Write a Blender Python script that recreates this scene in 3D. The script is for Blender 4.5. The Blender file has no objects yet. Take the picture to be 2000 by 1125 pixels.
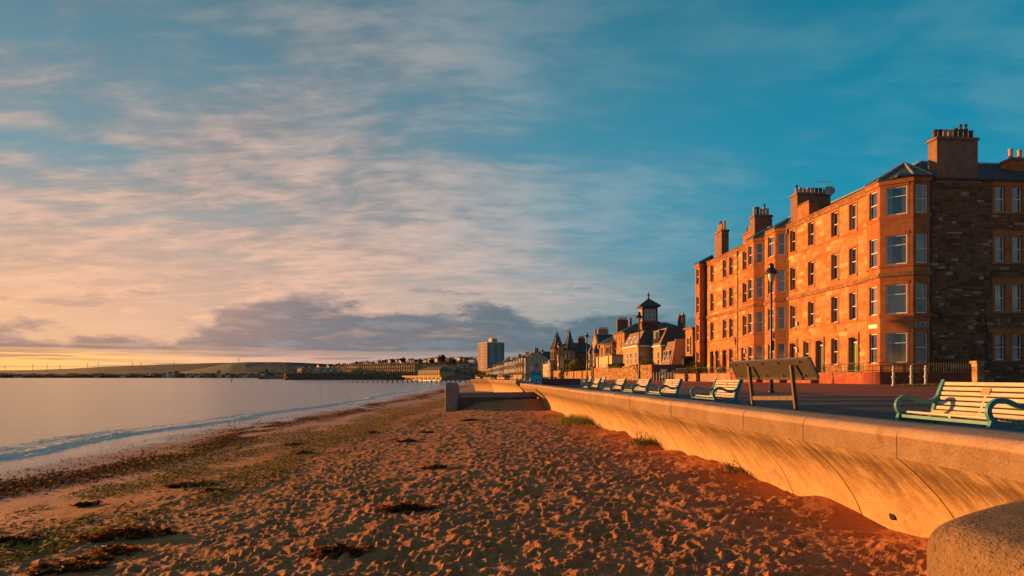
import bpy, math, random
import numpy as np
from mathutils import Vector, Matrix
R = math.radians
random.seed(7); rng = np.random.default_rng(7)
scene = bpy.context.scene
C = scene.collection

# ---------------------------------------------------------------- camera
CAMZ = 2.7                       # sea level is z = 0, the photographer stands on the sand
F = 1333.33                      # focal length in photo pixels (2000 px wide, 24 mm)
cam = bpy.data.cameras.new("camera"); cam.lens = 24.0; cam.sensor_width = 36.0
cam.shift_y = 0.0873; cam.clip_start = 0.05; cam.clip_end = 30000
cam_o = bpy.data.objects.new("camera", cam); C.objects.link(cam_o)
cam_o.location = (0, 0, CAMZ); cam_o.rotation_euler = (R(90), 0, 0)
scene.camera = cam_o

# ---------------------------------------------------------------- light
SUN_AZ = 61.0                    # degrees left of the view axis
SUN_EL = 3.3
EXPOSURE = 1.05
SKY_STRENGTH = 0.1
sx, sy, sz = -math.sin(R(SUN_AZ))*math.cos(R(SUN_EL)), math.cos(R(SUN_AZ))*math.cos(R(SUN_EL)), math.sin(R(SUN_EL))
SUNV = Vector((sx, sy, sz))
sun = bpy.data.lights.new("sun", 'SUN'); sun.energy = 5.0; sun.angle = R(0.6); sun.color = (1.0, 0.43, 0.11)
sun_o = bpy.data.objects.new("sun", sun); C.objects.link(sun_o)
sun_o.rotation_euler = SUNV.to_track_quat('Z', 'Y').to_euler()
scene.view_settings.view_transform = 'Standard'; scene.view_settings.look = 'None'
scene.view_settings.gamma = 1.0; scene.view_settings.use_curve_mapping = False
scene.view_settings.exposure = EXPOSURE
scene.cycles.use_denoising = True
scene.cycles.max_bounces = 6; scene.cycles.diffuse_bounces = 3; scene.cycles.glossy_bounces = 3
scene.cycles.transparent_max_bounces = 8; scene.cycles.caustics_reflective = False; scene.cycles.caustics_refractive = False
scene.cycles.sample_clamp_indirect = 4.0

# ---------------------------------------------------------------- node helper
class NT:
    def __init__(s, tree): s.t = tree; s.n = tree.nodes; s.l = tree.links
    def node(s, typ, **kw):
        n = s.n.new(typ)
        for k, v in kw.items(): setattr(n, k, v)
        return n
    def put(s, sock, v):
        if v is None: return
        if isinstance(v, bpy.types.NodeSocket): s.l.new(v, sock)
        elif isinstance(v, (tuple, list)):
            n = len(sock.default_value)
            v = tuple(v) + ((1.0,) if (n == 4 and len(v) == 3) else ())
            sock.default_value = v
        else: sock.default_value = v
    def m(s, op, a, b=None, c=None, clamp=False):
        n = s.node('ShaderNodeMath', operation=op, use_clamp=clamp)
        for i, v in enumerate((a, b, c)): s.put(n.inputs[i], v) if v is not None else None
        return n.outputs[0]
    def vm(s, op, a, b=None):
        n = s.node('ShaderNodeVectorMath', operation=op)
        s.put(n.inputs[0], a)
        if b is not None: s.put(n.inputs[1], b)
        return n.outputs[1] if op in ('DOT_PRODUCT', 'LENGTH') else n.outputs[0]
    def mr(s, v, a, b, c=0.0, d=1.0, smooth=True):
        n = s.node('ShaderNodeMapRange', interpolation_type='SMOOTHSTEP' if smooth else 'LINEAR')
        for i, x in enumerate((v, a, b, c, d)): s.put(n.inputs[i], x)
        return n.outputs[0]
    def mix(s, f, a, b, mode='MIX'):
        n = s.node('ShaderNodeMix', data_type='RGBA', blend_type=mode)
        s.put(n.inputs[0], f); s.put(n.inputs[6], a); s.put(n.inputs[7], b)
        return n.outputs[2]
    def noise(s, vec, scale, detail=5, rough=.55, dist=0.0, lac=2.0, dim='3D'):
        n = s.node('ShaderNodeTexNoise', noise_dimensions=dim); s.put(n.inputs['Vector'], vec)
        n.inputs['Scale'].default_value = scale; n.inputs['Detail'].default_value = detail
        n.inputs['Roughness'].default_value = rough; n.inputs['Distortion'].default_value = dist
        n.inputs['Lacunarity'].default_value = lac
        return n.outputs[0]
    def xyz(s, x, y, z=0.0):
        n = s.node('ShaderNodeCombineXYZ')
        for i, v in enumerate((x, y, z)): s.put(n.inputs[i], v)
        return n.outputs[0]
    def mapping(s, vec, scale=(1, 1, 1), rot=(0, 0, 0), loc=(0, 0, 0)):
        n = s.node('ShaderNodeMapping'); s.put(n.inputs[0], vec)
        n.inputs['Scale'].default_value = scale; n.inputs['Rotation'].default_value = rot; n.inputs['Location'].default_value = loc
        return n.outputs[0]
def lin(r, g, b):
    f = lambda c: (c/255/12.92) if c/255 <= .04045 else ((c/255+.055)/1.055)**2.4
    return (f(r), f(g), f(b))

# ---------------------------------------------------------------- sky
world = bpy.data.worlds.new("World"); scene.world = world; world.use_nodes = True
def build_sky():
    w = NT(world.node_tree); w.n.clear()
    K = 1.0/(SKY_STRENGTH*2**EXPOSURE)
    def col(r, g, b, f=1.0): return tuple(c*K*f for c in lin(r, g, b))
    tc = w.node('ShaderNodeTexCoord'); d = w.vm('NORMALIZE', tc.outputs['Generated'])
    sp = w.node('ShaderNodeSeparateXYZ'); w.put(sp.inputs[0], d)
    dx, dy, dz = sp.outputs
    up = w.m('MAXIMUM', dz, 0.0)
    el = w.m('MULTIPLY', w.m('ARCSINE', dz), 57.2958)
    az = w.m('MULTIPLY', w.m('ARCTAN2', dx, dy), 57.2958)
    near = w.vm('DOT_PRODUCT', d, tuple(SUNV))            # 1 at the sun, -1 opposite
    warm = w.mr(near, 0.20, 0.93)                         # 0 right of frame .. 1 towards the sun
    sky = w.node('ShaderNodeTexSky', sky_type='NISHITA', sun_disc=False)
    sky.sun_elevation = R(SUN_EL); sky.sun_rotation = R(-SUN_AZ); sky.air_density = 1.0; sky.dust_density = 0.6; sky.ozone_density = 3.0
    # deep teal air away from the sun, paler towards it; Nishita adds the spread of the glow
    clear = w.mix(w.mr(near, -.05, .80), col(0, 142, 176), col(96, 150, 170))
    clear = w.mix(w.mr(el, 8, 40), clear, w.mix(w.mr(near, .0, .75), col(0, 100, 128), col(58, 104, 124)))
    clear = w.mix(w.mr(el, 15, 1), clear, w.mix(w.mr(near, .1, .75), col(74, 124, 144), col(226, 186, 164)))
    clear = w.mix(w.mr(near, -.22, -.75), clear, col(112, 106, 112))      # dusky pink opposite the sun
    clear = w.mix(0.10, clear, w.mix(1.0, sky.outputs[0], (1.0, 2.4, 1.7), 'MULTIPLY'))
    # high cirrus sheet, on a plane overhead
    k = w.m('DIVIDE', 1.0, w.m('ADD', up, 0.16))
    pl = w.xyz(w.m('MULTIPLY', dx, k), w.m('MULTIPLY', dy, k))
    wa = w.noise(pl, 1.3, 3, .5, dim='2D'); wb = w.noise(w.mapping(pl, loc=(5, 3, 0)), 1.3, 3, .5, dim='2D')
    plw = w.vm('ADD', pl, w.xyz(w.m('MULTIPLY', w.m('SUBTRACT', wa, .5), .55), w.m('MULTIPLY', w.m('SUBTRACT', wb, .5), .55)))
    c1 = w.noise(w.mapping(plw, (.85, 1.45, 1), (0, 0, R(-34))), 1.15, 7, .55, 0.0, dim='2D')      # broad veils
    pls = w.vm('ADD', pl, w.xyz(w.m('MULTIPLY', w.m('SUBTRACT', wb, .5), .16), w.m('MULTIPLY', w.m('SUBTRACT', wa, .5), .16)))
    c2 = w.noise(w.mapping(pls, (1.0, 1.7, 1), (0, 0, R(-16)), (3, 7, 0)), 4.6, 6, .60, 0.0, dim='2D')   # mottling
    c4 = w.noise(w.mapping(pls, (.6, 2.4, 1), (0, 0, R(-9)), (13, 4, 0)), 7.5, 5, .62, 0.0, dim='2D')     # fibres
    c3 = w.noise(w.mapping(pl, (1, 1, 1), (0, 0, 0), (9, 2, 0)), .55, 2, .5, dim='2D')
    cov = w.m('ADD', w.m('MULTIPLY', warm, .30), w.mr(el, 30, 5, -.04, .08))
    cs = w.m('ADD', w.m('ADD', w.m('MULTIPLY', c1, .95), w.m('MULTIPLY', c2, .22)), w.m('ADD', w.m('MULTIPLY', c3, .55), w.m('MULTIPLY', c4, .12)))
    dens = w.mr(w.m('ADD', cs, cov), .76, 1.36)
    lit = w.mr(w.m('ADD', w.m('MULTIPLY', c2, .50), w.m('ADD', w.m('MULTIPLY', c1, .55), w.m('MULTIPLY', c4, .30))), .52, .86)
    ccol = w.mix(w.mr(near, .0, .95), col(112, 160, 172), col(216, 182, 166))
    ccol = w.mix(w.mr(near, -.22, -.75), ccol, col(136, 122, 124))
    ccol = w.mix(w.mr(el, 24, 3), ccol, w.mix(w.mr(near, .1, .9), col(172, 180, 186), col(252, 200, 168)))
    ccol = w.mix(w.m('MULTIPLY', w.mr(near, .2, .8), w.mr(el, 16, 34)), ccol, col(142, 150, 154))
    shade = w.mix(1.0, ccol, (.46, .57, .68), 'MULTIPLY')
    ccol = w.mix(lit, shade, ccol)
    out = w.mix(w.m('MULTIPLY', dens, w.mr(warm, 0, .75, .42, .88)), clear, ccol)
    out = w.mix(w.m('MULTIPLY', w.m('MULTIPLY', w.mr(near, .25, .95), w.mr(el, 17, 3)), .48), out, col(246, 186, 156))
    # glow low over the sea towards the sun
    gl = w.m('MULTIPLY', w.mr(near, .70, 1.0), w.mr(el, 11, 0.5))
    out = w.mix(w.m('MULTIPLY', gl, .7), out, col(255, 192, 130, 1.12))
    # stratocumulus bank
    ae = w.xyz(w.m('MULTIPLY', az, .055), w.m('MULTIPLY', el, .16))
    n1 = w.noise(ae, 2.9, 8, .60, .0, dim='2D')
    n2 = w.noise(w.mapping(ae, (1, 1.9, 1), (0, 0, 0), (4, 1, 0)), 3.6, 7, .62, .1, dim='2D')
    n3 = w.noise(w.mapping(ae, (.30, 3.4, 1), (0, 0, R(-1.5)), (1, 8, 0)), 4.0, 6, .6, dim='2D')
    tb = w.mr(az, -27, -20, 3.7, 6.3)                       # height of the top of the bank over the bearing
    tb = w.m('ADD', tb, w.mr(az, -8, 4, 0.0, -.6))
    top = w.m('ADD', tb, w.m('MULTIPLY', w.m('SUBTRACT', n1, .5), 5.4))
    d_top = w.mr(w.m('SUBTRACT', top, el), -.15, 1.0)
    bot = w.m('ADD', w.mr(az, -40, 8, 1.85, 1.6), w.m('MULTIPLY', w.m('SUBTRACT', n3, .5), 2.0))
    d_bot = w.mr(w.m('SUBTRACT', el, bot), -.45, .6)
    bank = w.m('MULTIPLY', d_top, d_bot)
    bank = w.m('MULTIPLY', bank, w.mr(n2, .28, .56, .62, 1.0))
    rgt = w.mr(az, -2, 20)
    bank = w.m('MULTIPLY', bank, w.mr(rgt, 0, 1, .92, .70))
    bcol = w.mix(w.mr(near, .25, .90), col(70, 110, 128), col(128, 126, 132))
    bcol = w.mix(w.mr(near, -.22, -.75), bcol, col(96, 92, 100))
    bcol = w.mix(w.mr(az, -31, -14), w.mix(w.mr(el, 1.5, 4.8), col(150, 130, 126), col(206, 160, 142)), bcol)
    bcol = w.mix(w.mr(n2, .36, .70), w.mix(1.0, bcol, (.62, .68, .74), 'MULTIPLY'), w.mix(1.0, bcol, (1.30, 1.20, 1.16), 'MULTIPLY'))
    bcol = w.mix(w.m('MULTIPLY', w.mr(w.m('SUBTRACT', top, el), 1.3, .2), .40), bcol, w.mix(w.mr(near, .3, .9), col(120, 146, 158), col(214, 176, 158)))
    out = w.mix(bank, out, bcol)
    # loose scraps of cloud above the bank
    sc_ = w.m('MULTIPLY', w.mr(w.m('ADD', n2, w.m('MULTIPLY', n1, .5)), .84, .98), w.m('MULTIPLY', w.mr(el, 9.5, 7), w.mr(el, 3, 5)))
    out = w.mix(w.m('MULTIPLY', sc_, .55), out, w.mix(w.mr(near, .3, .92), col(90, 124, 140), col(196, 156, 142)))
    # light strip under the bank, with bars of cloud
    strip = w.mr(w.m('SUBTRACT', el, bot), .55, -.45)
    scol = w.mix(w.mr(az, 2, -30), col(160, 154, 160), w.mix(w.mr(az, -16, -36), col(252, 190, 154), col(255, 190, 108, 1.22)))
    scol = w.mix(w.mr(az, 15, -3), w.mix(w.mr(near, -.22, -.75), col(90, 122, 136), col(118, 106, 110)), scol)
    bars = w.mr(n3, .45, .60)
    scol = w.mix(w.m('MULTIPLY', bars, .75), scol, w.mix(w.mr(az, 5, -30), col(116, 128, 138), col(178, 136, 118)))
    out = w.mix(strip, out, scol)
    bg = w.node('ShaderNodeBackground'); w.put(bg.inputs[0], out); bg.inputs[1].default_value = SKY_STRENGTH
    o = w.node('ShaderNodeOutputWorld'); w.l.new(bg.outputs[0], o.inputs[0])
build_sky()
world.cycles.sampling_method = 'MANUAL'; world.cycles.sample_map_resolution = 512

# ================================================================ building helpers
def tag(o, label=None, cat=None, group=None, kind=None):
    if label: o['label'] = label
    if cat: o['category'] = cat
    if group: o['group'] = group
    if kind: o['kind'] = kind
    return o
def empty(name, loc=(0, 0, 0), rz=0.0):
    o = bpy.data.objects.new(name, None); C.objects.link(o); o.empty_display_size = .2
    o.location = loc; o.rotation_euler = (0, 0, rz); return o
def link(name, me, parent=None, loc=None, rz=0.0):
    o = bpy.data.objects.new(name, me); C.objects.link(o)
    if parent is not None: o.parent = parent
    if loc is not None: o.location = loc
    o.rotation_euler = (0, 0, rz)
    return o
def copy_tree(o, parent=None):
    c = o.copy(); C.objects.link(c); c.parent = parent
    for ch in [x for x in o.children]: copy_tree(ch, c)
    return c
class MB:
    """collects polygons, builds ONE mesh"""
    def __init__(s): s.v = []; s.f = []; s.t = []; s.mi = []; s.cm = 0; s.ct = 0.0
    def poly(s, pts):
        b = len(s.v); s.v += [tuple(p) for p in pts]; s.f.append(tuple(range(b, b+len(pts)))); s.t.append(s.ct); s.mi.append(s.cm); return s
    def add(s, verts, faces):
        b = len(s.v); s.v += [tuple(p) for p in verts]
        for f in faces: s.f.append(tuple(i+b for i in f)); s.t.append(s.ct); s.mi.append(s.cm)
        return s
    def box(s, x0, y0, z0, x1, y1, z1):
        return s.add([(x0,y0,z0),(x1,y0,z0),(x1,y1,z0),(x0,y1,z0),(x0,y0,z1),(x1,y0,z1),(x1,y1,z1),(x0,y1,z1)],
                     [(0,3,2,1),(4,5,6,7),(0,1,5,4),(1,2,6,5),(2,3,7,6),(3,0,4,7)])
    def prism(s, poly, z0, z1, cap=True, top=None):
        n = len(poly); top = top or poly
        v = [(p[0], p[1], z0) for p in poly]+[(p[0], p[1], z1) for p in top]
        f = [(i, (i+1) % n, n+(i+1) % n, n+i) for i in range(n)]
        if cap: f += [tuple(range(n-1, -1, -1)), tuple(range(n, 2*n))]
        return s.add(v, f)
    def lathe(s, prof, n=12, c=(0, 0), ph=0.0):
        v = []; f = []
        for r, z in prof:
            for i in range(n):
                a = ph+2*math.pi*i/n; v.append((c[0]+r*math.cos(a), c[1]+r*math.sin(a), z))
        for k in range(len(prof)-1):
            for i in range(n):
                j = (i+1) % n; f.append((k*n+i, k*n+j, (k+1)*n+j, (k+1)*n+i))
        f.append(tuple(range(n-1, -1, -1))); f.append(tuple((len(prof)-1)*n+i for i in range(n)))
        return s.add(v, f)
    def tube(s, path, r, n=6):
        path = [Vector(p) for p in path]; v = []; f = []
        for k, p in enumerate(path):
            t = (path[min(k+1, len(path)-1)]-path[max(k-1, 0)]).normalized()
            a = t.cross(Vector((0, 0, 1)))
            if a.length < 1e-3: a = Vector((1, 0, 0))
            a.normalize(); b = t.cross(a)
            rr = r[k] if isinstance(r, (list, tuple)) else r
            for i in range(n):
                q = 2*math.pi*i/n; v.append(p+a*rr*math.cos(q)+b*rr*math.sin(q))
        for k in range(len(path)-1):
            for i in range(n):
                j = (i+1) % n; f.append((k*n+i, k*n+j, (k+1)*n+j, (k+1)*n+i))
        f.append(tuple(range(n-1, -1, -1))); f.append(tuple((len(path)-1)*n+i for i in range(n)))
        return s.add(v, f)
    def mesh(s, name, mats, smooth=False):
        me = bpy.data.meshes.new(name); me.from_pydata(s.v, [], s.f)
        if not isinstance(mats, (list, tuple)): mats = [mats]
        for m in mats: me.materials.append(m)
        me.polygons.foreach_set('material_index', s.mi)
        if any(s.t):
            a = me.attributes.new('tone', 'FLOAT', 'FACE'); a.data.foreach_set('value', s.t)
        if smooth: me.polygons.foreach_set('use_smooth', [True]*len(s.f))
        me.update(); return me
    def build(s, name, mats, parent=None, loc=None, rz=0.0, smooth=False):
        return link(name, s.mesh(name, mats, smooth), parent, loc, rz)
def grid_mesh(name, X, Y, Z, mat, attrs=None, smooth=True):
    nr, nc = X.shape
    me = bpy.data.meshes.new(name)
    co = np.stack([X, Y, Z], -1).reshape(-1, 3).astype(np.float32)
    i = np.arange(nr*nc).reshape(nr, nc)
    q = np.stack([i[:-1, :-1], i[:-1, 1:], i[1:, 1:], i[1:, :-1]], -1).reshape(-1, 4).astype(np.int32)
    me.vertices.add(len(co)); me.vertices.foreach_set('co', co.ravel())
    me.loops.add(q.size); me.loops.foreach_set('vertex_index', q.ravel())
    me.polygons.add(len(q)); me.polygons.foreach_set('loop_start', np.arange(0, q.size, 4, dtype=np.int32))
    me.polygons.foreach_set('loop_total', np.full(len(q), 4, dtype=np.int32))
    me.update(calc_edges=True)
    if smooth: me.polygons.foreach_set('use_smooth', np.ones(len(q), dtype=bool))
    for k, a in (attrs or {}).items():
        at = me.attributes.new(k, 'FLOAT', 'POINT'); at.data.foreach_set('value', a.ravel().astype(np.float32))
    me.materials.append(mat); me.validate(); return me
def tri_soup(name, co, faces, mat, tone=None):
    """many small faces in one mesh; faces is an (n,k) array"""
    me = bpy.data.meshes.new(name); k = faces.shape[1]
    me.vertices.add(len(co)); me.vertices.foreach_set('co', co.astype(np.float32).ravel())
    me.loops.add(faces.size); me.loops.foreach_set('vertex_index', faces.astype(np.int32).ravel())
    me.polygons.add(len(faces)); me.polygons.foreach_set('loop_start', np.arange(0, faces.size, k, dtype=np.int32))
    me.polygons.foreach_set('loop_total', np.full(len(faces), k, dtype=np.int32))
    me.update(calc_edges=True)
    if tone is not None:
        a = me.attributes.new('tone', 'FLOAT', 'FACE'); a.data.foreach_set('value', tone.astype(np.float32))
    me.materials.append(mat); me.validate(); return me
ORD = ['first', 'second', 'third', 'fourth', 'fifth', 'sixth', 'seventh', 'eighth', 'ninth', 'tenth', 'eleventh', 'twelfth', 'thirteenth',
       'fourteenth', 'fifteenth', 'sixteenth', 'seventeenth', 'eighteenth', 'nineteenth', 'twentieth', 'twenty-first', 'twenty-second', 'twenty-third', 'twenty-fourth',
       'twenty-fifth', 'twenty-sixth', 'twenty-seventh', 'twenty-eighth', 'twenty-ninth', 'thirtieth']

# value noise (numpy)
def vnoise(x, y, seed=0):
    xi = np.floor(x).astype(np.int64); yi = np.floor(y).astype(np.int64); fx = x-xi; fy = y-yi
    def h(a, b):
        n = (a*374761393+b*668265263+seed*974711) & 0xffffffff
        n = ((n ^ (n >> 13))*1274126177) & 0xffffffff
        return ((n ^ (n >> 16)) & 0xffff)/65535.0
    u = fx*fx*fx*(fx*(fx*6-15)+10); v = fy*fy*fy*(fy*(fy*6-15)+10)
    return (h(xi, yi)*(1-u)+h(xi+1, yi)*u)*(1-v)+(h(xi, yi+1)*(1-u)+h(xi+1, yi+1)*u)*v
def fbm(x, y, seed=0, oct=4, g=.5):
    s = 0; a = 1; t = 0
    for k in range(oct):
        s = s+a*vnoise(x*2**k+k*17.3, y*2**k-k*9.1, seed+k); t += a; a *= g
    return s/t

# ================================================================ materials
MAT = {}
def pmat(name, c1, c2=None, scale=4.0, rough=.85, bump=0.0, bscale=30.0, space='Object', stretch=(1, 1, 1), tone=None, tone2=None, spec=.3, metal=0.0,
         dirt=None, dscale=.7, damt=.5, detail=5, lo=.38, hi=.62, bdist=.01, rnd=0.0, trans=0.0):
    m = bpy.data.materials.new(name); m.use_nodes = True; w = NT(m.node_tree)
    b = w.n['Principled BSDF']
    if space == 'Object': vec = w.node('ShaderNodeTexCoord').outputs['Object']
    else: vec = w.node('ShaderNodeNewGeometry').outputs['Position']
    if rnd:
        oi = w.node('ShaderNodeObjectInfo')
        vec = w.vm('ADD', vec, w.vm('MULTIPLY', w.xyz(oi.outputs['Random'], oi.outputs['Random'], oi.outputs['Random']), (rnd*37, rnd*91, rnd*53)))
    v = w.mapping(vec, stretch) if stretch != (1, 1, 1) else vec
    out = c1
    if c2 is not None: out = w.mix(w.mr(w.noise(v, scale, detail, .6), lo, hi), c1, c2)
    if tone is not None:
        at = w.node('ShaderNodeAttribute', attribute_name='tone')
        out = w.mix(w.mr(at.outputs['Fac'], 0, 1, smooth=False), out, tone)
        if tone2 is not None: out = w.mix(w.mr(at.outputs['Fac'], 1, 2, smooth=False), out, tone2)
        out = w.mix(w.mr(w.noise(v, scale, detail, .6), .3, .7, .0, .45), out, w.mix(1.0, out, (.62, .58, .55), 'MULTIPLY'))
    if dirt is not None: out = w.mix(w.m('MULTIPLY', w.mr(w.noise(vec, dscale, 6, .65), .48, .72), damt), out, dirt)
    w.put(b.inputs['Base Color'], out)
    b.inputs['Roughness'].default_value = rough; b.inputs['Metallic'].default_value = metal
    b.inputs['Specular IOR Level'].default_value = spec
    if bump:
        bn = w.node('ShaderNodeBump'); bn.inputs['Strength'].default_value = bump; bn.inputs['Distance'].default_value = bdist
        w.put(bn.inputs['Height'], w.noise(v, bscale, 4, .65)); w.put(b.inputs['Normal'], bn.outputs[0])
    if trans:
        t = w.node('ShaderNodeBsdfTranslucent'); w.put(t.inputs[0], out)
        mx = w.node('ShaderNodeMixShader'); mx.inputs[0].default_value = trans
        w.l.new(b.outputs[0], mx.inputs[1]); w.l.new(t.outputs[0], mx.inputs[2]); w.l.new(mx.outputs[0], w.n['Material Output'].inputs[0])
    MAT[name] = m; return m
SANDSTONE = pmat('orange_sandstone', (.50, .255, .105), (.44, .205, .08), 2.2, .9, .35, 26, 'Position', tone=(.35, .145, .055), tone2=(.64, .40, .18), dirt=(.20, .10, .05), damt=.35, spec=.2)
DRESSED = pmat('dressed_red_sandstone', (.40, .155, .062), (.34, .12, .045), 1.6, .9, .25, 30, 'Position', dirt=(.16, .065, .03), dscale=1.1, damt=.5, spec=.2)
COURSE = pmat('weathered_string_course', (.33, .15, .07), (.20, .09, .045), 3, .92, .4, 22, 'Position', dirt=(.10, .055, .03), damt=.7)
MORTAR = pmat('mortar_backing', (.42, .21, .095), (.34, .16, .07), 5, .95, .2, 40, 'Position')
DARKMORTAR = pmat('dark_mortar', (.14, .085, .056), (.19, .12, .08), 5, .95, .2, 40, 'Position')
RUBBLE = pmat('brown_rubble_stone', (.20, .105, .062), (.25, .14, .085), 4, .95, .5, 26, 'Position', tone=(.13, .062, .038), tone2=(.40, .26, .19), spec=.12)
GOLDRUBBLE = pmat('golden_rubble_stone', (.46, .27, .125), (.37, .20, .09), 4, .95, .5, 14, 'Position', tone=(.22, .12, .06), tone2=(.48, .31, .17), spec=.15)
SLATE = pmat('roof_slate', (.045, .05, .055), (.075, .075, .075), 3, .55, .5, 12, 'Position', stretch=(1, 1, 3), dirt=(.10, .09, .05), damt=.4, spec=.4)
LEAD = pmat('lead_flashing', (.30, .31, .33), (.22, .23, .25), 5, .45, .1, 20, spec=.5)
WHITE = pmat('white_window_paint', (.84, .82, .78), (.76, .73, .68), 6, .5, 0, 30, 'Position')
CURTAIN = pmat('net_curtain', (.55, .53, .50), (.36, .35, .34), 5, .95, 0, 30, 'Position', stretch=(6, 6, .05))
DARKROOM = pmat('dark_room', (.018, .015, .013), (.035, .028, .022), 1.2, .9)
WARMCURTAIN = pmat('amber_curtain', (.42, .22, .10), (.25, .12, .05), 5, .95, 0, 30, 'Position', stretch=(6, 6, .05))
HARL = pmat('pink_cement_render', (.25, .135, .095), (.20, .105, .075), 2, .95, .25, 60, 'Position', dirt=(.14, .08, .06), damt=.5)
CREAMHARL = pmat('cream_harling', (.62, .44, .24), (.54, .37, .20), 2, .95, .2, 40, 'Position', dirt=(.30, .2, .12), damt=.3)
BEIGEHARL = pmat('beige_harling', (.44, .27, .15), (.38, .23, .13), 2, .95, .2, 40, 'Position', dirt=(.22, .14, .09), damt=.35)
POT = pmat('buff_clay_pot', (.52, .31, .14), (.44, .23, .10), 8, .85, .1, 30, dirt=(.13, .09, .06), dscale=3, damt=.4, rnd=1)
DARKPOT = pmat('dark_clay_pot', (.10, .075, .06), (.06, .05, .045), 8, .85)
REDWALL = pmat('red_painted_render', (.34, .085, .045), (.27, .06, .035), 2, .9, .3, 24, 'Position', dirt=(.42, .20, .10), dscale=1.4, damt=.55)
GREYWALL = pmat('orange_grey_concrete', (.36, .22, .13), (.28, .16, .09), 2, .92, .3, 40, 'Position', dirt=(.12, .07, .05), damt=.4)
IRON = pmat('black_iron', (.022, .020, .020), None, rough=.5, spec=.5)
LAMPPOST = pmat('dark_lamp_post_paint', (.045, .034, .030), (.03, .022, .02), 6, .42, .05, 30, spec=.5)
TEAL = pmat('teal_bench_paint', (.055, .245, .255), (.045, .20, .215), 7, .42, .08, 60, spec=.45, dirt=(.10, .16, .15), dscale=9, damt=.35)
SLATMAT = pmat('cream_slat_paint', (.60, .50, .36), (.50, .41, .29), 9, .5, .1, 40, stretch=(6, .6, 6), dirt=(.36, .26, .15), dscale=5, damt=.35, rnd=1)
PLAQUE = pmat('copper_plaque', (.52, .25, .15), (.42, .20, .12), 20, .4, spec=.5)
BOARDMAT = pmat('brown_board_back', (.040, .027, .017), (.030, .020, .012), 3, .7, .15, 25, stretch=(1, .3, 1))
POSTMAT = pmat('weathered_post_timber', (.17, .11, .07), (.12, .075, .048), 6, .8, .3, 30, stretch=(3, 3, .3))
STEELTRIM = pmat('grey_metal_trim', (.20, .185, .175), (.15, .14, .13), 9, .45, metal=.5, spec=.5)
BOLLARDMAT = pmat('cream_bollard_paint', (.50, .45, .33), (.40, .36, .27), 9, .55, .1, 30, dirt=(.20, .15, .10), dscale=4, damt=.4)
TIMBER = pmat('fence_timber', (.42, .235, .10), (.32, .165, .065), 5, .85, .3, 20, stretch=(4, 4, .4), tone=(.26, .13, .05), rnd=1)
WETTIMBER = pmat('wet_groyne_timber', (.055, .04, .03), (.035, .026, .02), 4, .7)
BARK = pmat('bark', (.06, .042, .03), (.035, .025, .02), 4, .95)
def leafmat(name, c1, c2, trans=.3):
    m = bpy.data.materials.new(name); m.use_nodes = True; w = NT(m.node_tree); b = w.n['Principled BSDF']
    at = w.node('ShaderNodeAttribute', attribute_name='tone')
    cc = w.mix(at.outputs['Fac'], c1, c2)
    w.put(b.inputs['Base Color'], cc); b.inputs['Roughness'].default_value = .7; b.inputs['Specular IOR Level'].default_value = .25
    t = w.node('ShaderNodeBsdfTranslucent'); w.put(t.inputs[0], cc)
    mx = w.node('ShaderNodeMixShader'); mx.inputs[0].default_value = trans
    w.l.new(b.outputs[0], mx.inputs[1]); w.l.new(t.outputs[0], mx.inputs[2]); w.l.new(mx.outputs[0], w.n['Material Output'].inputs[0])
    return m
LEAF_DARK = leafmat('dark_tree_leaves', (.030, .032, .010), (.085, .075, .022))
LEAF_YEL = leafmat('yellow_green_leaves', (.10, .10, .015), (.24, .20, .03))
LEAF_MID = leafmat('shrub_leaves', (.035, .05, .014), (.13, .12, .03))
GRASSMAT = leafmat('grass_blades', (.09, .10, .02), (.26, .24, .06))
KELP = leafmat('brown_kelp', (.045, .018, .006), (.42, .15, .025), .5)
WEED = leafmat('green_weed', (.075, .058, .010), (.52, .38, .035), .4)
def glassmat():
    m = bpy.data.materials.new('window_glass'); m.use_nodes = True; w = NT(m.node_tree); w.n.remove(w.n['Principled BSDF'])
    tr = w.node('ShaderNodeBsdfTransparent'); tr.inputs[0].default_value = (.72, .74, .75, 1)
    g = w.node('ShaderNodeBsdfGlossy'); g.inputs['Roughness'].default_value = .015; g.inputs['Color'].default_value = (.9, .92, .95, 1)
    lw = w.node('ShaderNodeLayerWeight'); lw.inputs[0].default_value = .45
    geo = w.node('ShaderNodeNewGeometry')
    bn = w.node('ShaderNodeBump'); bn.inputs['Strength'].default_value = .12; bn.inputs['Distance'].default_value = .02
    w.put(bn.inputs['Height'], w.noise(geo.outputs['Position'], 1.3, 2)); w.put(g.inputs['Normal'], bn.outputs[0])
    mx = w.node('ShaderNodeMixShader'); w.put(mx.inputs[0], w.mr(lw.outputs['Facing'], 0.0, 1.0, .10, .70, smooth=False))
    w.l.new(tr.outputs[0], mx.inputs[1]); w.l.new(g.outputs[0], mx.inputs[2]); w.l.new(mx.outputs[0], w.n['Material Output'].inputs[0])
    return m
GLASS = glassmat()
def farglass():
    m = bpy.data.materials.new('far_window_glass'); m.use_nodes = True; w = NT(m.node_tree); b = w.n['Principled BSDF']
    b.inputs['Base Color'].default_value = (.05, .05, .05, 1); b.inputs['Roughness'].default_value = .06; b.inputs['Specular IOR Level'].default_value = 1.0
    b.inputs['Coat Weight'].default_value = .6; b.inputs['Coat Roughness'].default_value = .03
    return m
FARGLASS = farglass()
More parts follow.
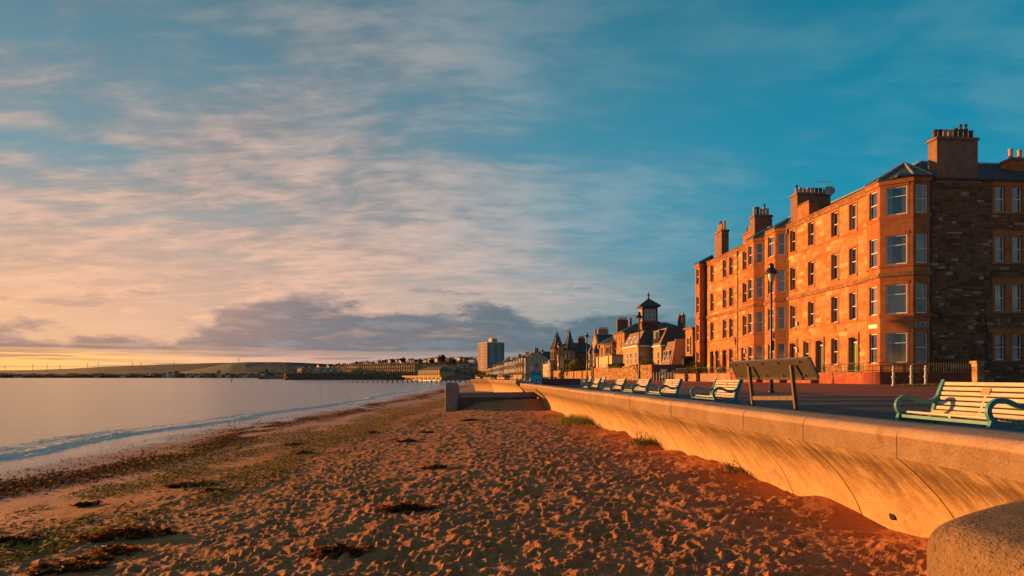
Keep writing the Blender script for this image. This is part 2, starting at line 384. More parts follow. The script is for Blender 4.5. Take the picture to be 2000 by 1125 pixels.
def concrete(name, c1, c2, c3, speck=.5, sc=1.0, streak=False, bd=.008):
    m = bpy.data.materials.new(name); m.use_nodes = True; w = NT(m.node_tree); b = w.n['Principled BSDF']
    oi = w.node('ShaderNodeObjectInfo'); tc = w.node('ShaderNodeTexCoord')
    off = w.m('MULTIPLY', oi.outputs['Random'], 60.0)
    vec = w.vm('ADD', tc.outputs['Object'], w.xyz(off, off, off))
    base = w.mix(w.mr(w.noise(vec, 1.6*sc, 6, .65), .35, .65), c1, c2)
    base = w.mix(w.mr(oi.outputs['Random'], 0, 1, 0, .28), base, c2)
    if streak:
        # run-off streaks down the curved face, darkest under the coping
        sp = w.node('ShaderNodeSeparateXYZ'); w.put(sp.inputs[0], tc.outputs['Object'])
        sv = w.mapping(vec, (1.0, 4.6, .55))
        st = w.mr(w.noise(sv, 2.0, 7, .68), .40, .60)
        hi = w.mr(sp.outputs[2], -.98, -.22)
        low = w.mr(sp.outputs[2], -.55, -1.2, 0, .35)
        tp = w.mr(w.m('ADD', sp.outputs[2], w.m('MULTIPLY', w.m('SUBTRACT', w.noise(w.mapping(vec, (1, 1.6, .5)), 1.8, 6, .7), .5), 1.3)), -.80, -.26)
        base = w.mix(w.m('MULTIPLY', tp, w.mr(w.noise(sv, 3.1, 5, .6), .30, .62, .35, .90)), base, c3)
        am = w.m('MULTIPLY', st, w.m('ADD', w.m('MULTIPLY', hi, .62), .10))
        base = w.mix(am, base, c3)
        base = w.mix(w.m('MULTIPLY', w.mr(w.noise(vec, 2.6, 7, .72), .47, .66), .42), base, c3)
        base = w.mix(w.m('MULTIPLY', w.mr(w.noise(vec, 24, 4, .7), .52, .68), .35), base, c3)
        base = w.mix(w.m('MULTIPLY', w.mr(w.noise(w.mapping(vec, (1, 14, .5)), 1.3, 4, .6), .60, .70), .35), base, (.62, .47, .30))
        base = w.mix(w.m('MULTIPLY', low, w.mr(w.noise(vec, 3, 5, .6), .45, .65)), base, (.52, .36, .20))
    else:
        base = w.mix(w.m('MULTIPLY', w.mr(w.noise(vec, 2.3*sc, 7, .7), .52, .70), .6), base, c3)
    sp1 = w.mr(w.noise(vec, 55*sc, 3, .7), .56, .66)
    sp2 = w.mr(w.noise(w.vm('ADD', vec, (7, 3, 1)), 38*sc, 3, .7), .60, .68)
    base = w.mix(w.m('MULTIPLY', sp1, speck), base, w.mix(1.0, base, (.30, .28, .26), 'MULTIPLY'))
    base = w.mix(w.m('MULTIPLY', sp2, speck*.8), base, w.mix(1.0, base, (1.5, 1.45, 1.4), 'MULTIPLY'))
    w.put(b.inputs['Base Color'], base); b.inputs['Roughness'].default_value = .88; b.inputs['Specular IOR Level'].default_value = .25
    bn = w.node('ShaderNodeBump'); bn.inputs['Strength'].default_value = .55 if bd < .01 else .8; bn.inputs['Distance'].default_value = bd
    w.put(bn.inputs['Height'], w.m('ADD', w.noise(vec, 45*sc, 4, .7), w.m('MULTIPLY', w.noise(vec, 7*sc, 4, .6), 1.6)))
    w.put(b.inputs['Normal'], bn.outputs[0]); MAT[name] = m; return m
COPING = concrete('coping_concrete', (.40, .27, .185), (.32, .205, .135), (.20, .125, .08), .6)
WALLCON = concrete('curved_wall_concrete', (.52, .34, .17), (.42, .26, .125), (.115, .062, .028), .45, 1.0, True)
BLOCKCON = concrete('near_block_concrete', (.27, .165, .085), (.19, .115, .06), (.09, .052, .027), .95, 1.1, bd=.03)
POSTCON = concrete('grey_concrete', (.27, .235, .215), (.21, .18, .165), (.13, .11, .10), .5)
DARKCON = concrete('dark_concrete', (.13, .105, .095), (.10, .08, .075), (.06, .05, .045), .4)

# ================================================================ the lie of the land
WD = Vector((-.061, 1.0)).normalized()            # direction of the sea wall, away from the camera
WN = Vector((-WD.y, WD.x))                        # towards the sea
WRZ = math.atan2(WD.y, WD.x)-math.pi/2            # local +y runs along the wall, local -x to the sea
def wall_pt(Y, off=0.0):                          # coping front line; off > 0 goes inland
    return Vector((4.0-.061*Y+off, Y))
def prom_z(x0): return 1.75+.5*min(max((x0-4.7)/20.3, 0), 1)
def ground_z(X, Y): return prom_z(X+.061*Y)
def water_x(Y): return np.minimum(-16.0-3.5*np.clip((Y-60)/90, 0, 1)+.5*np.sin(Y*.11)+.25*np.sin(Y*.31+1), 4.7-.061*Y-10.5)
# --- churned footprints as a raster
FX0, FY0, FRES = -13.0, 3.0, .02
FNX, FNY = int(18.5/FRES), int(44/FRES)
foot = np.zeros((FNY, FNX), dtype=np.float32)
def stamp(cx, cy, L, W, a, depth):
    rad = max(L, W)*1.5; n = int(rad/FRES)+1
    ix, iy = int((cx-FX0)/FRES), int((cy-FY0)/FRES)
    x0, x1, y0, y1 = ix-n, ix+n+1, iy-n, iy+n+1
    if x0 < 0 or y0 < 0 or x1 > FNX or y1 > FNY: return
    gy, gx = np.mgrid[-n:n+1, -n:n+1].astype(np.float32)*FRES
    ca, sa = math.cos(a), math.sin(a)
    p = gx*ca+gy*sa; q = -gx*sa+gy*ca
    r = np.sqrt((p/W)**2+(q/L)**2)
    h = -depth*np.clip(1.15-r**2.2, 0, 1)+depth*.75*np.exp(-((r-1.22)/.20)**2)*(1.0+.8*(q > 0))
    foot[y0:y1, x0:x1] += h
for _ in range(2800):
    cy = 4+rng.random()**1.35*42; cx = -11.5+15.5*rng.random()**.8
    if cx > 4.3-.061*cy: continue
    k = np.clip((cx+10.5)/6, .12, 1)
    if rng.random() > k: continue
    stamp(cx, cy, rng.uniform(.10, .16), rng.uniform(.055, .08), rng.normal(0, .7), rng.uniform(.010, .026)*k)
for _ in range(12):                                      # lines of walkers' footprints
    px_, py_ = rng.uniform(-6, 2.5), rng.uniform(4, 12); hd = rng.normal(.03, .16); sd_ = 1
    for _k in range(60):
        px_ += math.sin(-hd)*.36; py_ += math.cos(hd)*.36; hd += rng.normal(0, .04); sd_ = -sd_
        if px_ > 3.9-.061*py_ or py_ > 45: break
        stamp(px_+sd_*.10, py_, .145, .058, hd+.12*sd_, rng.uniform(.018, .030))
def foot_h(x, y):
    u = np.clip((x-FX0)/FRES, 0, FNX-1.01); v = np.clip((y-FY0)/FRES, 0, FNY-1.01)
    i = u.astype(int); j = v.astype(int); fu = u-i; fv = v-j
    h = (foot[j, i]*(1-fu)+foot[j, i+1]*fu)*(1-fv)+(foot[j+1, i]*(1-fu)+foot[j+1, i+1]*fu)*fv
    return np.where((x > FX0) & (x < FX0+18.4) & (y > FY0) & (y < FY0+43.9), h, 0)
def sand_h(x, y, detail=True):
    x = np.asarray(x, dtype=np.float64); y = np.asarray(y, dtype=np.float64)
    wx = water_x(y); ww = 4.7-.061*y
    zw = np.interp(y, [0, 12, 55, 120, 400], [1.04, 1.0, .55, .5, .5])
    t = np.clip((x-wx)/(ww-wx), -2, 1.6)
    prof = np.interp(t, [-2, -1, 0, .22, .44, .78, 1.0, 1.6], [-5, -1.8, 0, .20, .46, .84, 1.0, 1.05])
    z = prof*np.where(t > 0, zw/1.0, 1)
    z = z+.05*(fbm(x*.35, y*.22, 3, 3)-.5)*np.clip((x-wx)/4, 0, 1)
    # drift against the wall
    dw = ww-x
    drift = np.exp(-(dw/.65)**2)*(fbm(y*.9, y*.0+2, 21, 3)-.40)*.24
    z = z+np.where(y < 60, drift, 0)
    z = z+.50*np.exp(-((y-45.2)/1.6)**2)*np.clip((x+3.6)/1.2, 0, 1)*(y < 47)+.35*np.exp(-((y-48)/2.5)**2)*np.clip((x+3)/1.5, 0, 1)
    if not detail: return z
    m = np.clip((x+10.8)/5.5, 0, 1)*np.clip((x-wx)/3, 0, 1)
    m = m*(.55+.45*np.clip((x+6)/5, 0, 1))
    m = m*(1-.72*np.exp(-(dw/.55)**2))
    bil = lambda s, sd: np.abs(2*vnoise(x*s, y*s, sd)-1)
    wx_ = x+.10*(fbm(x*3.1, y*3.1, 91, 2)-.5); wy_ = y+.10*(fbm(x*3.1+9, y*3.1, 92, 2)-.5)
    rd_ = lambda s, sd, ax=1.0: 1.08-np.sqrt((2*vnoise(wx_*s, wy_*s*ax, sd)-1)**2+.03)
    lump = .050*rd_(2.6, 31, .9)*fbm(x*1.1, y*1.1, 5, 2)+.056*rd_(6.0, 33)**1.3*fbm(x*2.2, y*2.2, 6, 2)+.046*rd_(11.0, 35)**1.4*fbm(x*3.5, y*3.5, 8, 2)+.026*rd_(21, 37)**1.3*fbm(x*5, y*5, 9, 2)*1.5
    fade = np.clip(1.4-y/90, .25, 1)
    fine = .012*fbm(x*17, y*17, 41, 2)+.007*fbm(x*38, y*38, 43, 2)
    z = z+m*(lump-.04)*(.36+1.12*fbm(x*.55, y*.40, 95, 3))*fade+m*fine*np.clip(1.3-y/25, 0, 1)
    z = z+foot_h(x, y)*(1-.6*np.exp(-(dw/.5)**2))
    z = z+.006*(fbm(x*2.2, y*6, 51, 3)-.5)*np.clip(1-m, 0, 1)
    return z
def sandmat():
    m = bpy.data.materials.new('beach_sand'); m.use_nodes = True; w = NT(m.node_tree); b = w.n['Principled BSDF']
    g = w.node('ShaderNodeNewGeometry'); pos = g.outputs['Position']
    wet = w.node('ShaderNodeAttribute', attribute_name='wet').outputs['Fac']
    base = w.mix(w.mr(w.noise(pos, 1.1, 5, .6), .35, .65), (.53, .205, .076), (.43, .158, .058))
    base = w.mix(w.mr(w.noise(pos, 9, 4, .6), .40, .62, 0, .5), base, (.35, .128, .048))
    base = w.mix(w.m('MULTIPLY', w.mr(w.noise(pos, 120, 2, .6), .60, .70), .45), base, (.12, .07, .045))
    base = w.mix(w.m('MULTIPLY', w.mr(w.noise(pos, 85, 2, .6), .62, .70), .45), base, (.52, .30, .17))
    base = w.mix(w.mr(wet, .45, 1), base, (.15, .085, .055))
    w.put(b.inputs['Base Color'], base)
    w.put(b.inputs['Roughness'], w.mr(wet, 0, 1, .88, .20)); w.put(b.inputs['Specular IOR Level'], w.mr(wet, 0, .5, .15, .6))
    bn = w.node('ShaderNodeBump'); w.put(bn.inputs['Strength'], w.mr(wet, 0, 1, .85, .10)); bn.inputs['Distance'].default_value = .022
    w.put(bn.inputs['Height'], w.m('ADD', w.noise(pos, 60, 3, .65), w.m('MULTIPLY', w.noise(pos, 22, 3, .6), 1.5))); w.put(b.inputs['Normal'], bn.outputs[0])
    return m
SAND = sandmat()
def build_sand():
    n = 780; ys = 2.6*np.exp(np.arange(n)*.0066)
    ys = np.concatenate([ys, np.array([460, 520, 620, 760])])
    us = np.concatenate([np.linspace(-4.0, -1.45, 24), np.arange(-1.40, .86, .0026), np.linspace(.9, 3.0, 14)])
    U, Y = np.meshgrid(us, ys); X = U*Y
    X = np.minimum(X, 9.0+(.2-.061)*0*Y)                 # nothing needed under the promenade
    X = np.maximum(X, -60)
    Z = sand_h(X, Y)
    wx = water_x(Y); d = X-wx
    wet = np.clip(1-(d-1.2)/3.6+.9*(fbm(X*.5, Y*.25, 61, 3)-.5), 0, 1)*(d > -5)
    wet = np.maximum(wet, .42*np.clip((-6.8-X)/2.5+.8*(fbm(X*.4, Y*.2, 63, 3)-.5), 0, 1)*(d > 0))
    tag(link('beach_sand', grid_mesh('beach_sand', X, Y, Z, SAND, {'wet': wet})), kind='structure')
build_sand()
# --- sea with one small breaking wave along the shore
def seamat():
    m = bpy.data.materials.new('sea_water'); m.use_nodes = True; w = NT(m.node_tree); b = w.n['Principled BSDF']
    g = w.node('ShaderNodeNewGeometry'); pos = g.outputs['Position']
    foam = w.node('ShaderNodeAttribute', attribute_name='foam').outputs['Fac']
    fn = w.noise(pos, 3.2, 7, .7); fn2 = w.noise(w.mapping(pos, (1, .45, 1)), 7.0, 6, .7)
    f = w.mr(w.m('ADD', w.m('ADD', foam, w.m('MULTIPLY', fn, .9)), w.m('MULTIPLY', fn2, 1.3)), 1.36, 1.52)
    f = w.m('MULTIPLY', f, w.mr(foam, .02, .12))
    w.put(b.inputs['Base Color'], w.mix(w.m('MULTIPLY', f, .92), (.05, .042, .042), (.88, .70, .57)))
    w.put(b.inputs['Roughness'], w.mr(f, 0, 1, .13, .6)); b.inputs['IOR'].default_value = 1.33
    b.inputs['Specular IOR Level'].default_value = .75
    n1 = w.noise(w.mapping(pos, (.55, 1.5, 1), (0, 0, R(20))), .9, 5, .55); n2 = w.noise(w.mapping(pos, (.5, 1.4, 1), (0, 0, R(8))), 5.0, 4, .6)
    n3 = w.noise(w.mapping(pos, (.03, .10, 1)), .8, 4, .6)
    bn = w.node('ShaderNodeBump'); bn.inputs['Strength'].default_value = .55; bn.inputs['Distance'].default_value = .06
    w.put(bn.inputs['Height'], w.m('ADD', w.m('ADD', n1, w.m('MULTIPLY', n2, .22)), w.m('MULTIPLY', n3, 3.0))); w.put(b.inputs['Normal'], bn.outputs[0])
    return m
def build_sea():
    ys = np.concatenate([np.linspace(-60, 7.6, 10), 8*np.exp(np.arange(560)*.0062), np.geomspace(265, 14000, 60)])
    dd = np.concatenate([np.arange(-1.5, 9, .055), np.geomspace(9.1, 200, 60), np.geomspace(230, 16000, 26)])   # distance seaward of the waterline
    D, Y = np.meshgrid(dd, ys)
    wx = water_x(np.clip(Y, 0, 300)); X = wx-D+np.where(Y > 300, (Y-300)*1.1*np.clip(1-D/6000, 0, 1), 0)
    c1 = 1.6+.55*(fbm(Y*.10, Y*0+1, 71, 3)-.5)*3; c2 = 3.5+.9*(fbm(Y*.07, Y*0+5, 72, 3)-.5)*3
    r1 = np.exp(-((D-c1)/.42)**2); r2 = np.exp(-((D-c2)/.85)**2)
    Z = .045*r1*(.55+.9*fbm(Y*.5, D*.3, 73, 3))+.03*r2*(.4+fbm(Y*.25, D*.2, 74, 3))
    Z += .016*(fbm(X*.7, Y*.25, 75, 3)-.5)*np.clip(D/3, 0, 1)*2
    brk = .35+.9*fbm(X*.5, Y*.22, 79, 3)
    foam = np.clip(.92*np.exp(-((D-c1+.30)/.72)**2)*brk+.46*np.exp(-((D-c2+.3)/.9)**2)*brk, 0, 1)
    foam = foam+.10*np.exp(-(D/.25)**2)
    Z += .16*foam*(fbm(X*2.6, Y*1.5, 76, 4)-.42)*(foam > .12)+.12*foam*(fbm(X*8, Y*4, 78, 3)-.4)*(foam > .12)
    Z = Z*(Y < 300)*(Y > 7); foam = foam*np.clip(1.25-Y/230, 0, 1)*(Y > 7)
    tag(link('sea', grid_mesh('sea', X, Y, Z+.012, seamat(), {'foam': foam})), kind='structure')
build_sea()
# --- promenade
ASPHALT = pmat('promenade_asphalt', (.055, .051, .050), (.078, .070, .064), .9, .82, .5, 70, 'Position', dirt=(.085, .07, .06), dscale=.35, damt=.5, spec=.3, bdist=.006)
REDPAVE = pmat('red_chip_surface', (.36, .088, .052), (.28, .066, .040), .7, .88, .5, 60, 'Position', dirt=(.15, .05, .036), dscale=.30, damt=.75, spec=.2, bdist=.006)
GROUND = pmat('town_ground', (.09, .07, .045), (.06, .06, .03), .1, .95, 0, 5, 'Position')
def sheet(name, offs, Ys, mat, dz=0.0, zf=prom_z):
    X = np.array([[o-.061*y for o in offs] for y in Ys]); Y = np.array([[y]*len(offs) for y in Ys], dtype=float)
    Z = np.array([[zf(o)+dz for o in offs] for y in Ys], dtype=float)
    return tag(link(name, grid_mesh(name, X, Y, Z, mat, smooth=False)), kind='structure')
YS = [-6]+list(range(0, 60, 6))+[57.2]
sheet('promenade', [4.62, 6, 10, 15, 20, 25, 30, 90], YS, ASPHALT)
sheet('promenade', [5.2, 10, 15, 20, 25, 30, 90], [57.2, 66, 76], ASPHALT)
sheet('promenade', [5.0, 10, 15, 20, 25, 30, 90], [76, 110, 150, 220, 320, 480, 700], ASPHALT)
sheet('red_pavement', [14.6, 18, 22, 25, 26.3], YS+[70, 90, 120, 160, 220, 320], REDPAVE, .004)

# ================================================================ sea wall
COPT, COPB = 2.24, 1.94
def coping_profile():                                   # (inland offset, z relative to the coping top)
    p = [(.0, -.30), (-.005, -.10)]
    for a in range(0, 91, 18): p.append((.085-.09*math.cos(R(a)), -.10+.095*math.sin(R(a))))
    return p+[(.40, .012), (.66, .0), (.69, -.03), (.69, -.30)]
def wall_profile():
    p = []
    for k in range(13):
        d = k/12*1.55; p.append((.012+.78*(1-(1-min(d/1.25, 1))**2.0), -.30-d))
    return p
def extrude(prof, L, gap=.007, close=True, jitter=0.0):
    mb = MB(); n = len(prof); v = []
    ys = (gap, L-gap)
    for y in ys: v += [(p[0], y, p[1]) for p in prof]
    f = [(i, i+n, (i+1) % n+n, (i+1) % n) for i in range(n if close else n-1)]
    mb.add(v, f)
    if close: mb.add(v, [tuple(range(n)), tuple(range(2*n-1, n-1, -1))])
    return mb
BL = 1.8
cop_me = extrude(coping_profile(), BL).mesh('coping_block', COPING)
wp = wall_profile(); wallprof = wp+[(1.25, wp[-1][1]), (1.25, -.56), (.66, -.56), (.66, -.305)]
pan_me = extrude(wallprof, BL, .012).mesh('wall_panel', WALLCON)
for me in (cop_me, pan_me):
    for p in me.polygons:
        if abs(p.normal.y) < .5: p.use_smooth = True
def sea_wall(label, p0, p1, top, seaward_left=True, cat='sea wall'):
    d = Vector(p1)-Vector(p0); n = max(1, round(d.length/BL)); rz = math.atan2(d.y, d.x)-math.pi/2
    t = empty('sea_wall', (p0[0], p0[1], 0), rz); tag(t, label, cat, 'curved concrete sea walls')
    s = d.length/(n*BL)
    for i in range(n):
        a = link('coping_block', cop_me, t, (0, i*BL*s, top+random.uniform(-.008, .008))); a.scale = (1, s, 1)
        a.location.x = random.uniform(-.006, .006)
        b = link('wall_panel', pan_me, t, (0, i*BL*s, top)); b.scale = (1, s, 1)
    return t
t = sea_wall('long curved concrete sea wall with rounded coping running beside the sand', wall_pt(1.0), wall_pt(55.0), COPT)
hole = MB(); hole.lathe([(.055, -.004), (.055, .004)], 14)
# weep holes: short dark pipes set into the panels
PIPE = pmat('weep_pipe', (.012, .010, .009), None, rough=.9)
for Yh, zz in ((7.53, 1.17), (13.3, 1.08), (25.0, 1.0)):
    mb = MB(); mb.lathe([(.050, 0), (.050, .06), (.046, .063), (.046, .01)], 14)
    o = mb.build('weep_pipe', PIPE, t)
    rec = .012+.78*(1-(1-min((COPB-zz)/1.25, 1))**2.0)
    o.location = (rec-.012, Yh-1.0, zz); o.rotation_euler = (0, R(90), 0)
sea_wall('short sea wall segment beyond the beach gap, end face in shade', (.35, 63.0), (-3.4, 98), 2.42)
sea_wall('sunlit stub of sea wall turned out across the far beach', (-2.9, 99.0), (-6.4, 105.0), 2.42)
# near block in the corner of the picture: rounded end of another wall
def near_block():
    t = empty('sea_wall_end', (0, 0, 0)); tag(t, 'rough rounded concrete wall end close by in the bottom right corner', 'sea wall')
    c, d = 1.56, 2.5
    plan = [(c, -1.0), (c, 2.30), (c-.005, 2.50), (c+.015, 2.60), (c+.08, 2.69), (c+.30, 2.86), (c+.60, 3.08), (c+1.6, 3.7), (c+2.2, 2.6), (c+2.2, -1.0)]
    cx, cy = c+1.1, 1.2
    def ring(k): return [(cx+(x-cx)*(1-k/1.1), cy+(y-cy)*(1-k/1.5)) for x, y in plan]
    mb = MB(); n = len(plan); lev = [(0, 1.86), (-.004, 2.02)]
    for a in range(0, 91, 15): lev.append((.11*(1-math.cos(R(a))), 2.06+.105*math.sin(R(a))))
    lev.append((.5, 2.20))
    v = []
    for k, z in lev: v += [(x, y, z) for x, y in ring(k)]
    f = [(l*n+i, l*n+(i+1) % n, (l+1)*n+(i+1) % n, (l+1)*n+i) for l in range(len(lev)-1) for i in range(n)]
    f.append(tuple((len(lev)-1)*n+i for i in range(n)))
    mb.add(v, [tuple(reversed(q)) for q in f]); o = mb.build('coping_block', BLOCKCON, t, smooth=True)
    sub = o.modifiers.new('smooth', 'SUBSURF'); sub.levels = 1; sub.render_levels = 1
    mb = MB(); v = []; lev = [(.02, 1.87), (.30, 1.5), (.42, 1.1), (.45, .3)]
    for k, z in lev: v += [(x, y, z) for x, y in ring(k)]
    mb.add(v, [tuple(reversed((l*n+i, (l+1)*n+i, (l+1)*n+(i+1) % n, l*n+(i+1) % n))) for l in range(3) for i in range(n)][::1])
    mb.build('wall_panel', WALLCON, t)
near_block()
# groyne stub: chamfered concrete post, low beam to the wall
def groyne_stub():
    z0 = float(sand_h(-3.9, 44.5, False))-.3
    t = empty('concrete_groyne', (-3.9, 44.5, 0)); tag(t, 'grey concrete groyne post with low beam running back to the sea wall', 'groyne')
    mb = MB(); h = 2.36; prof = []
    def sq(a, b, z): return [(-a, -b, z), (a, -b, z), (a, b, z), (-a, b, z)]
    def oct_(x0, x1, b, z, c=.06): return [(x0+c, -b, z), (x1-c, -b, z), (x1, -b+c, z), (x1, b-c, z), (x1-c, b, z), (x0+c, b, z), (x0, b-c, z), (x0, -b+c, z)]
    rings = [oct_(-.46, .34, .45, z0), oct_(-.44, .44, .45, 1.75), oct_(-.43, .42, .43, h-.16), oct_(-.40, .36, .38, h-.04), oct_(-.30, .26, .28, h)]
    v = sum(rings, []); f = [(l*8+i, l*8+(i+1) % 8, (l+1)*8+(i+1) % 8, (l+1)*8+i) for l in range(4) for i in range(8)]+[tuple(32+i for i in range(8))]
    mb.add(v, f).build('post', POSTCON, t)
    mb = MB(); L = 5.6
    mb.add([(.3, -.22, 1.38), (L, 1.4, 1.38), (L, 1.9, 1.38), (.3, .28, 1.38), (.3, -.18, 1.70), (L, 1.44, 1.72), (L, 1.86, 1.72), (.3, .24, 1.70)],
           [(0,3,2,1),(4,5,6,7),(0,1,5,4),(1,2,6,5),(2,3,7,6),(3,0,4,7)]).build('beam', POSTCON, t)
    mb = MB(); mb.add([(.3, -.16, .3), (L, 1.46, .3), (L, 1.8, .3), (.3, .2, .3), (.3, -.16, 1.38), (L, 1.46, 1.38), (L, 1.8, 1.38), (.3, .2, 1.38)],
           [(0,3,2,1),(4,5,6,7),(0,1,5,4),(1,2,6,5),(2,3,7,6),(3,0,4,7)]).build('footing', DARKCON, t)
groyne_stub()
# retaining wall closing the gap between the two sea walls
mb = MB(); mb.box(0, 0, 0, 5.4, .4, 2.0); o = mb.build('retaining_wall', DARKCON, None, (1.35, 58.6, -.05)); tag(o, 'dark shaded retaining wall in the gap between the sea walls', 'wall')
# timber groyne in the water
def timber_groyne():
    t = empty('timber_groyne', (0, 330, 0)); tag(t, 'row of dark timber groyne posts running from beach into calm water', 'groyne')
    me = MB().box(-.19, -.19, -2.0, .19, .19, 1.0).mesh('post', WETTIMBER)
    n = 30
    for i in range(n):
        px = 668+(i/(n-1))**.97*278; Y = 360-40*(i/(n-1)); hgt = .35+1.35*min(1, i/11)+random.uniform(-.15, .15)
        o = link('post', me, t, ((px-1000)/F*Y, Y-330, hgt-1.0)); o.rotation_euler = (random.uniform(-.04, .04), random.uniform(-.04, .04), 0)
    mb = MB()
    for z in (.85,):
        a = ((872-1000)/F*336, 336-330); b = ((946-1000)/F*320, 320-330)
        mb.add([(a[0], a[1]-.25, z-.1), (b[0], b[1]-.25, z-.1+.7), (b[0], b[1]-.2, z+.1+.7), (a[0], a[1]-.2, z+.1)], [(0, 1, 2, 3)])
        mb.add([(a[0], a[1]-.20, z-.1), (b[0], b[1]-.20, z-.1+.7), (b[0], b[1]-.2, z+.1+.7), (a[0], a[1]-.2, z+.1)], [(3, 2, 1, 0)])
    mb.build('rail', WETTIMBER, t)
timber_groyne()

# ================================================================ masonry helpers
class Frame:
    """a vertical wall plane: o = start point (x, y), u = direction along it, n = outward normal"""
    def __init__(s, o, u, n): s.o = Vector(o); s.u = Vector(u).normalized(); s.n = Vector(n).normalized()
    def p(s, a, z, off=0.0):
        q = s.o+s.u*a+s.n*off; return (q.x, q.y, z)
def frame_pts(a, b, inside):
    """frame from point a to b, the outward normal pointing away from `inside`"""
    a = Vector(a); b = Vector(b); u = (b-a).normalized(); n = Vector((u.y, -u.x))
    if n.dot(Vector(inside)-a) > 0: n = -n
    return Frame(a, u, n)
def fbox(mb, fr, a0, a1, z0, z1, d0, d1):
    """box on a wall frame between depths d0 (back) and d1 (front)"""
    v = [fr.p(a0, z0, d0), fr.p(a1, z0, d0), fr.p(a1, z0, d1), fr.p(a0, z0, d1), fr.p(a0, z1, d0), fr.p(a1, z1, d0), fr.p(a1, z1, d1), fr.p(a0, z1, d1)]
    mb.add(v, [(0,3,2,1),(4,5,6,7),(0,1,5,4),(1,2,6,5),(2,3,7,6),(3,0,4,7)]); return mb
def backing(mb, fr, L, z0, z1, ops, depth=.24, a0=0.0):
    us = sorted({a0, L, *[o[0] for o in ops], *[o[1] for o in ops]}); zs = sorted({z0, z1, *[o[2] for o in ops], *[o[3] for o in ops]})
    for a, b in zip(us, us[1:]):
        for c, d in zip(zs, zs[1:]):
            m, k = (a+b)/2, (c+d)/2
            if any(o[0] < m < o[1] and o[2] < k < o[3] for o in ops): continue
            mb.poly([fr.p(a, c), fr.p(b, c), fr.p(b, d), fr.p(a, d)])
    for a, b, c, d in [o[:4] for o in ops]:
        for (p, q) in (((a, c), (a, d)), ((a, d), (b, d)), ((b, d), (b, c)), ((b, c), (a, c))):
            mb.poly([fr.p(*p), fr.p(*q), fr.p(q[0], q[1], -depth), fr.p(p[0], p[1], -depth)])
    return mb
def courses(L, z0, z1, blocks, ch=(.28, .36), ln=(.45, 1.2), seed=1, gap=.012, a0=0.0, levels=()):
    """stones (a0, a1, z0, z1) in courses around the blocked rectangles"""
    rd = random.Random(seed); out = []; z = z0; row = 0
    lv = sorted([l for l in levels if z0 < l < z1])+[z1]
    for top in lv:
        n = max(1, round((top-z)/((ch[0]+ch[1])/2))); hs = [rd.uniform(*ch) for _ in range(n)]; k = (top-z)/sum(hs)
        for h in hs:
            h *= k; zt = z+h
            iv = [(a0, L)]
            for b in blocks:
                if b[2] < zt-.02 and b[3] > z+.02:
                    iv = [s for (p, q) in iv for s in ((p, min(q, b[0])), (max(p, b[1]), q)) if s[1]-s[0] > .06]
            for p, q in iv:
                a = p+ (0 if rd.random() < .5 else -rd.uniform(0, .3))
                while a < q-.02:
                    e = a+rd.uniform(*ln)
                    if q-e < ln[0]*.5: e = q
                    s0, s1 = max(a, p)+gap/2, min(e, q)-gap/2
                    if s1-s0 > .05: out.append((s0, s1, z+gap/2, zt-gap/2))
                    a = e
            z = zt; row += 1
    return out
def stone_unit(name, mat, tone, bev=.08):
    """unit stone: x 0..1 along, z 0..1 up, front at y = -1 (proud) with chamfered edges"""
    mb = MB(); mb.ct = tone; e = bev
    v = [(0,0,0),(1,0,0),(1,0,1),(0,0,1),(e*.35,-1,e),(1-e*.35,-1,e),(1-e*.35,-1,1-e),(e*.35,-1,1-e)]
    mb.add(v, [(4,5,6,7),(0,1,5,4),(1,2,6,5),(2,3,7,6),(3,0,4,7)])
    return mb.mesh(name, mat)
def lay_stones(parent, fr, stones, mat, name, nobj, key, tones, proud=(.012, .024), stuffname='stonework'):
    """the nobj stones that show largest become objects, the rest one stuff part"""
    units = {t: stone_unit(name, mat, t) for t in set(tones)}
    st = sorted(stones, key=key, reverse=True)
    ang = math.atan2(fr.u.y, fr.u.x)
    flip = (Vector((-fr.u.y, fr.u.x)).dot(fr.n) > 0)        # unit front is local -y
    for s in st[:nobj]:
        t = random.choice(tones); o = link(name, units[t], parent)
        pr = random.uniform(*proud)
        o.location = fr.p(s[0], s[2]); o.rotation_euler = (0, 0, ang); o.scale = (s[1]-s[0], (-pr if flip else pr), s[3]-s[2])
    mb = MB()
    for s in st[nobj:]:
        mb.ct = random.choice(tones); pr = random.uniform(*proud); e = .015
        v = [fr.p(s[0], s[2]), fr.p(s[1], s[2]), fr.p(s[1], s[3]), fr.p(s[0], s[3]),
             fr.p(s[0]+e, s[2]+e, pr), fr.p(s[1]-e, s[2]+e, pr), fr.p(s[1]-e, s[3]-e, pr), fr.p(s[0]+e, s[3]-e, pr)]
        mb.add(v, [(4,5,6,7),(0,1,5,4),(1,2,6,5),(2,3,7,6),(3,0,4,7)])
    if mb.v:
        o = mb.build(stuffname, mat, parent); o['kind'] = 'stuff'
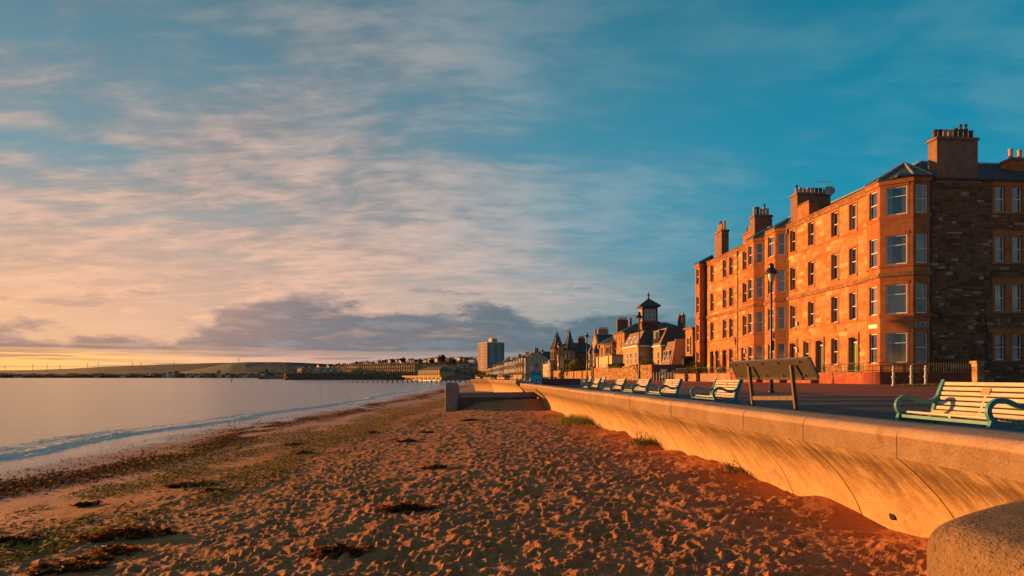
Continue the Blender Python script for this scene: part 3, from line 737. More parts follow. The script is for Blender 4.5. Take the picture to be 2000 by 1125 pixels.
def window(parent, fr, a0, a1, z0, z1, depth=.16, curtain=None, fw=.055, split=.5, mid=False, sill=True, surround=None, sw=.16, panes=True, open_=False, room=True):
    """sash window in an opening: frame > pane, curtain, sill"""
    mb = MB(); d0, d1 = -depth-.05, -depth
    fbox(mb, fr, a0, a0+fw, z0, z1, d0, d1); fbox(mb, fr, a1-fw, a1, z0, z1, d0, d1)
    fbox(mb, fr, a0+fw, a1-fw, z0, z0+fw*1.3, d0, d1-.002); fbox(mb, fr, a0+fw, a1-fw, z1-fw, z1, d0, d1-.002)
    zm = z0+(z1-z0)*split
    fbox(mb, fr, a0+fw, a1-fw, zm-.025, zm+.025, d0-.012, d1+.012)
    if mid: fbox(mb, fr, (a0+a1)/2-.02, (a0+a1)/2+.02, zm+.025, z1-fw, d0, d1-.012)
    w = mb.build('window', WHITE, parent)
    for (p, q, d) in ((z0+fw, zm-.02, -.015), (zm+.02, z1-fw*.9, -.03)):
        g = MB(); g.poly([fr.p(a0+fw*.9, p, d1+d-.012), fr.p(a1-fw*.9, p, d1+d-.012), fr.p(a1-fw*.9, q, d1+d-.012), fr.p(a0+fw*.9, q, d1+d-.012)])
        g.build('pane', GLASS, w)
    if room:
        g = MB(); dr = -depth-.5
        g.poly([fr.p(a0-.1, z0-.1, dr), fr.p(a1+.1, z0-.1, dr), fr.p(a1+.1, z1+.1, dr), fr.p(a0-.1, z1+.1, dr)])
        for (p, q) in (((a0-.1, z0-.1), (a0-.1, z1+.1)), ((a1+.1, z0-.1), (a1+.1, z1+.1)), ((a0-.1, z1+.1), (a1+.1, z1+.1)), ((a0-.1, z0-.1), (a1+.1, z0-.1))):
            g.poly([fr.p(*p, -depth-.06), fr.p(*q, -depth-.06), fr.p(*q, dr), fr.p(*p, dr)])
        g.build('room_back', DARKROOM, w)
    if curtain:
        kind, spans = curtain
        cm = {'net': CURTAIN, 'amber': WARMCURTAIN}[kind]
        for (k0, k1, kb, kt) in spans:
            g = MB(); n = 14; A0 = a0+fw+(a1-a0-2*fw)*k0; A1 = a0+fw+(a1-a0-2*fw)*k1
            zb, zt = z0+(z1-z0)*kb, z0+(z1-z0)*kt
            for i in range(n):
                x, y = A0+(A1-A0)*i/n, A0+(A1-A0)*(i+1)/n; e, f_ = -depth-.13-.025*math.sin(i*2.1), -depth-.13-.025*math.sin((i+1)*2.1)
                g.poly([fr.p(x, zb, e), fr.p(y, zb, f_), fr.p(y, zt, f_), fr.p(x, zt, e)])
            g.build('curtain', cm, w)
    if sill:
        g = MB(); fbox(g, fr, a0-.14, a1+.14, z0-.16, z0-.002, -depth, .075); g.build('sill', surround or DRESSED, w)
    if surround:
        g = MB()
        fbox(g, fr, a0-sw, a0-.001, z0-.002, z1+.001, -.02, .035); fbox(g, fr, a1+.001, a1+sw, z0-.002, z1+.001, -.02, .035)
        fbox(g, fr, a0-sw, a1+sw, z1+.002, z1+sw*1.3, -.02, .038)
        g.build('surround', surround, w)
    return w
def door(parent, fr, a0, a1, z0, z1, mat, depth=.34, fan=.42, surround=DRESSED, sw=.2, name='door'):
    mb = MB(); zt = z1-fan
    fbox(mb, fr, a0+.05, a1-.05, z0, zt, -depth-.05, -depth)
    for (p, q) in ((.12, .44), (.56, .88)):
        for (r, s_) in ((.06, .36), (.42, .94)):
            A0, A1 = a0+(a1-a0)*p, a0+(a1-a0)*q
            fbox(mb, fr, A0, A1, z0+(zt-z0)*r, z0+(zt-z0)*s_, -depth, -depth+.018)
    d = mb.build(name, mat, parent)
    g = MB(); fbox(g, fr, a0, a0+.05, z0, z1, -depth-.06, -depth+.03); fbox(g, fr, a1-.05, a1, z0, z1, -depth-.06, -depth+.03); fbox(g, fr, a0+.05, a1-.05, zt, zt+.09, -depth-.06, -depth+.05); fbox(g, fr, a0+.05, a1-.05, z1-.05, z1, -depth-.06, -depth+.03)
    g.build('door_frame', WHITE, d)
    g = MB(); g.poly([fr.p(a0+.05, zt+.09, -depth-.02), fr.p(a1-.05, zt+.09, -depth-.02), fr.p(a1-.05, z1-.05, -depth-.02), fr.p(a0+.05, z1-.05, -depth-.02)]); g.build('fanlight', FARGLASS, d)
    g = MB(); fbox(g, fr, a0-.1, a1+.1, z0-.3, z0-.004, -depth, .30); g.build('step', DRESSED, d)
    g = MB(); fbox(g, fr, a0-sw, a0-.001, z0-.002, z1, -.02, .035); fbox(g, fr, a1+.001, a1+sw, z0-.002, z1, -.02, .035); fbox(g, fr, a0-sw, a1+sw, z1+.002, z1+.26, -.02, .038)
    g.build('surround', surround, d)
    return d
def pot(parent, x, y, z, h=.75, r=.15, mat=None, cowl=False):
    mb = MB(); mb.lathe([(r*1.15, 0), (r*1.15, .06), (r*.95, .09), (r*.90, h*.8), (r*1.08, h*.86), (r*1.08, h*.95), (r*.86, h), (r*.70, h-.02), (r*.7, h*.5)], 10)
    o = mb.build('chimney_pot', mat or POT, parent, (x, y, z), smooth=False)
    if cowl:
        m2 = MB(); m2.lathe([(r*.5, h), (r*.5, h+.2), (r*.9, h+.22), (r*.6, h+.34), (.02, h+.36)], 8)
        m2.box(-.02, -.02, h, .02, .02, h+.3); m2.build('chimney_pot', DARKPOT, parent, (x, y, z))
    return o
def stack(parent, fr, a0, a1, d0, d1, z0, z1, mat, pots, axis='d', pot_h=.75, cap=COURSE, potmat=None):
    """chimney: a along the wall, d depth (negative = inland)"""
    mb = MB(); fbox(mb, fr, a0, a1, z0, z1, d0, d1); c = mb.build('chimney', mat, parent)
    g = MB(); fbox(g, fr, a0-.10, a1+.10, z1, z1+.10, d0-.10, d1+.10); fbox(g, fr, a0-.04, a1+.04, z1+.10, z1+.20, d0-.04, d1+.04); g.build('chimney_cap', cap, c)
    for i in range(pots):
        k = (i+.5)/pots
        if axis == 'd': q = fr.p((a0+a1)/2, z1+.2, d1-.06+(d0-d1+.12)*k)
        else: q = fr.p(a0+(a1-a0)*k, z1+.2, (d0+d1)/2)
        dark = random.random() < .25
        pot(c, q[0], q[1], q[2]-.02, pot_h*random.uniform(.85, 1.12), .155, (potmat or (DARKPOT if dark else POT)), cowl=random.random() < .18)
    return c

# ================================================================ the red sandstone tenement
TU = Vector((-.0857, .9963)); TWI = Vector((.9963, .0857))       # along the front, inland
TO = Vector((26.41, 46.9))
def TP(s, w): q = TO+TU*s+TWI*w; return (q.x, q.y)
ST = [(3.70, 5.80), (7.10, 9.15), (10.52, 12.55), (13.95, 15.90)]
EAVE = 16.45; BASE = 2.1
TEN = empty('tenement', (TO.x, TO.y, 0))
tag(TEN, 'four storey orange sandstone tenement with corner bay and chimney stacks facing the sea', 'building')
class TenParent: pass
def build_tenement():
    par = TEN
    # parts are built in world coordinates; the empty sits at the corner, so cancel its offset
    inv = Matrix.Translation((-TO.x, -TO.y, 0))
    before = set(bpy.data.objects)
    front = Frame(TP(0, 0), TU, -TWI)
    WW = .47
    cols = [5.1, 7.6, 11.2, 14.35, 24.5, 28.0, 29.8, 33.5]
    ops = []; wins = []; doors = []
    for lv in (1, 2, 3):
        for c in cols: wins.append((c-WW, c+WW, *ST[lv]))
    for c in (7.6, 12.0, 24.8, 28.0, 31.9): wins.append((c-WW, c+WW, *ST[0]))
    DZ = 2.75
    GREEN = pmat('green_door_paint', (.06, .22, .03), (.05, .18, .025), 5, .4, spec=.5); DKGREEN = pmat('dark_green_door_paint', (.012, .06, .045), None, rough=.4, spec=.5)
    BROWN = pmat('brown_door_paint', (.13, .05, .02), None, rough=.5); DKDOOR = pmat('dark_close_door', (.03, .014, .008), None, rough=.6)
    for c, m in ((5.1, GREEN), (9.9, DKGREEN), (14.35, BROWN), (29.8, DKDOOR), (33.5, DKDOOR)): doors.append((c-.56, c+.56, DZ, 5.75, m))
    ops = wins+[d[:4] for d in doors]
    L = 37.0
    skip = [(-1, 2.55), (15.4, 18.65), (19.9, 22.95), (35.5, 38)]
    mb = backing(MB(), front, L, BASE, EAVE, ops, a0=2.4); mb.build('wall', MORTAR, par)
    blk = [(o[0]-.16, o[1]+.16, o[2]-.16, o[3]+.22) for o in wins]+[(d[0]-.2, d[1]+.2, d[2]-.3, d[3]+.26) for d in doors]
    blk += [(a, b, 0, 99) for a, b in skip]
    BANDS = [(9.70, 9.98, .13), (6.86, 6.98, .05), (13.66, 13.80, .05), (16.10, 16.45, .10)]
    blk += [(-1, 40, b[0], b[1]) for b in BANDS]
    st = courses(L, BASE+.5, 16.10, blk, (.29, .37), (.5, 1.35), 5, gap=.010, levels=[6.86, 6.98, 9.70, 9.98, 13.66, 13.80])
    tones = [0, 0, 0, .3, .5, .8, 1, 1.2, 1.5, 2.0, 0.05]
    lay_stones(par, front, st, SANDSTONE, 'ashlar_stone', 300, lambda s: (s[1]-s[0])*(s[3]-s[2])/(50+s[0])**3, tones, (.005, .015), stuffname='far_ashlar_stones')
    runs = [(2.55, 15.4), (22.95, 35.5), (18.65, 19.9)]
    for z0, z1, pr in BANDS:
        for a, b in runs:
            g = MB(); fbox(g, front, a, b, z0, z1, -.05, pr)
            if pr > .1 and z1 < 12: fbox(g, front, a, b, z1, z1+.06, -.05, pr*.55)
            g.build('string_course', COURSE if pr > .06 else DRESSED, par)
    g = MB()
    for a, b in runs: fbox(g, front, a, b, BASE, BASE+.5, -.05, .06)
    g.build('plinth', DRESSED, par)
    rd = random.Random(3)
    def cur():
        r = rd.random()
        if r < .25: return ('net', [(0, 1, .5, 1)])
        if r < .55: return ('net', [(0, .26, 0, 1), (.76, 1, 0, 1)])
        if r < .68: return ('net', [(0, 1, 0, 1)])
        if r < .76: return ('amber', [(.0, .3, 0, 1), (.72, 1, 0, 1)])
        return None
    for o in wins: window(par, front, *o, depth=.17, curtain=cur(), surround=DRESSED)
    for d in doors: door(par, front, *d[:4], d[4])
    # ---- bays
    def bay(pts, name, widths, roof_apex=None, flat=False, win_inset=.10):
        """pts: plan (s, w) from near to far along the outside"""
        P = [TP(*p) for p in pts]; cen = Vector((sum(p[0] for p in P)/len(P), sum(p[1] for p in P)/len(P)))+TWI*1.2
        faces = []
        for i in range(len(P)-1):
            fr = frame_pts(P[i], P[i+1], cen); Lf = (Vector(P[i+1])-Vector(P[i])).length
            wd = widths[i]
            ops = []
            if wd:
                ops = [(Lf/2-wd/2, Lf/2+wd/2, *s) for s in ST]
            backing(MB(), fr, Lf, BASE, EAVE, ops, .2).build('bay_wall', DRESSED, par)
            # dressed stones: pilaster strips and spandrel blocks with fine joints
            stn = []
            if wd:
                for lv, (a, b, z0, z1) in enumerate(ops):
                    for (p, q) in ((.0, a-.12), (b+.12, Lf)):
                        if q-p > .08: stn.append((p+.004, q-.004, z0+.01, z1-.01))
            zz = [BASE+.55]+[v for s in ST for v in (s[0]-.16, s[1]+.22)]+[16.10]
            for k in range(0, len(zz), 2):
                z0, z1 = zz[k], zz[k+1]
                if z1-z0 < .12: continue
                nrow = max(1, round((z1-z0)/.42)); h = (z1-z0)/nrow
                for r in range(nrow):
                    zr = z0+r*h
                    for bnd in BANDS[:3]:
                        pass
                    cut = Lf*(.5+rd.uniform(-.18, .18)) if Lf > 1.2 else Lf
                    stn.append((.004, cut-.004, zr+.006, zr+h-.006))
                    if cut < Lf: stn.append((cut+.004, Lf-.004, zr+.006, zr+h-.006))
            for a, b, z0, z1 in stn:
                g = MB(); e = .01; pr = .014
                v = [fr.p(a, z0), fr.p(b, z0), fr.p(b, z1), fr.p(a, z1), fr.p(a+e, z0+e, pr), fr.p(b-e, z0+e, pr), fr.p(b-e, z1-e, pr), fr.p(a+e, z1-e, pr)]
                g.add(v, [(4,5,6,7),(0,1,5,4),(1,2,6,5),(2,3,7,6),(3,0,4,7)]); g.build('bay_stone', DRESSED, par)
            for o in ops:
                window(par, fr, *o, depth=win_inset, curtain=cur(), fw=.075 if wd > 1 else .06, split=.66 if wd > 1.1 else .5, sill=False, surround=None)
                g = MB(); fbox(g, fr, o[0]-.12, o[0]-.001, o[2], o[3], -.02, .02); fbox(g, fr, o[1]+.001, o[1]+.12, o[2], o[3], -.02, .02); fbox(g, fr, o[0]-.12, o[1]+.12, o[3]+.001, o[3]+.2, -.02, .022)
                g.build('surround', DRESSED, par)
            ext = .05
            for z0, z1, pr in BANDS+[(3.54, 3.69, .07), (10.36, 10.51, .07), (6.98, 7.09, .09), (13.80, 13.94, .08)]:
                g = MB(); fbox(g, fr, -pr*.41, Lf+pr*.41, z0, z1, -.02, pr+.012); g.build('string_course', COURSE if pr > .11 else DRESSED, par)
            fbox(MB(), fr, -.02, Lf+.02, BASE, BASE+.52, -.02, .05).build('plinth', DRESSED, par)
            faces.append((fr, Lf))
        # roof
        if roof_apex:
            ex = .16; out = []
            for p in P:
                d = (Vector(p)-(cen-TWI*.2)).normalized(); out.append((p[0]+d.x*ex, p[1]+d.y*ex))
            A = [(*TP(a[0], a[1]), a[2]) for a in roof_apex]
            g = MB(); lead = MB()
            if len(A) == 1:
                for i in range(len(out)-1): g.poly([(*out[i], EAVE+.05), (*out[i+1], EAVE+.05), A[0]])
            else:
                n = len(out)
                for i in range(n-1):
                    t0 = A[0] if i < n/2 else A[1]; t1 = A[0] if i+1 < n/2 else A[1]
                    if t0 == t1: g.poly([(*out[i], EAVE+.05), (*out[i+1], EAVE+.05), t0])
                    else: g.poly([(*out[i], EAVE+.05), (*out[i+1], EAVE+.05), t1, t0])
            r = g.build('bay_roof', SLATE, par)
            for i, p in enumerate(out):
                t0 = A[0] if (len(A) == 1 or i < len(out)/2) else A[1]
                lead.tube([(p[0], p[1], EAVE+.08), (t0[0], t0[1], t0[2]+.04)], .075, 5)
            if len(A) > 1: lead.tube([(A[0][0], A[0][1], A[0][2]+.04), (A[1][0], A[1][1], A[1][2]+.04)], .08, 5)
            lead.build('lead_flashing', LEAD, r)
            g = MB(); q = [(*p, EAVE+.04) for p in out]; 
            for i in range(len(out)-1):
                f2 = frame_pts(out[i], out[i+1], cen); Lf = (Vector(out[i+1])-Vector(out[i])).length
                fbox(g, f2, -.02, Lf+.02, EAVE-.06, EAVE+.06, -.20, .03)
            g.build('gutter', IRON, par)
        return faces
    tf = bay([(0, 2.15), (-.4, 2.15), (-.4, .95), (1.05, -.5), (2.55, -.5), (2.55, 0)], 'corner', [0, .86, 1.30, .90, 0], [(1.6, 1.7, 17.95)])
    bay([(15.4, 0), (16.15, -.75), (17.9, -.75), (18.65, 0)], 'bay', [.66, 1.15, .66], [(16.6, 1.2, 17.7), (17.5, 1.2, 17.7)])
    bay([(19.9, 0), (20.65, -.75), (22.2, -.75), (22.95, 0)], 'bay', [.66, 1.0, .66], [(21.1, 1.2, 17.7), (21.8, 1.2, 17.7)])
    bay([(35.5, 0), (35.5, -.75), (37.0, -.75), (37.4, -.2), (37.4, 2.0)], 'far corner', [0, .85, 0, 0], [(36.6, 1.2, 17.6)])
    # ---- gable of dark rubble
    gab = Frame(TP(0, 2.15), TWI, -TU); GL = 13.0
    gw = []
    GST = [(3.90, 5.70), (7.33, 9.18), (10.76, 12.55), (14.25, 16.02)]
    for c in (7.58, 8.87, 12.6):
        for z in GST: gw.append((c-2.15-.38, c-2.15+.38, *z))
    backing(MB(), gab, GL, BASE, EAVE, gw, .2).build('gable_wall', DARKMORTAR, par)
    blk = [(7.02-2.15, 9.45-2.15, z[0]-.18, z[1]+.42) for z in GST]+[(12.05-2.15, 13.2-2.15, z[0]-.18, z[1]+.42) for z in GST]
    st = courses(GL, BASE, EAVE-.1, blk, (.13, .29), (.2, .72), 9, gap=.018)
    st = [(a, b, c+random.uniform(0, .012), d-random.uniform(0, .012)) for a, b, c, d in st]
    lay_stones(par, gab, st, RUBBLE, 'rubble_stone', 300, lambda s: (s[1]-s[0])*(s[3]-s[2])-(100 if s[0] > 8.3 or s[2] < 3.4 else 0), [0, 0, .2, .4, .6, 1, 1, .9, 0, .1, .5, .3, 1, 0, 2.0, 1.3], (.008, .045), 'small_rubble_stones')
    for i, o in enumerate(gw):
        window(par, gab, *o, depth=.12, curtain=('amber', [(0, 1, 0, .9)]) if i % 4 == 1 else (('net', [(0, 1, .62, 1)]) if i % 5 == 0 else None), mid=(i % 4 == 1), sill=False)
    for lo, hi in ((7.02-2.15, 9.45-2.15), (12.05-2.15, 13.2-2.15)):
        for k, z in enumerate(GST):
            g = MB(); cut = sorted([o for o in gw if lo < o[0] < hi and abs(o[2]-z[0]) < .1])
            a = lo
            for o in cut: fbox(g, gab, a, o[0]-.001, z[0], z[1], -.02, .05); a = o[1]+.001
            fbox(g, gab, a, hi, z[0], z[1], -.02, .05)
            fbox(g, gab, lo, hi, z[1]+.001, z[1]+.40, -.02, .052); fbox(g, gab, lo-.05, hi+.05, z[0]-.18, z[0]-.001, -.02, .09)
            g.build('surround', DRESSED, par)
    g = MB(); q0 = gab.p(.28, BASE, .1); g.tube([q0, (q0[0], q0[1], EAVE-.1)], .06, 8)
    for z in (4, 7, 10, 13, 15.5): g.lathe([(.085, z), (.085, z+.12)], 8, (q0[0], q0[1]))
    g.build('rain_pipe', IRON, par)
    g = MB(); cab = [(.35, 7.25), (1.2, 7.0), (2.2, 6.72), (3.0, 6.7), (4.0, 6.78), (4.5, 7.05)]
    g.tube([gab.p(a, z, .06) for a, z in cab], .03, 5); g.tube([gab.p(4.35, 6.9, .06), gab.p(4.42, 6.4, .06), gab.p(4.42, 5.2, .06), gab.p(4.42, 2.3, .06)], .03, 5)
    fbox(g, gab, .95, 1.25, 6.85, 7.15, .03, .14); g.build('cable', IRON, par)
    g = MB(); fbox(g, gab, -.05, GL, EAVE-.10, EAVE+.04, -.1, .16); g.build('gutter', IRON, par)
    # rainwater pipes on the front
    for a in (15.2, 26.2, 35.3):
        q = front.p(a, BASE, .09); g = MB(); g.tube([q, (q[0], q[1], 16.2)], .05, 6); g.lathe([(.12, 15.75), (.16, 16.05), (.16, 16.2)], 6, (q[0], q[1])); g.build('rain_pipe', IRON, par)
    # back and far walls close the volume
    g = MB(); D = 14.0
    g.poly([(*TP(0, D+1), BASE), (*TP(37.4, D+1), BASE), (*TP(37.4, D+1), EAVE), (*TP(0, D+1), EAVE)])
    g.poly([(*TP(37.3, 0), BASE), (*TP(37.3, D+1), BASE), (*TP(37.3, D+1), EAVE), (*TP(37.3, 0), EAVE)])
    g.build('rear_wall', DARKMORTAR, par)
    # roof: hipped at the gable end, with slate courses
    RZ = 19.6; e = .12; w0, w1, s1 = -e, 15.2, 37.5
    rg = 6.2
    def sl(a, b, c, d, n, nm='slate_course'):
        """sloping roof plane a-b (eave) to d-c (ridge), slate courses overlapping"""
        mb = MB(); a, b, c, d = map(Vector, (a, b, c, d)); nn = (b-a).cross(d-a).normalized()
        if nn.z < 0: nn = -nn
        for i in range(n):
            k0, k1 = i/n, (i+1)/n
            p, q, r, t = a.lerp(d, k0)+nn*.028, b.lerp(c, k0)+nn*.028, b.lerp(c, k1)+nn*.004, a.lerp(d, k1)+nn*.004
            mb.poly([p, q, r, t]); mb.poly([p-nn*.026, q-nn*.026, q, p])
        return mb
    e1 = (*TP(2.0, w0), EAVE+.02); e2 = (*TP(s1, w0), EAVE+.02); r1 = (*TP(rg, rg), RZ); r2 = (*TP(s1, rg), RZ)
    e0 = (*TP(-e, 2.0), EAVE+.02); e3 = (*TP(-e, w1), EAVE+.02); r3 = (*TP(rg, w1), RZ); cc = (*TP(-e, w0), EAVE+.02)
    roof = sl(cc, e2, r2, r1, 24).build('roof', SLATE, par)
    sl(e3, cc, r1, r3, 24).build('roof', SLATE, par)
    g = MB(); g.poly([r2, (*TP(s1, w1), EAVE+.02), (*TP(rg, w1), EAVE+.02), r1]); g.poly([e2, r2, (*TP(s1, w1), EAVE)]); g.build('roof', SLATE, par)
    g = MB(); g.tube([r1, r2], .12, 6); g.tube([r1, r3], .12, 6); g.tube([cc, r1], .09, 6); g.build('lead_flashing', LEAD, roof)
    for a, b in ((2.55, 15.4), (22.95, 35.5)):
        fbox(MB(), front, a, b, EAVE-.02, EAVE+.09, -.1, .15).build('gutter', COURSE, par)
    # chimneys
    stack(par, gab, .78, 3.80, -.85, .03, EAVE-.3, 19.15, HARL, 8, 'a', .72)
    stack(par, front, 13.6, 14.75, -3.1, -.02, 16.0, 18.9, HARL, 8, 'd', .55)
    fbox(MB(), front, 11.6, 13.55, 16.2, 17.75, -.9, -.01).build('wallhead', DRESSED, par)
    g = MB(); fbox(g, front, 11.5, 13.65, 17.75, 17.87, -1.0, .06); g.build('chimney_cap', COURSE, par)
    stack(par, front, 22.9, 24.0, -2.2, -.35, 16.6, 19.15, HARL, 5, 'd', .85)
    stack(par, front, 24.2, 27.2, -1.9, -1.0, 16.6, 18.05, DRESSED, 8, 'a', .8)
    stack(par, front, 30.7, 32.7, -.85, -.01, 16.3, 19.3, HARL, 6, 'a', .9)
    stack(par, gab, 9.25, 10.7, -4.4, -3.3, 17.4, 19.0, DRESSED, 2, 'a', .9)
    fbox(MB(), front, 3.2, 5.2, 16.4, 17.35, -1.9, -1.0).build('wallhead', COURSE, par)
    # small fittings
    PL = pmat('pale_fitting', (.6, .52, .4), None, rough=.5)
    for a, z in ((13.45, 7.25), (13.45, 4.9), (24.3, 5.2), (32.5, 5.3)):
        fbox(MB(), front, a-.1, a+.1, z, z+.38, .02, .16).build('alarm_box', PL, par)
    for a in (4.3, 9.1, 13.5): 
        q = front.p(a, 2.6, .07); g = MB(); g.tube([q, (q[0], q[1], 6.1)], .03, 5); g.build('rain_pipe', IRON, par)
    # street name plates on the corner bay
    SIGNBLUE = pmat('dark_sign_enamel', (.012, .016, .022), None, rough=.3, spec=.5); SIGNWHITE = pmat('white_sign_enamel', (.78, .74, .66), None, rough=.4)
    fr = tf[1][0]; Ls = tf[1][1]
    s = fbox(MB(), fr, .18, Ls-.14, 6.16, 6.42, .02, .05).build('street_sign', SIGNBLUE, par)
    fbox(MB(), fr, .155, Ls-.115, 6.135, 6.445, .015, .045).build('sign_border', SIGNWHITE, s)
    cu = bpy.data.curves.new('lettering', 'FONT'); cu.body = 'LAING TERR.'; cu.size = .2; cu.align_x = 'CENTER'; cu.align_y = 'CENTER'
    to = bpy.data.objects.new('lettering', cu); C.objects.link(to); bpy.context.view_layer.update()
    me = bpy.data.meshes.new_from_object(to.evaluated_get(bpy.context.evaluated_depsgraph_get())); bpy.data.objects.remove(to)
    me.materials.clear(); me.materials.append(SIGNWHITE)
    o = link('lettering', me, s); c = fr.p(Ls/2+.02, 6.285, .056); o.location = c
    o.rotation_euler = (R(90), 0, math.atan2(-fr.n.x, fr.n.y)+math.pi); wid = max(v.co.x for v in me.vertices)-min(v.co.x for v in me.vertices)
    k = (Ls-.40)/wid; o.scale = (k, 1.0, 1)
    fr = tf[3][0]; Ls = tf[3][1]
    fbox(MB(), fr, .25, Ls-.22, 6.18, 6.46, .02, .045).build('street_sign', SIGNWHITE, par)
    for o in set(bpy.data.objects)-before:
        if o.parent is TEN: o.matrix_parent_inverse = inv
        elif o.parent is not None and o.type == 'MESH' and o.parent.parent is TEN: pass
build_tenement()

# ================================================================ promenade furniture
def smooth_path(pts, n=5):
    out = []
    P = [Vector(p) for p in pts]
    for i in range(len(P)-1):
        p0, p1, p2, p3 = P[max(i-1, 0)], P[i], P[i+1], P[min(i+2, len(P)-1)]
        for k in range(n):
            t = k/n
            out.append(.5*((2*p1)+(-p0+p2)*t+(2*p0-5*p1+4*p2-p3)*t*t+(-p0+3*p1-3*p2+p3)*t**3))
    out.append(P[-1]); return out
def ribbon(mb, pts, wid, y0, y1, n=5):
    """flat bar bent along a path in the x-z plane, from y0 to y1"""
    P = smooth_path(pts, n); m = len(P); v = []
    for k, p in enumerate(P):
        t = (P[min(k+1, m-1)]-P[max(k-1, 0)]).normalized(); q = Vector((-t.y, t.x))
        w_ = (wid[0]+(wid[1]-wid[0])*k/(m-1) if isinstance(wid, tuple) else wid)/2
        a, b = p+q*w_, p-q*w_
        v += [(a.x, y0, a.y), (b.x, y0, b.y), (b.x, y1, b.y), (a.x, y1, a.y)]
    f = []
    for k in range(m-1):
        for i in range(4):
            j = (i+1) % 4; f.append((k*4+i, k*4+j, k*4+4+j, k*4+4+i))
    f += [(3, 2, 1, 0), tuple((m-1)*4+i for i in range(4))]
    mb.add(v, f)
BLEN = 1.72
def make_bench():
    root = empty('promenade_bench')
    mb = MB(); T = .055
    def fr(y):
        ribbon(mb, [(.535, .0), (.525, .14), (.535, .28), (.50, .42), (.515, .52), (.565, .66), (.61, .78), (.655, .875)], (.075, .085), y, y+T)
        ribbon(mb, [(.575, .69), (.50, .615), (.40, .585), (.29, .60), (.18, .645), (.07, .655), (-.01, .615), (-.045, .55), (-.03, .475), (.01, .43)], .055, y+.003, y+T-.003)
        ribbon(mb, [(.0, .43), (.05, .375), (.15, .325), (.27, .305), (.38, .325), (.46, .375), (.51, .45)], .075, y+.001, y+T-.001)
        ribbon(mb, [(.015, .43), (-.02, .32), (-.025, .18), (.0, .06), (-.01, .0)], (.075, .06), y, y+T)
        ribbon(mb, [(.0, .03), (.06, .115), (.16, .17), (.27, .185), (.38, .17), (.48, .11), (.54, .03)], .05, y+.002, y+T-.002)
        ribbon(mb, [(.27, .18), (.27, .24), (.27, .31)], .065, y+.004, y+T-.004, 2)
    for y in (0, BLEN-T):
        mb = MB(); fr(y); o = mb.build('end_frame', TEAL, root)
        for p in o.data.polygons: p.use_smooth = False
    # slats follow the seat and back curve
    S = smooth_path([(.03, .455), (.16, .435), (.30, .42), (.42, .425), (.485, .47), (.53, .58), (.575, .70), (.635, .865)], 12)
    ln = [0]
    for a, b in zip(S, S[1:]): ln.append(ln[-1]+(b-a).length)
    def at(d):
        for k in range(len(S)-1):
            if ln[k+1] >= d: t = (d-ln[k])/(ln[k+1]-ln[k]); return S[k].lerp(S[k+1], t), (S[k+1]-S[k]).normalized()
        return S[-1], (S[-1]-S[-2]).normalized()
    n = 13; pitch = ln[-1]/n
    for i in range(n):
        c, t = at((i+.5)*pitch); q = Vector((-t.y, t.x)); w_ = pitch*.34; h = .012
        mb = MB(); v = []
        for y in (T-.012, BLEN-T+.012):
            for (a, b) in ((-w_, -h), (w_, -h), (w_, h*.6), (w_*.85, h), (-w_*.85, h), (-w_, h*.6)):
                p = c+t*a+q*b; v.append((p.x, y, p.y))
        mb.add(v, [(i_, (i_+1) % 6, 6+(i_+1) % 6, 6+i_) for i_ in range(6)]); mb.build('slat', SLATMAT, root)
    mb = MB(); mb.box(-.005, T, .375, .03, BLEN-T, .415); mb.build('front_rail', TEAL, root)
    c = []
    mb = MB(); ribbon(mb, [(p.x+.016, p.y-.020) for p in S[6::10]], .03, BLEN/2-.02, BLEN/2+.02, 3); mb.build('centre_strap', SLATMAT, root)
    a, ta = at(ln[-1]*.80); b, _ = at(ln[-1]*.895); nrm = Vector((-ta.y, ta.x))
    mb = MB(); a = a+nrm*.018; b = b+nrm*.018; y0, y1 = BLEN/2-.085, BLEN/2+.055
    mb.add([(a.x, y0, a.y), (a.x, y1, a.y), (b.x, y1, b.y), (b.x, y0, b.y), (a.x-.006, y0, a.y), (a.x-.006, y1, a.y), (b.x-.006, y1, b.y), (b.x-.006, y0, b.y)], [(4,5,6,7),(0,1,5,4),(1,2,6,5),(2,3,7,6),(3,0,4,7)]); mb.build('plaque', PLAQUE, root)
    return root
bench0 = make_bench()
BLAB = ['large near teal and cream slatted bench at the right edge of the picture', 'teal and cream slatted bench just left of the tilted information board',
        'third teal bench from the camera, with a small plaque on its back', 'fourth teal and cream bench from the camera along the sea wall', 'fifth teal and cream bench from the camera along the sea wall',
        'last of the six closely spaced teal benches, nearest the blue bin', 'small far bench right of the blue poster bin, right one of two', 'small far bench right of the blue poster bin, left one of two',
        'far bench just left of the blue poster bin', 'middle of the three far benches left of the blue bin', 'farthest bench beyond the beach gap, left of the blue bin']
BPOS = [(5.92, 7.72, 0), (5.87, 16.35, 0), (5.87, 21.0, 0), (5.87, 24.6, 0), (5.87, 28.5, 0), (5.87, 34.0, 0), (10.6, 56.5, 0), (10.7, 63.5, 0), (6.9, 84, 0), (6.9, 93, 0), (6.9, 102, 0)]
for i, (x0, Y, _) in enumerate(BPOS):
    b = bench0 if i == 0 else copy_tree(bench0)
    b.location = (x0-.061*Y, Y, prom_z(x0)); b.rotation_euler = (0, 0, WRZ+random.uniform(-.012, .012))
    tag(b, BLAB[i], 'bench', 'teal benches facing the sea')
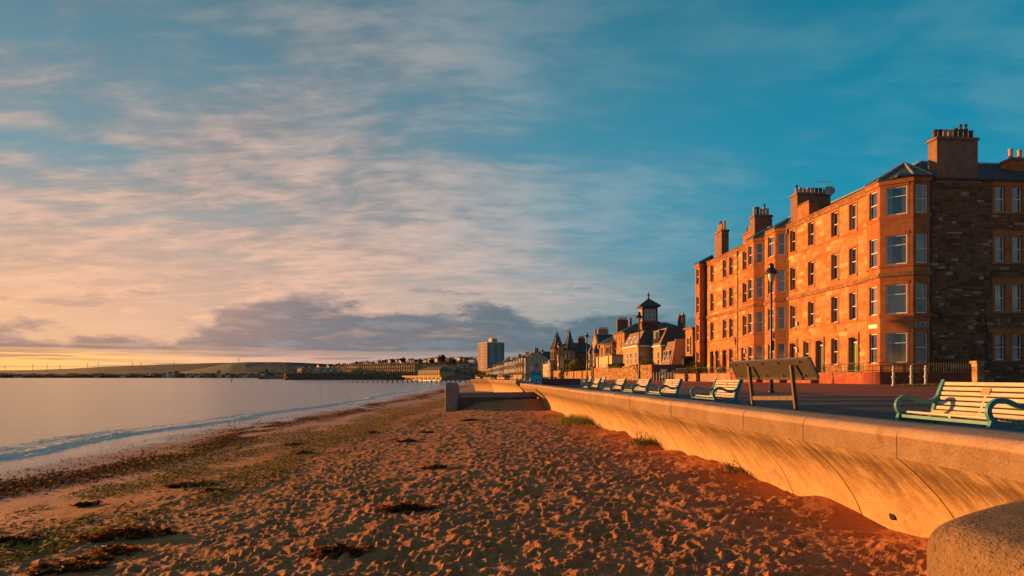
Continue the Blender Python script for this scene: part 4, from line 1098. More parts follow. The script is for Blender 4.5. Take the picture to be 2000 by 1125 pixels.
# ---- tilted information board, seen from behind
def info_board():
    t = empty('information_board', (0, 0, 0)); tag(t, 'long brown information board on two timber posts, tilted, seen from behind', 'sign')
    c = 5.22; yA, yB = 13.70, 10.53
    def P(o, y, z): return (c+o-.061*y, y, z)
    a, b = (-.0, 3.0), (.14, 2.68)
    d = Vector((b[0]-a[0], b[1]-a[1])); q = Vector((-d.y, d.x)).normalized()*.035      # thickness towards inland/up
    q = -q if q.x < 0 else q
    mb = MB(); v = [P(a[0], yA, a[1]), P(a[0], yB, a[1]), P(b[0], yB, b[1]), P(b[0], yA, b[1])]
    v += [P(a[0]+q.x, yA, a[1]+q.y), P(a[0]+q.x, yB, a[1]+q.y), P(b[0]+q.x, yB, b[1]+q.y), P(b[0]+q.x, yA, b[1]+q.y)]
    mb.add(v, [(0,1,2,3),(7,6,5,4),(0,4,5,1),(1,5,6,2),(2,6,7,3),(3,7,4,0)]); p = mb.build('panel', BOARDMAT, t)
    mb = MB()
    def bar(o0, y0, z0, o1, y1, z1, r=.022): mb.tube([P(o0, y0, z0), P(o1, y1, z1)], r, 4)
    bar(a[0], yA, a[1], a[0], yB, a[1]); bar(b[0], yA, b[1], b[0], yB, b[1]); bar(a[0], yA, a[1], b[0], yA, b[1]); bar(a[0], yB, a[1], b[0], yB, b[1])
    mb.build('trim', STEELTRIM, p)
    for k in (.08, .26, .46, .66, .9):
        for m in (.16, .84):
            y = yA+(yB-yA)*k; o, z = a[0]+d.x*m, a[1]+d.y*m
            g = MB(); g.tube([P(o-.045, y, z-.01), P(o+.01, y, z)], .014, 6); g.build('bolt', STEELTRIM, p)
    for y, nm in ((12.74, 'post'), (11.06, 'post')):
        g = MB(); s = .027; zb = ground_z(c-.061*y+.1, y)-.05
        top = [(-.02-s, y-s), (-.02+s, y-s), (-.02+s, y+s), (-.02-s, y+s)]; bot = [(x+.10, yy-.06) for x, yy in top]
        g.add([P(x, yy, zb) for x, yy in bot]+[P(x, yy, 2.90) for x, yy in top], [(0,3,2,1),(4,5,6,7),(0,1,5,4),(1,2,6,5),(2,3,7,6),(3,0,4,7)]); g.build('post', POSTMAT, t)
    g = MB(); g.add([P(.02, 12.69, 2.28), P(.07, 12.69, 2.28), P(.07, 12.69, 2.35), P(.02, 12.69, 2.35), P(.02, 11.07, 2.33), P(.07, 11.07, 2.33), P(.07, 11.07, 2.40), P(.02, 11.07, 2.40)],
             [(0,1,2,3),(7,6,5,4),(0,4,5,1),(1,5,6,2),(2,6,7,3),(3,7,4,0)]); g.build('crossbar', POSTMAT, t)
info_board()
# ---- lamp posts
LAMPGLASS = pmat('lantern_glass', (.62, .60, .55), None, rough=.15, spec=.8)
def make_lamp(full=True):
    t = empty('lamp_post')
    mb = MB(); mb.lathe([(.15, 0), (.15, .08), (.10, .12), (.092, 1.25), (.075, 1.35), (.060, 1.45), (.045, 5.05), (.075, 5.1), (.075, 5.16), (.05, 5.2)], 12); mb.build('post', LAMPPOST, t, smooth=True)
    mb = MB(); mb.lathe([(.06, 5.18), (.09, 5.24), (.15, 5.45), (.165, 5.62), (.14, 5.64)], 14); mb.build('lantern', LAMPGLASS, t, smooth=True)
    mb = MB(); mb.lathe([(.29, 5.60), (.30, 5.63), (.26, 5.71), (.17, 5.84), (.12, 5.88), (.12, 5.97), (.14, 5.99), (.08, 6.07), (.02, 6.1)], 14); mb.build('lamp_hood', LAMPPOST, t)
    mb = MB()
    for k in range(4):
        a = k*math.pi/2+.4; mb.tube([(.07*math.cos(a), .07*math.sin(a), 5.16), (.13*math.cos(a), .13*math.sin(a), 5.28), (.18*math.cos(a), .18*math.sin(a), 5.62)], .012, 4)
    mb.build('cage', LAMPPOST, t)
    return t
lamp0 = make_lamp()
LPOS = [(14.15, 32.1), (13.85, 56.0), (14.0, 82.0), (13.6, 105.0), (13.5, 128.0), (13.5, 151.0), (13.5, 174.0), (13.5, 197.0), (13.5, 221.0)]
for i, (x0, Y) in enumerate(LPOS):
    o = lamp0 if i == 0 else copy_tree(lamp0)
    o.location = (x0-.061*Y, Y, prom_z(x0)); o.rotation_euler = (0, 0, random.uniform(0, 3))
    lab = ['tall dark lamp post standing in front of the tenement bays', 'tall lamp post in front of the villa with the square tower', 'lamp post in front of the gabled stone house',
           'lamp post in front of the spired stone house', 'lamp post behind the blue poster bin', 'sixth lamp post from the camera, left of the blue bin', 'seventh lamp post from the camera along the promenade',
           'eighth lamp post from the camera, beside the tower block', 'farthest lamp post at the foot of the tower block'][i]
    tag(o, lab, 'lamp post', 'lamp posts along the promenade')
    if i == 0:
        mb = MB(); mb.box(-.06, -.13, 2.0, .06, -.06, 2.45); mb.build('junction_box', LAMPPOST, o)
        mb = MB(); mb.lathe([(.2, 2.45), (.2, 2.75)], 12, (.06, -.02)); mb = MB(); mb.box(.05, -.10, 2.55, .42, -.06, 2.85); mb.build('notice_plate', pmat('pale_plate', (.62, .42, .22), None, rough=.5), o)
# ---- cream cast bollards
def make_bollard():
    t = empty('bollard'); mb = MB()
    mb.lathe([(.10, 0), (.10, .06), (.075, .09), (.07, .42), (.105, .45), (.11, .50), (.10, .54), (.072, .57), (.066, .84), (.098, .87), (.105, .92), (.09, .96), (.06, .98), (.055, 1.0)], 10); mb.build('shaft', BOLLARDMAT, t)
    mb = MB(); mb.lathe([(.045, .99), (.075, 1.03), (.08, 1.07), (.06, 1.12), (.02, 1.14)], 10); mb.build('cap', BOLLARDMAT, t)
    return t
bol0 = make_bollard(); first = True
def put_bollard(X, Y, lab, grp):
    global first
    o = bol0 if first else copy_tree(bol0); first = False
    o.location = (X, Y, ground_z(X, Y)); o.rotation_euler = (random.uniform(-.012, .012), random.uniform(-.012, .012), 0); tag(o, lab, 'bollard', grp)
for px, lab in ((1745, 'leftmost of the three cream bollards before the tenement corner'), (1780, 'middle one of the three cream bollards before the tenement corner'), (1808, 'rightmost of the three cream bollards before the tenement corner')):
    Y = 38.6; put_bollard((px-1000)/F*Y, Y, lab, 'bollards before the tenement')
for i in range(9):
    Y = 93-i*1.12; px = 1277+i*5.7
    put_bollard((px-1000)/F*Y, Y, '%s pale bollard from the left in the row across the lane end' % ORD[i], 'bollards across the lane')
# ---- poster bin
def poster_bin():
    X, Y = 2.05, 68.0; z = ground_z(X, Y); t = empty('poster_bin', (X, Y, z), R(-3)); tag(t, 'blue poster panelled litter bin behind the far sea wall', 'litter bin')
    BINSIDE = pmat('bin_side_panel', (.44, .28, .15), (.38, .24, .13), 4, .6); BINBLUE = pmat('poster_blue', (.01, .38, .56), (.04, .46, .62), 2.2, .4, spec=.5)
    BINDK = pmat('poster_dark_blue', (.006, .10, .26), None, rough=.4); BINP = pmat('poster_pale', (.62, .68, .72), (.4, .58, .68), 5, .4); BINR = pmat('poster_red', (.5, .02, .03), None, rough=.4)
    mb = MB(); mb.box(-.22, 0, 0, .94, .7, 1.42); b = mb.build('body', BINSIDE, t)
    mb = MB(); mb.box(-.25, -.03, 1.42, .97, .73, 1.50); mb.build('lid', DARKCON, t)
    mb = MB(); mb.box(-.226, .12, 1.05, -.215, .58, 1.28); mb.build('slot', IRON, b)
    mb = MB(); mb.box(-.22, -.02, .02, .94, -.005, 1.42); p = mb.build('poster', BINBLUE, t)
    mb = MB(); mb.box(-.10, -.026, 1.16, .84, -.021, 1.29); mb.build('poster_title', BINDK, p)
    mb = MB(); mb.box(-.14, -.025, .80, .88, -.0215, .97); mb.build('poster_panel', pmat('poster_light_blue', (.08, .55, .68), None, rough=.4), p)
    mb = MB(); mb.add([(-.2, -.024, .04), (.92, -.024, .04), (.92, -.024, .26), (.62, -.024, .33), (.66, -.024, .62), (.45, -.024, .5), (.3, -.024, .42), (-.2, -.024, .30)], [(0,1,2,3,4,5,6,7)]); mb.build('poster_panel', BINP, p)
    mb = MB(); mb.box(.12, -.030, .20, .66, -.026, .37); mb.box(.30, -.030, .45, .44, -.026, .66); mb.box(.10, -.030, .06, .7, -.026, .12); mb.build('poster_panel', BINR, p)
poster_bin()
mb = MB(); mb.box(0, 0, 0, 4.3, .45, .72); o = mb.build('low_wall', DARKCON, None, (3.15, 74, 1.86)); tag(o, 'low dark concrete wall right of the blue poster bin', 'wall')
mb = MB(); mb.box(0, -.1, 0, 1.3, .5, .10); mb.box(.1, 0, -.05, .25, .4, 0); mb.box(1.05, 0, -.05, 1.2, .4, 0); o = mb.build('stone_slab', DARKCON, None, (3.6, 74.02, 2.63)); tag(o, 'dark flat slab lying on the low concrete wall', 'slab')

# ================================================================ front garden walls and railings of the tenement
def garden_walls():
    fr = Frame(TP(0, -3.0), TU, -TWI)
    gaps = [9.9, 14.2, 29.6, 33.3, 4.4+100]
    segs = [(-1.0, 4.3, REDWALL), (5.5, 9.2, REDWALL), (10.5, 13.6, REDWALL), (14.9, 20.4, REDWALL), (20.6, 28.9, GREYWALL), (30.2, 31.2, GREYWALL), (31.25, 32.7, GREYWALL), (33.9, 37.6, GREYWALL)]
    names = ['long red garden wall with railing below the corner bay, sunlit', 'red garden wall with railing left of the green door path', 'red garden wall with railing before the dark green door',
             'red garden wall with railing behind the information board', 'pale garden wall with railing before the middle tenement windows', 'short pale garden wall block left of a dark gate gap', 'short pale garden wall block beside the flowering shrub', 'leftmost pale garden wall block at the tenement end by the car']
    BARS = 0
    bar_me = MB().box(-.011, -.011, 0, .011, .011, .66).mesh('railing_bar', IRON)
    for i, (a, b, m) in enumerate(segs):
        t = empty('garden_wall', fr.p((a+b)/2, 0)); tag(t, names[i], 'wall', 'front garden walls of the tenement'); inv = Matrix.Translation(-t.location)
        kids = []
        z0 = 2.0; z1 = 3.05 if i < 4 else 3.12
        kids.append(fbox(MB(), fr, a, b, z0, z1-.1, -.16, .16).build('wall', m, t))
        kids.append(fbox(MB(), fr, a-.03, b+.03, z1-.1, z1, -.20, .20).build('coping', m if i > 3 else COURSE, t))
        g = MB(); fbox(g, fr, a, b, z1+.62, z1+.65, -.012, .012); fbox(g, fr, a, b, z1+.10, z1+.125, -.012, .012); kids.append(g.build('railing', IRON, t))
        step = .16 if i < 1 else .24
        n = int((b-a)/step)
        for k in range(n+1):
            q = fr.p(a+(b-a)*k/n, z1); kids.append(link('railing_bar', bar_me, t, q))
        for o in kids: o.matrix_parent_inverse = inv
    # corner return in front of the gable
    g2 = Frame(TP(-2.3, -2.0), TWI, -TU)
    t = empty('garden_wall', g2.p(4, 0)); tag(t, 'dark red garden wall with railing in the shade of the gable', 'wall', 'front garden walls of the tenement'); inv = Matrix.Translation(-t.location); kids = []
    kids.append(fbox(MB(), g2, 0, 7.6, 2.0, 2.95, -.16, .16).build('wall', REDWALL, t)); kids.append(fbox(MB(), g2, -.03, 7.6, 2.95, 3.05, -.2, .2).build('coping', COURSE, t))
    g = MB(); v = []; arc = []
    c0 = Vector(TP(-1.0, -2.0))                   # curved corner
    for k in range(9):
        a = R(90*k/8); arc.append(c0-TWI*1.0*math.cos(a)-TU*1.3*math.sin(a))
    for zz, e in ((2.0, 0), (3.05, 0)):
        pass
    poly_o = [c0-TWI*1.16*math.cos(R(11.25*k))-TU*1.46*math.sin(R(11.25*k)) for k in range(9)]; poly_i = [c0-TWI*.84*math.cos(R(11.25*k))-TU*1.14*math.sin(R(11.25*k)) for k in range(9)]
    pl = [tuple(p) for p in poly_o]+[tuple(p) for p in reversed(poly_i)]
    for k in range(8): g.prism([pl[k], pl[k+1], pl[16-k], pl[17-k]][::-1], 2.0, 3.05)
    kids.append(g.build('corner', REDWALL, t))
    g = MB(); fbox(g, g2, 0, 7.6, 3.67, 3.70, -.012, .012); fbox(g, g2, 0, 7.6, 3.15, 3.175, -.012, .012); g.tube([(p.x, p.y, 3.685) for p in arc], .016, 4); g.tube([(p.x, p.y, 3.16) for p in arc], .016, 4); kids.append(g.build('railing', IRON, t))
    for k in range(44): kids.append(link('railing_bar', bar_me, t, g2.p(.1+k*.172, 3.05)))
    for p in arc: kids.append(link('railing_bar', bar_me, t, (p.x, p.y, 3.05)))
    for o in kids: o.matrix_parent_inverse = inv
    # stone wall and sunlit pillar at the right edge
    X0, Y0 = 26.55, 39.2
    t = empty('stone_wall', (X0, Y0, 2.0)); tag(t, 'dark rubble stone wall at the right edge, beside a sunlit pillar', 'wall')
    f3 = Frame((X0+.37, Y0), (1, 0), (0, -1)); inv = Matrix.Translation((-X0, -Y0, -2.0))
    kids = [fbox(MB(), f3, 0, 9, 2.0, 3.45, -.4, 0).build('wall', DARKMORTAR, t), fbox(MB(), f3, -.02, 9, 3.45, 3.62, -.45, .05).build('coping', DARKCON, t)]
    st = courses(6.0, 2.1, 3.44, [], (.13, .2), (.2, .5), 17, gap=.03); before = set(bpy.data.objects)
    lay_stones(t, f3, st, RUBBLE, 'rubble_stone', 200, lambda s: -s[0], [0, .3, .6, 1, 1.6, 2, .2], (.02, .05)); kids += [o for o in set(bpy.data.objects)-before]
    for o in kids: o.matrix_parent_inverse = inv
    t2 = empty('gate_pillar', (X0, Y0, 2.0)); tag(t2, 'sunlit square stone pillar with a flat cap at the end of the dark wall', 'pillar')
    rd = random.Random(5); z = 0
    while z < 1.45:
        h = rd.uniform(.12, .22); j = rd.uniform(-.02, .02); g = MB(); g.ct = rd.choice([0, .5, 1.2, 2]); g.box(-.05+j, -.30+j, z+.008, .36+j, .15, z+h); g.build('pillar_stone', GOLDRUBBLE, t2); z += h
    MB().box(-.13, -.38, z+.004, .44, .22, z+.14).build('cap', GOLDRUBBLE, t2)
garden_walls()
# grass bank before the stone wall
def blades(name, pts, h, mat, tone, parent=None, wid=.012, lean=.35):
    n = len(pts); a = rng.random(n)*6.283; hh = h*(.5+rng.random(n)*.8); ca, sa = np.cos(a)*wid, np.sin(a)*wid; b = rng.random(n)*6.283; le = hh*lean*rng.random(n)
    p = np.asarray(pts); v = np.empty((n, 3, 3)); v[:, 0] = p+np.stack([ca, sa, 0*a], 1); v[:, 1] = p-np.stack([ca, sa, 0*a], 1); v[:, 2] = p+np.stack([np.cos(b)*le, np.sin(b)*le, hh], 1)
    return link(name, tri_soup(name, v.reshape(-1, 3), np.arange(n*3).reshape(-1, 3), mat, tone(n)), parent)
mb = MB(); gb = [(20.6, 36.8), (36, 36.2), (36, 39.0), (27.2, 39.0), (24.5, 38.4)]
mb.prism(gb, 1.95, 2.22); o = mb.build('grass_verge', pmat('verge_soil', (.05, .055, .02), (.07, .07, .025), 3, .95, space='Position')); tag(o, kind='structure')
pp = []
while len(pp) < 9000:
    x = random.uniform(20.8, 35); y = random.uniform(36.5, 38.95)
    if x < 27.2 and y > 38.4+(x-24.5)*.22: continue
    if x < 24.5 and y > 36.8+(x-20.6)*.41: continue
    pp.append((x, y, 2.215))
tag(blades('grass', pp, .15, GRASSMAT, lambda n: rng.random(n)**1.5, wid=.014), 'short rough grass on the verge before the dark stone wall', 'grass', kind='stuff')

# ================================================================ foliage
def crown_mesh(name, rx, ry, rz, n, size, mat, seed=1, lobes=9, low=-.7):
    """leaf clumps spread through an uneven crown"""
    g = np.random.default_rng(seed)
    lc = g.normal(size=(lobes, 3)); lc /= np.linalg.norm(lc, axis=1)[:, None]; lc *= (g.random(lobes)**.5*.68)[:, None]; lr = .30+.24*g.random(lobes)
    k = g.integers(0, lobes, n); d = g.normal(size=(n, 3)); d /= np.linalg.norm(d, axis=1)[:, None]
    p = lc[k]+d*(lr[k]*(.55+.5*g.random(n)**.6))[:, None]
    p[:, 2] = np.maximum(p[:, 2], low+.12*g.random(n))
    c = p*np.array([rx, ry, rz])
    a = g.normal(size=(n, 3)); a /= np.linalg.norm(a, axis=1)[:, None]; b = np.cross(a, g.normal(size=(n, 3))); b /= np.linalg.norm(b, axis=1)[:, None]
    s = (size*(.6+.8*g.random(n)))[:, None]
    v = np.stack([c-a*s, c+b*s*.55, c+a*s, c-b*s*.55], 1)
    tone = np.clip(.25+.5*g.random(n)+.25*d[:, 2], 0, 1)
    return tri_soup(name, v.reshape(-1, 3), np.arange(4*n).reshape(-1, 4), mat, tone)
def tree(loc, h, r, label, group, mat=None, n=500, size=None, seed=0, cat='tree', name='tree', trunk=.35):
    t = empty(name, loc); tag(t, label, cat, group)
    cr = link('crown', crown_mesh('crown', r, r, h*(1-trunk)*.62, n, size or r*.16, mat or LEAF_DARK, seed), t, (0, 0, h*(trunk+(1-trunk)*.48)))
    mb = MB(); tr = max(.03, r*.07); mb.tube([(0, 0, -.5), (tr*.3, 0, h*trunk*.6), (-tr*.2, tr*.3, h*.6)], [tr, tr*.75, tr*.35], 6)
    for k in range(4):
        a = k*1.7+seed; mb.tube([(0, 0, h*trunk*(.8+.1*k)), (math.cos(a)*r*.35, math.sin(a)*r*.35, h*(trunk+.18)), (math.cos(a)*r*.6, math.sin(a)*r*.6, h*(trunk+.36))], [tr*.5, tr*.35, tr*.15], 5)
    mb.build('trunk', BARK, t); return t
def shrub(loc, h, r, label, mat, n, size, seed, group=None, cat='shrub'):
    t = empty('shrub', loc); tag(t, label, cat, group)
    link('foliage', crown_mesh('foliage', r, r*.8, h*.62, n, size, mat, seed, 11, -.55), t, (0, 0, h*.42))
    mb = MB(); rd = random.Random(seed)
    for k in range(6):
        a = rd.uniform(0, 6.28); mb.tube([(0, 0, -.1), (math.cos(a)*r*.3, math.sin(a)*r*.25, h*.4), (math.cos(a)*r*.6, math.sin(a)*r*.5, h*.8)], [.03, .02, .008], 5)
    mb.build('stems', BARK, t); return t

# ================================================================ houses in the middle distance
def MP(Y, w): return (31-.0857*Y+w, Y+.0857*w)
MUv = Vector((-.0857, 1)).normalized(); MWv = Vector((1, .0857)).normalized()
class House:
    """parts in world coordinates below an Empty at the thing's base"""
    def __init__(s, name, label, at, cat='house', group=None):
        s.t = empty(name, at); tag(s.t, label, cat, group); s.inv = Matrix.Translation(-Vector(at)); s.kids = []
    def part(s, name, mb, mat, parent=None):
        o = mb.build(name, mat, parent or s.t)
        if parent is None: o.matrix_parent_inverse = s.inv
        return o
    def win(s, fr, a0, a1, z0, z1, mid=True, surr=None, glass=None, frame=None, fw=.06):
        mb = MB(); fbox(mb, fr, a0, a0+fw, z0, z1, -.02, .05); fbox(mb, fr, a1-fw, a1, z0, z1, -.02, .05); fbox(mb, fr, a0+fw, a1-fw, z0, z0+fw, -.02, .05); fbox(mb, fr, a0+fw, a1-fw, z1-fw, z1, -.02, .05)
        if mid: fbox(mb, fr, a0+fw, a1-fw, (z0+z1)/2-.03, (z0+z1)/2+.03, -.02, .055)
        w = s.part('window', mb, frame or WHITE)
        g = MB(); g.poly([fr.p(a0+fw*.8, z0+fw*.8, .015), fr.p(a1-fw*.8, z0+fw*.8, .015), fr.p(a1-fw*.8, z1-fw*.8, .015), fr.p(a0+fw*.8, z1-fw*.8, .015)]); s.part('pane', g, glass or FARGLASS, w)
        if surr:
            g = MB(); q = .16; fbox(g, fr, a0-q, a0, z0, z1, -.02, .13); fbox(g, fr, a1, a1+q, z0, z1, -.02, .13); fbox(g, fr, a0-q, a1+q, z1, z1+q, -.02, .131); fbox(g, fr, a0-q, a1+q, z0-q, z0, -.02, .18); s.part('surround', g, surr, w)
        return w
    def chimney(s, x, y, z0, z1, sx=.5, sy=.9, mat=None, pots=3, ph=.6):
        mb = MB(); mb.box(x-sx, y-sy, z0, x+sx, y+sy, z1); c = s.part('chimney', mb, mat or GOLDRUBBLE)
        g = MB(); g.box(x-sx-.1, y-sy-.1, z1, x+sx+.1, y+sy+.1, z1+.14); s.part('chimney_cap', g, COURSE, c)
        for i in range(pots):
            k = (i+.5)/pots*2-1; g = MB()
            g.lathe([(.15, 0), (.13, ph*.8), (.16, ph*.85), (.13, ph)], 8)
            o = g.build('chimney_pot', POT, c); o.location = (x+(k*sx*.85 if sx > sy else 0), y+(0 if sx > sy else k*sy*.85), z1+.12)
def quadroof(h, pts, apex, mat=None, name='roof', over=.25, flash=True):
    """hip roof: eave polygon pts (x, y, z) to a ridge of one or two apex points"""
    c = Vector((sum(p[0] for p in pts)/len(pts), sum(p[1] for p in pts)/len(pts)))
    P = []
    for p in pts:
        d = Vector((p[0], p[1]))-c; d = d.normalized()*over; P.append((p[0]+d.x, p[1]+d.y, p[2]))
    mb = MB(); n = len(P)
    near = lambda p: min(apex, key=lambda a: (a[0]-p[0])**2+(a[1]-p[1])**2)
    for i in range(n):
        a, b = P[i], P[(i+1) % n]; ta, tb = near(a), near(b)
        mb.poly([a, b, ta] if ta == tb else [a, b, tb, ta])
        mb.poly([(a[0], a[1], a[2]-.16), (b[0], b[1], b[2]-.16), b, a])
    mb.poly([(p[0], p[1], p[2]-.16) for p in P])
    r = h.part(name, mb, mat or SLATE)
    if flash:
        g = MB()
        for p in P: t = near(p); g.tube([(p[0], p[1], p[2]+.03), (t[0], t[1], t[2]+.03)], .07, 4)
        if len(apex) > 1: g.tube([(a[0], a[1], a[2]+.03) for a in apex], .08, 4)
        h.part('lead_flashing', g, LEAD, r)
    return r
def rectM(Y0, Y1, w0, w1): return [MP(Y0, w0), MP(Y1, w0), MP(Y1, w1), MP(Y0, w1)]
def wallsM(h, Y0, Y1, w0, w1, z0, z1, mat, name='wall', stones=None, tones=(0, .4, 1, 1.5, .2), nst=0, ssz=((.28, .4), (.5, 1.1))):
    r = rectM(Y0, Y1, w0, w1); mb = MB(); mb.prism(r, z0, z1); o = h.part(name, mb, mat)
    W = frame_pts(r[0], r[1], ((r[0][0]+r[2][0])/2, (r[0][1]+r[2][1])/2)); S = frame_pts(r[0], r[3], ((r[0][0]+r[2][0])/2, (r[0][1]+r[2][1])/2))
    if stones:
        for fr, L in ((W, Y1-Y0), (S, w1-w0)):
            mb2 = MB()
            for s in courses(L, z0+.1, z1, [], ssz[0], ssz[1], int(Y0)+7, gap=.03):
                mb2.ct = random.choice(tones); fbox(mb2, fr, s[0], s[1], s[2], s[3], -.02, random.uniform(.02, .05))
            q = h.part('stonework', mb2, stones, o); q['kind'] = 'stuff'
    return W, S
GB = 2.2
def mid_buildings():
    # ---- cream flat roofed annex
    h = House('annex', 'cream flat roofed annex with narrow slit windows behind the rubble wall', (*MP(131.5, -.5), GB), 'building')
    W, S = wallsM(h, 131.5, 146, -.5, 3.2, GB, 6.95, CREAMHARL)
    mb = MB(); mb.prism(rectM(131.3, 146.2, -.7, 3.4), 6.95, 7.15); h.part('roof_edge', mb, HARL)
    for a in (3.2, 4.3, 5.4, 8.4, 9.5, 10.6): h.win(W, a, a+.5, 3.6, 5.6, False)
    for a in (2.4, 12.0): h.part('pilaster', fbox(MB(), W, a, a+.35, GB, 6.9, 0, .14), HARL)
    # ---- beige mansard flats
    h = House('mansard_flats', 'beige rendered flats with slate mansard roofs and roof windows', (*MP(114.7, 0), GB), 'building')
    W, S = wallsM(h, 114.7, 124.6, 0, 4.5, GB, 7.9, BEIGEHARL)
    TILE = pmat('sunlit_mansard_slope', (.25, .155, .095), (.19, .115, .07), 2, .9, .4, 12, 'Position')  # seaward slopes: sunlight put into the roof colour, other sides stay slate
    def mansard(Y0, Y1, w0, w1, z0, z1, ins, name='mansard'):
        a = rectM(Y0-.2, Y1, w0-.25, w1); b = rectM(Y0+ins*.35, Y1, w0+ins, w1)
        mb = MB(); v = [(*p, z0) for p in a]+[(*p, z1) for p in b]
        mb.add(v, [(0, 1, 5, 4)]); o = h.part('mansard_roof', mb, TILE)
        mb = MB(); mb.add(v, [(1, 2, 6, 5), (2, 3, 7, 6), (3, 0, 4, 7), (4, 5, 6, 7)]); h.part('mansard_slope', mb, SLATE, o)
        mb = MB(); mb.prism(a, z0-.2, z0-.002); h.part('eaves', mb, WHITE)
        # tilted frame for roof windows
        def rw(p0, p1, q0, q1):
            def P(k, m, off): 
                lo = Vector(v[0]).lerp(Vector(v[1]), k); hi = Vector(v[4]).lerp(Vector(v[5]), k); return lo.lerp(hi, m)+Vector((-off, 0, off*.3))
            g = MB(); g.add([P(p0, q0, .0), P(p1, q0, 0), P(p1, q1, 0), P(p0, q1, 0), P(p0, q0, .08), P(p1, q0, .08), P(p1, q1, .08), P(p0, q1, .08)], [(4,5,6,7),(0,1,5,4),(1,2,6,5),(2,3,7,6),(3,0,4,7)]); w = h.part('roof_window', g, WHITE)
            e = .02; m = .06
            g = MB(); g.poly([P(p0+e, q0+m, .09), P(p1-e, q0+m, .09), P(p1-e, q1-m, .09), P(p0+e, q1-m, .09)]); h.part('pane', g, FARGLASS, w)
        return rw
    rw = mansard(114.7, 124.6, 0, 4.5, 8.1, 10.6, 1.2)
    for a in (.10, .38, .70): rw(a, a+.12, .22, .70)
    for a in (.8, 3.9, 6.4): h.win(W, a, a+.95, 5.0, 7.0)
    for a in (.8, 3.9): h.win(W, a, a+.95, 2.6, 4.0)
    W, S = wallsM(h, 109, 114.7, 2.2, 8, GB, 7.7, BEIGEHARL, 'recessed_wall')
    mansard(109, 114.7, 2.2, 8, 7.9, 10.7, 1.1)
    h.win(W, 1.0, 1.9, 4.4, 6.9); h.win(W, 4.1, 4.9, 4.4, 6.9)
    # balcony dormer
    mb = MB(); fbox(mb, W, 1.3, 4.4, 8.0, 10.4, -1.6, -.05); d = h.part('dormer', mb, SLATE)
    g = MB(); fbox(g, W, 1.6, 3.0, 8.1, 10.1, -.06, -.03); h.part('pane', g, FARGLASS, d)
    g = MB(); fbox(g, W, 1.2, 4.5, 8.0, 9.0, .02, .06); h.part('balcony', g, FARGLASS, d)
    g = MB(); q = W.p(4.9, 7.7, .1); g.tube([q, (q[0], q[1], GB)], .06, 5); h.part('rain_pipe', g, IRON)
    # ---- low gabled wing
    h = House('gabled_wing', 'low wing with sloping tiled front and plain pinkish gable beside the flats', (*MP(104.5, 2.6), GB), 'building')
    mb = MB(); a = rectM(104.5, 109.0, 2.0, 5.2); b = rectM(104.5, 109.0, 3.0, 5.2)
    v = [(*p, 3.9) for p in a]+[(*p, 8.3) for p in b]; mb.add(v, [(0, 1, 5, 4), (1, 2, 6, 5), (2, 3, 7, 6), (4, 5, 6, 7)]); h.part('sloping_front', mb, TILE)
    mb = MB(); mb.prism(rectM(104.5, 109, 2.1, 5.2), GB, 3.9); h.part('wall', mb, BEIGEHARL)
    g = MB(); p0, p1, p2, p3 = MP(104.4, 1.9), MP(104.4, 5.4), MP(104.4, 5.4), MP(104.4, 2.95)
    q0, q1, q2, q3 = MP(104.15, 1.9), MP(104.15, 5.4), MP(104.15, 5.4), MP(104.15, 2.95)
    g.add([(*p0, GB), (*p1, GB), (*p2, 8.6), (*p3, 8.6), (*q0, GB), (*q1, GB), (*q2, 8.6), (*q3, 8.6)], [(0,1,2,3),(7,6,5,4),(0,4,5,1),(1,5,6,2),(2,6,7,3),(3,7,4,0)]); h.part('gable', g, BEIGEHARL)
    fr = frame_pts(MP(104.9, 2.35), MP(109, 2.35), MP(106, 9))
    for a in (.5, 2.3): h.win(fr, a, a+.95, 5.2, 6.9)
    mb = MB(); mb.prism(rectM(101, 104.2, 4.8, 9), GB, 7.6); h.part('rear_wall', mb, SLATE)
    # ---- villa with tower
    h = House('tower_villa', 'dark stone villa with hipped slate roof and square lookout tower', (*MP(139, 4), GB), 'house')
    W, S = wallsM(h, 139.5, 149, 4, 18.5, GB, 12.1, MORTAR, 'wall', GOLDRUBBLE)
    r = [(*p, 12.15) for p in rectM(139.5, 149, 4, 18.5)]; quadroof(h, r, [(*MP(144.2, 8.2), 14.3), (*MP(144.2, 14.2), 14.3)], over=.5)
    for a in (2.6, 6.6): h.win(W, a, a+1.0, 9.0, 11.4, surr=GOLDRUBBLE); h.win(W, a, a+1.0, 4.6, 7.4, surr=GOLDRUBBLE)
    tx0, tx1, ty0, ty1 = 26.3, 29.35, 137.6, 140.8
    mb = MB(); mb.box(tx0-.1, ty0-.1, GB, tx1+.25, ty1, 13.7); h.part('tower_base', mb, DARKMORTAR)
    mb = MB(); mb.box(tx0-.25, ty0-.25, 13.7, tx1+.4, ty1+.1, 14.0); h.part('string_course', mb, COURSE)
    mb = MB(); mb.box(tx0, ty0, 14.0, tx1, ty1, 17.1); h.part('tower_wall', mb, DARKMORTAR)
    Ts = Frame((tx0, ty0), (1, 0), (0, -1)); Tw = Frame((tx0, ty0), (0, 1), (-1, 0))
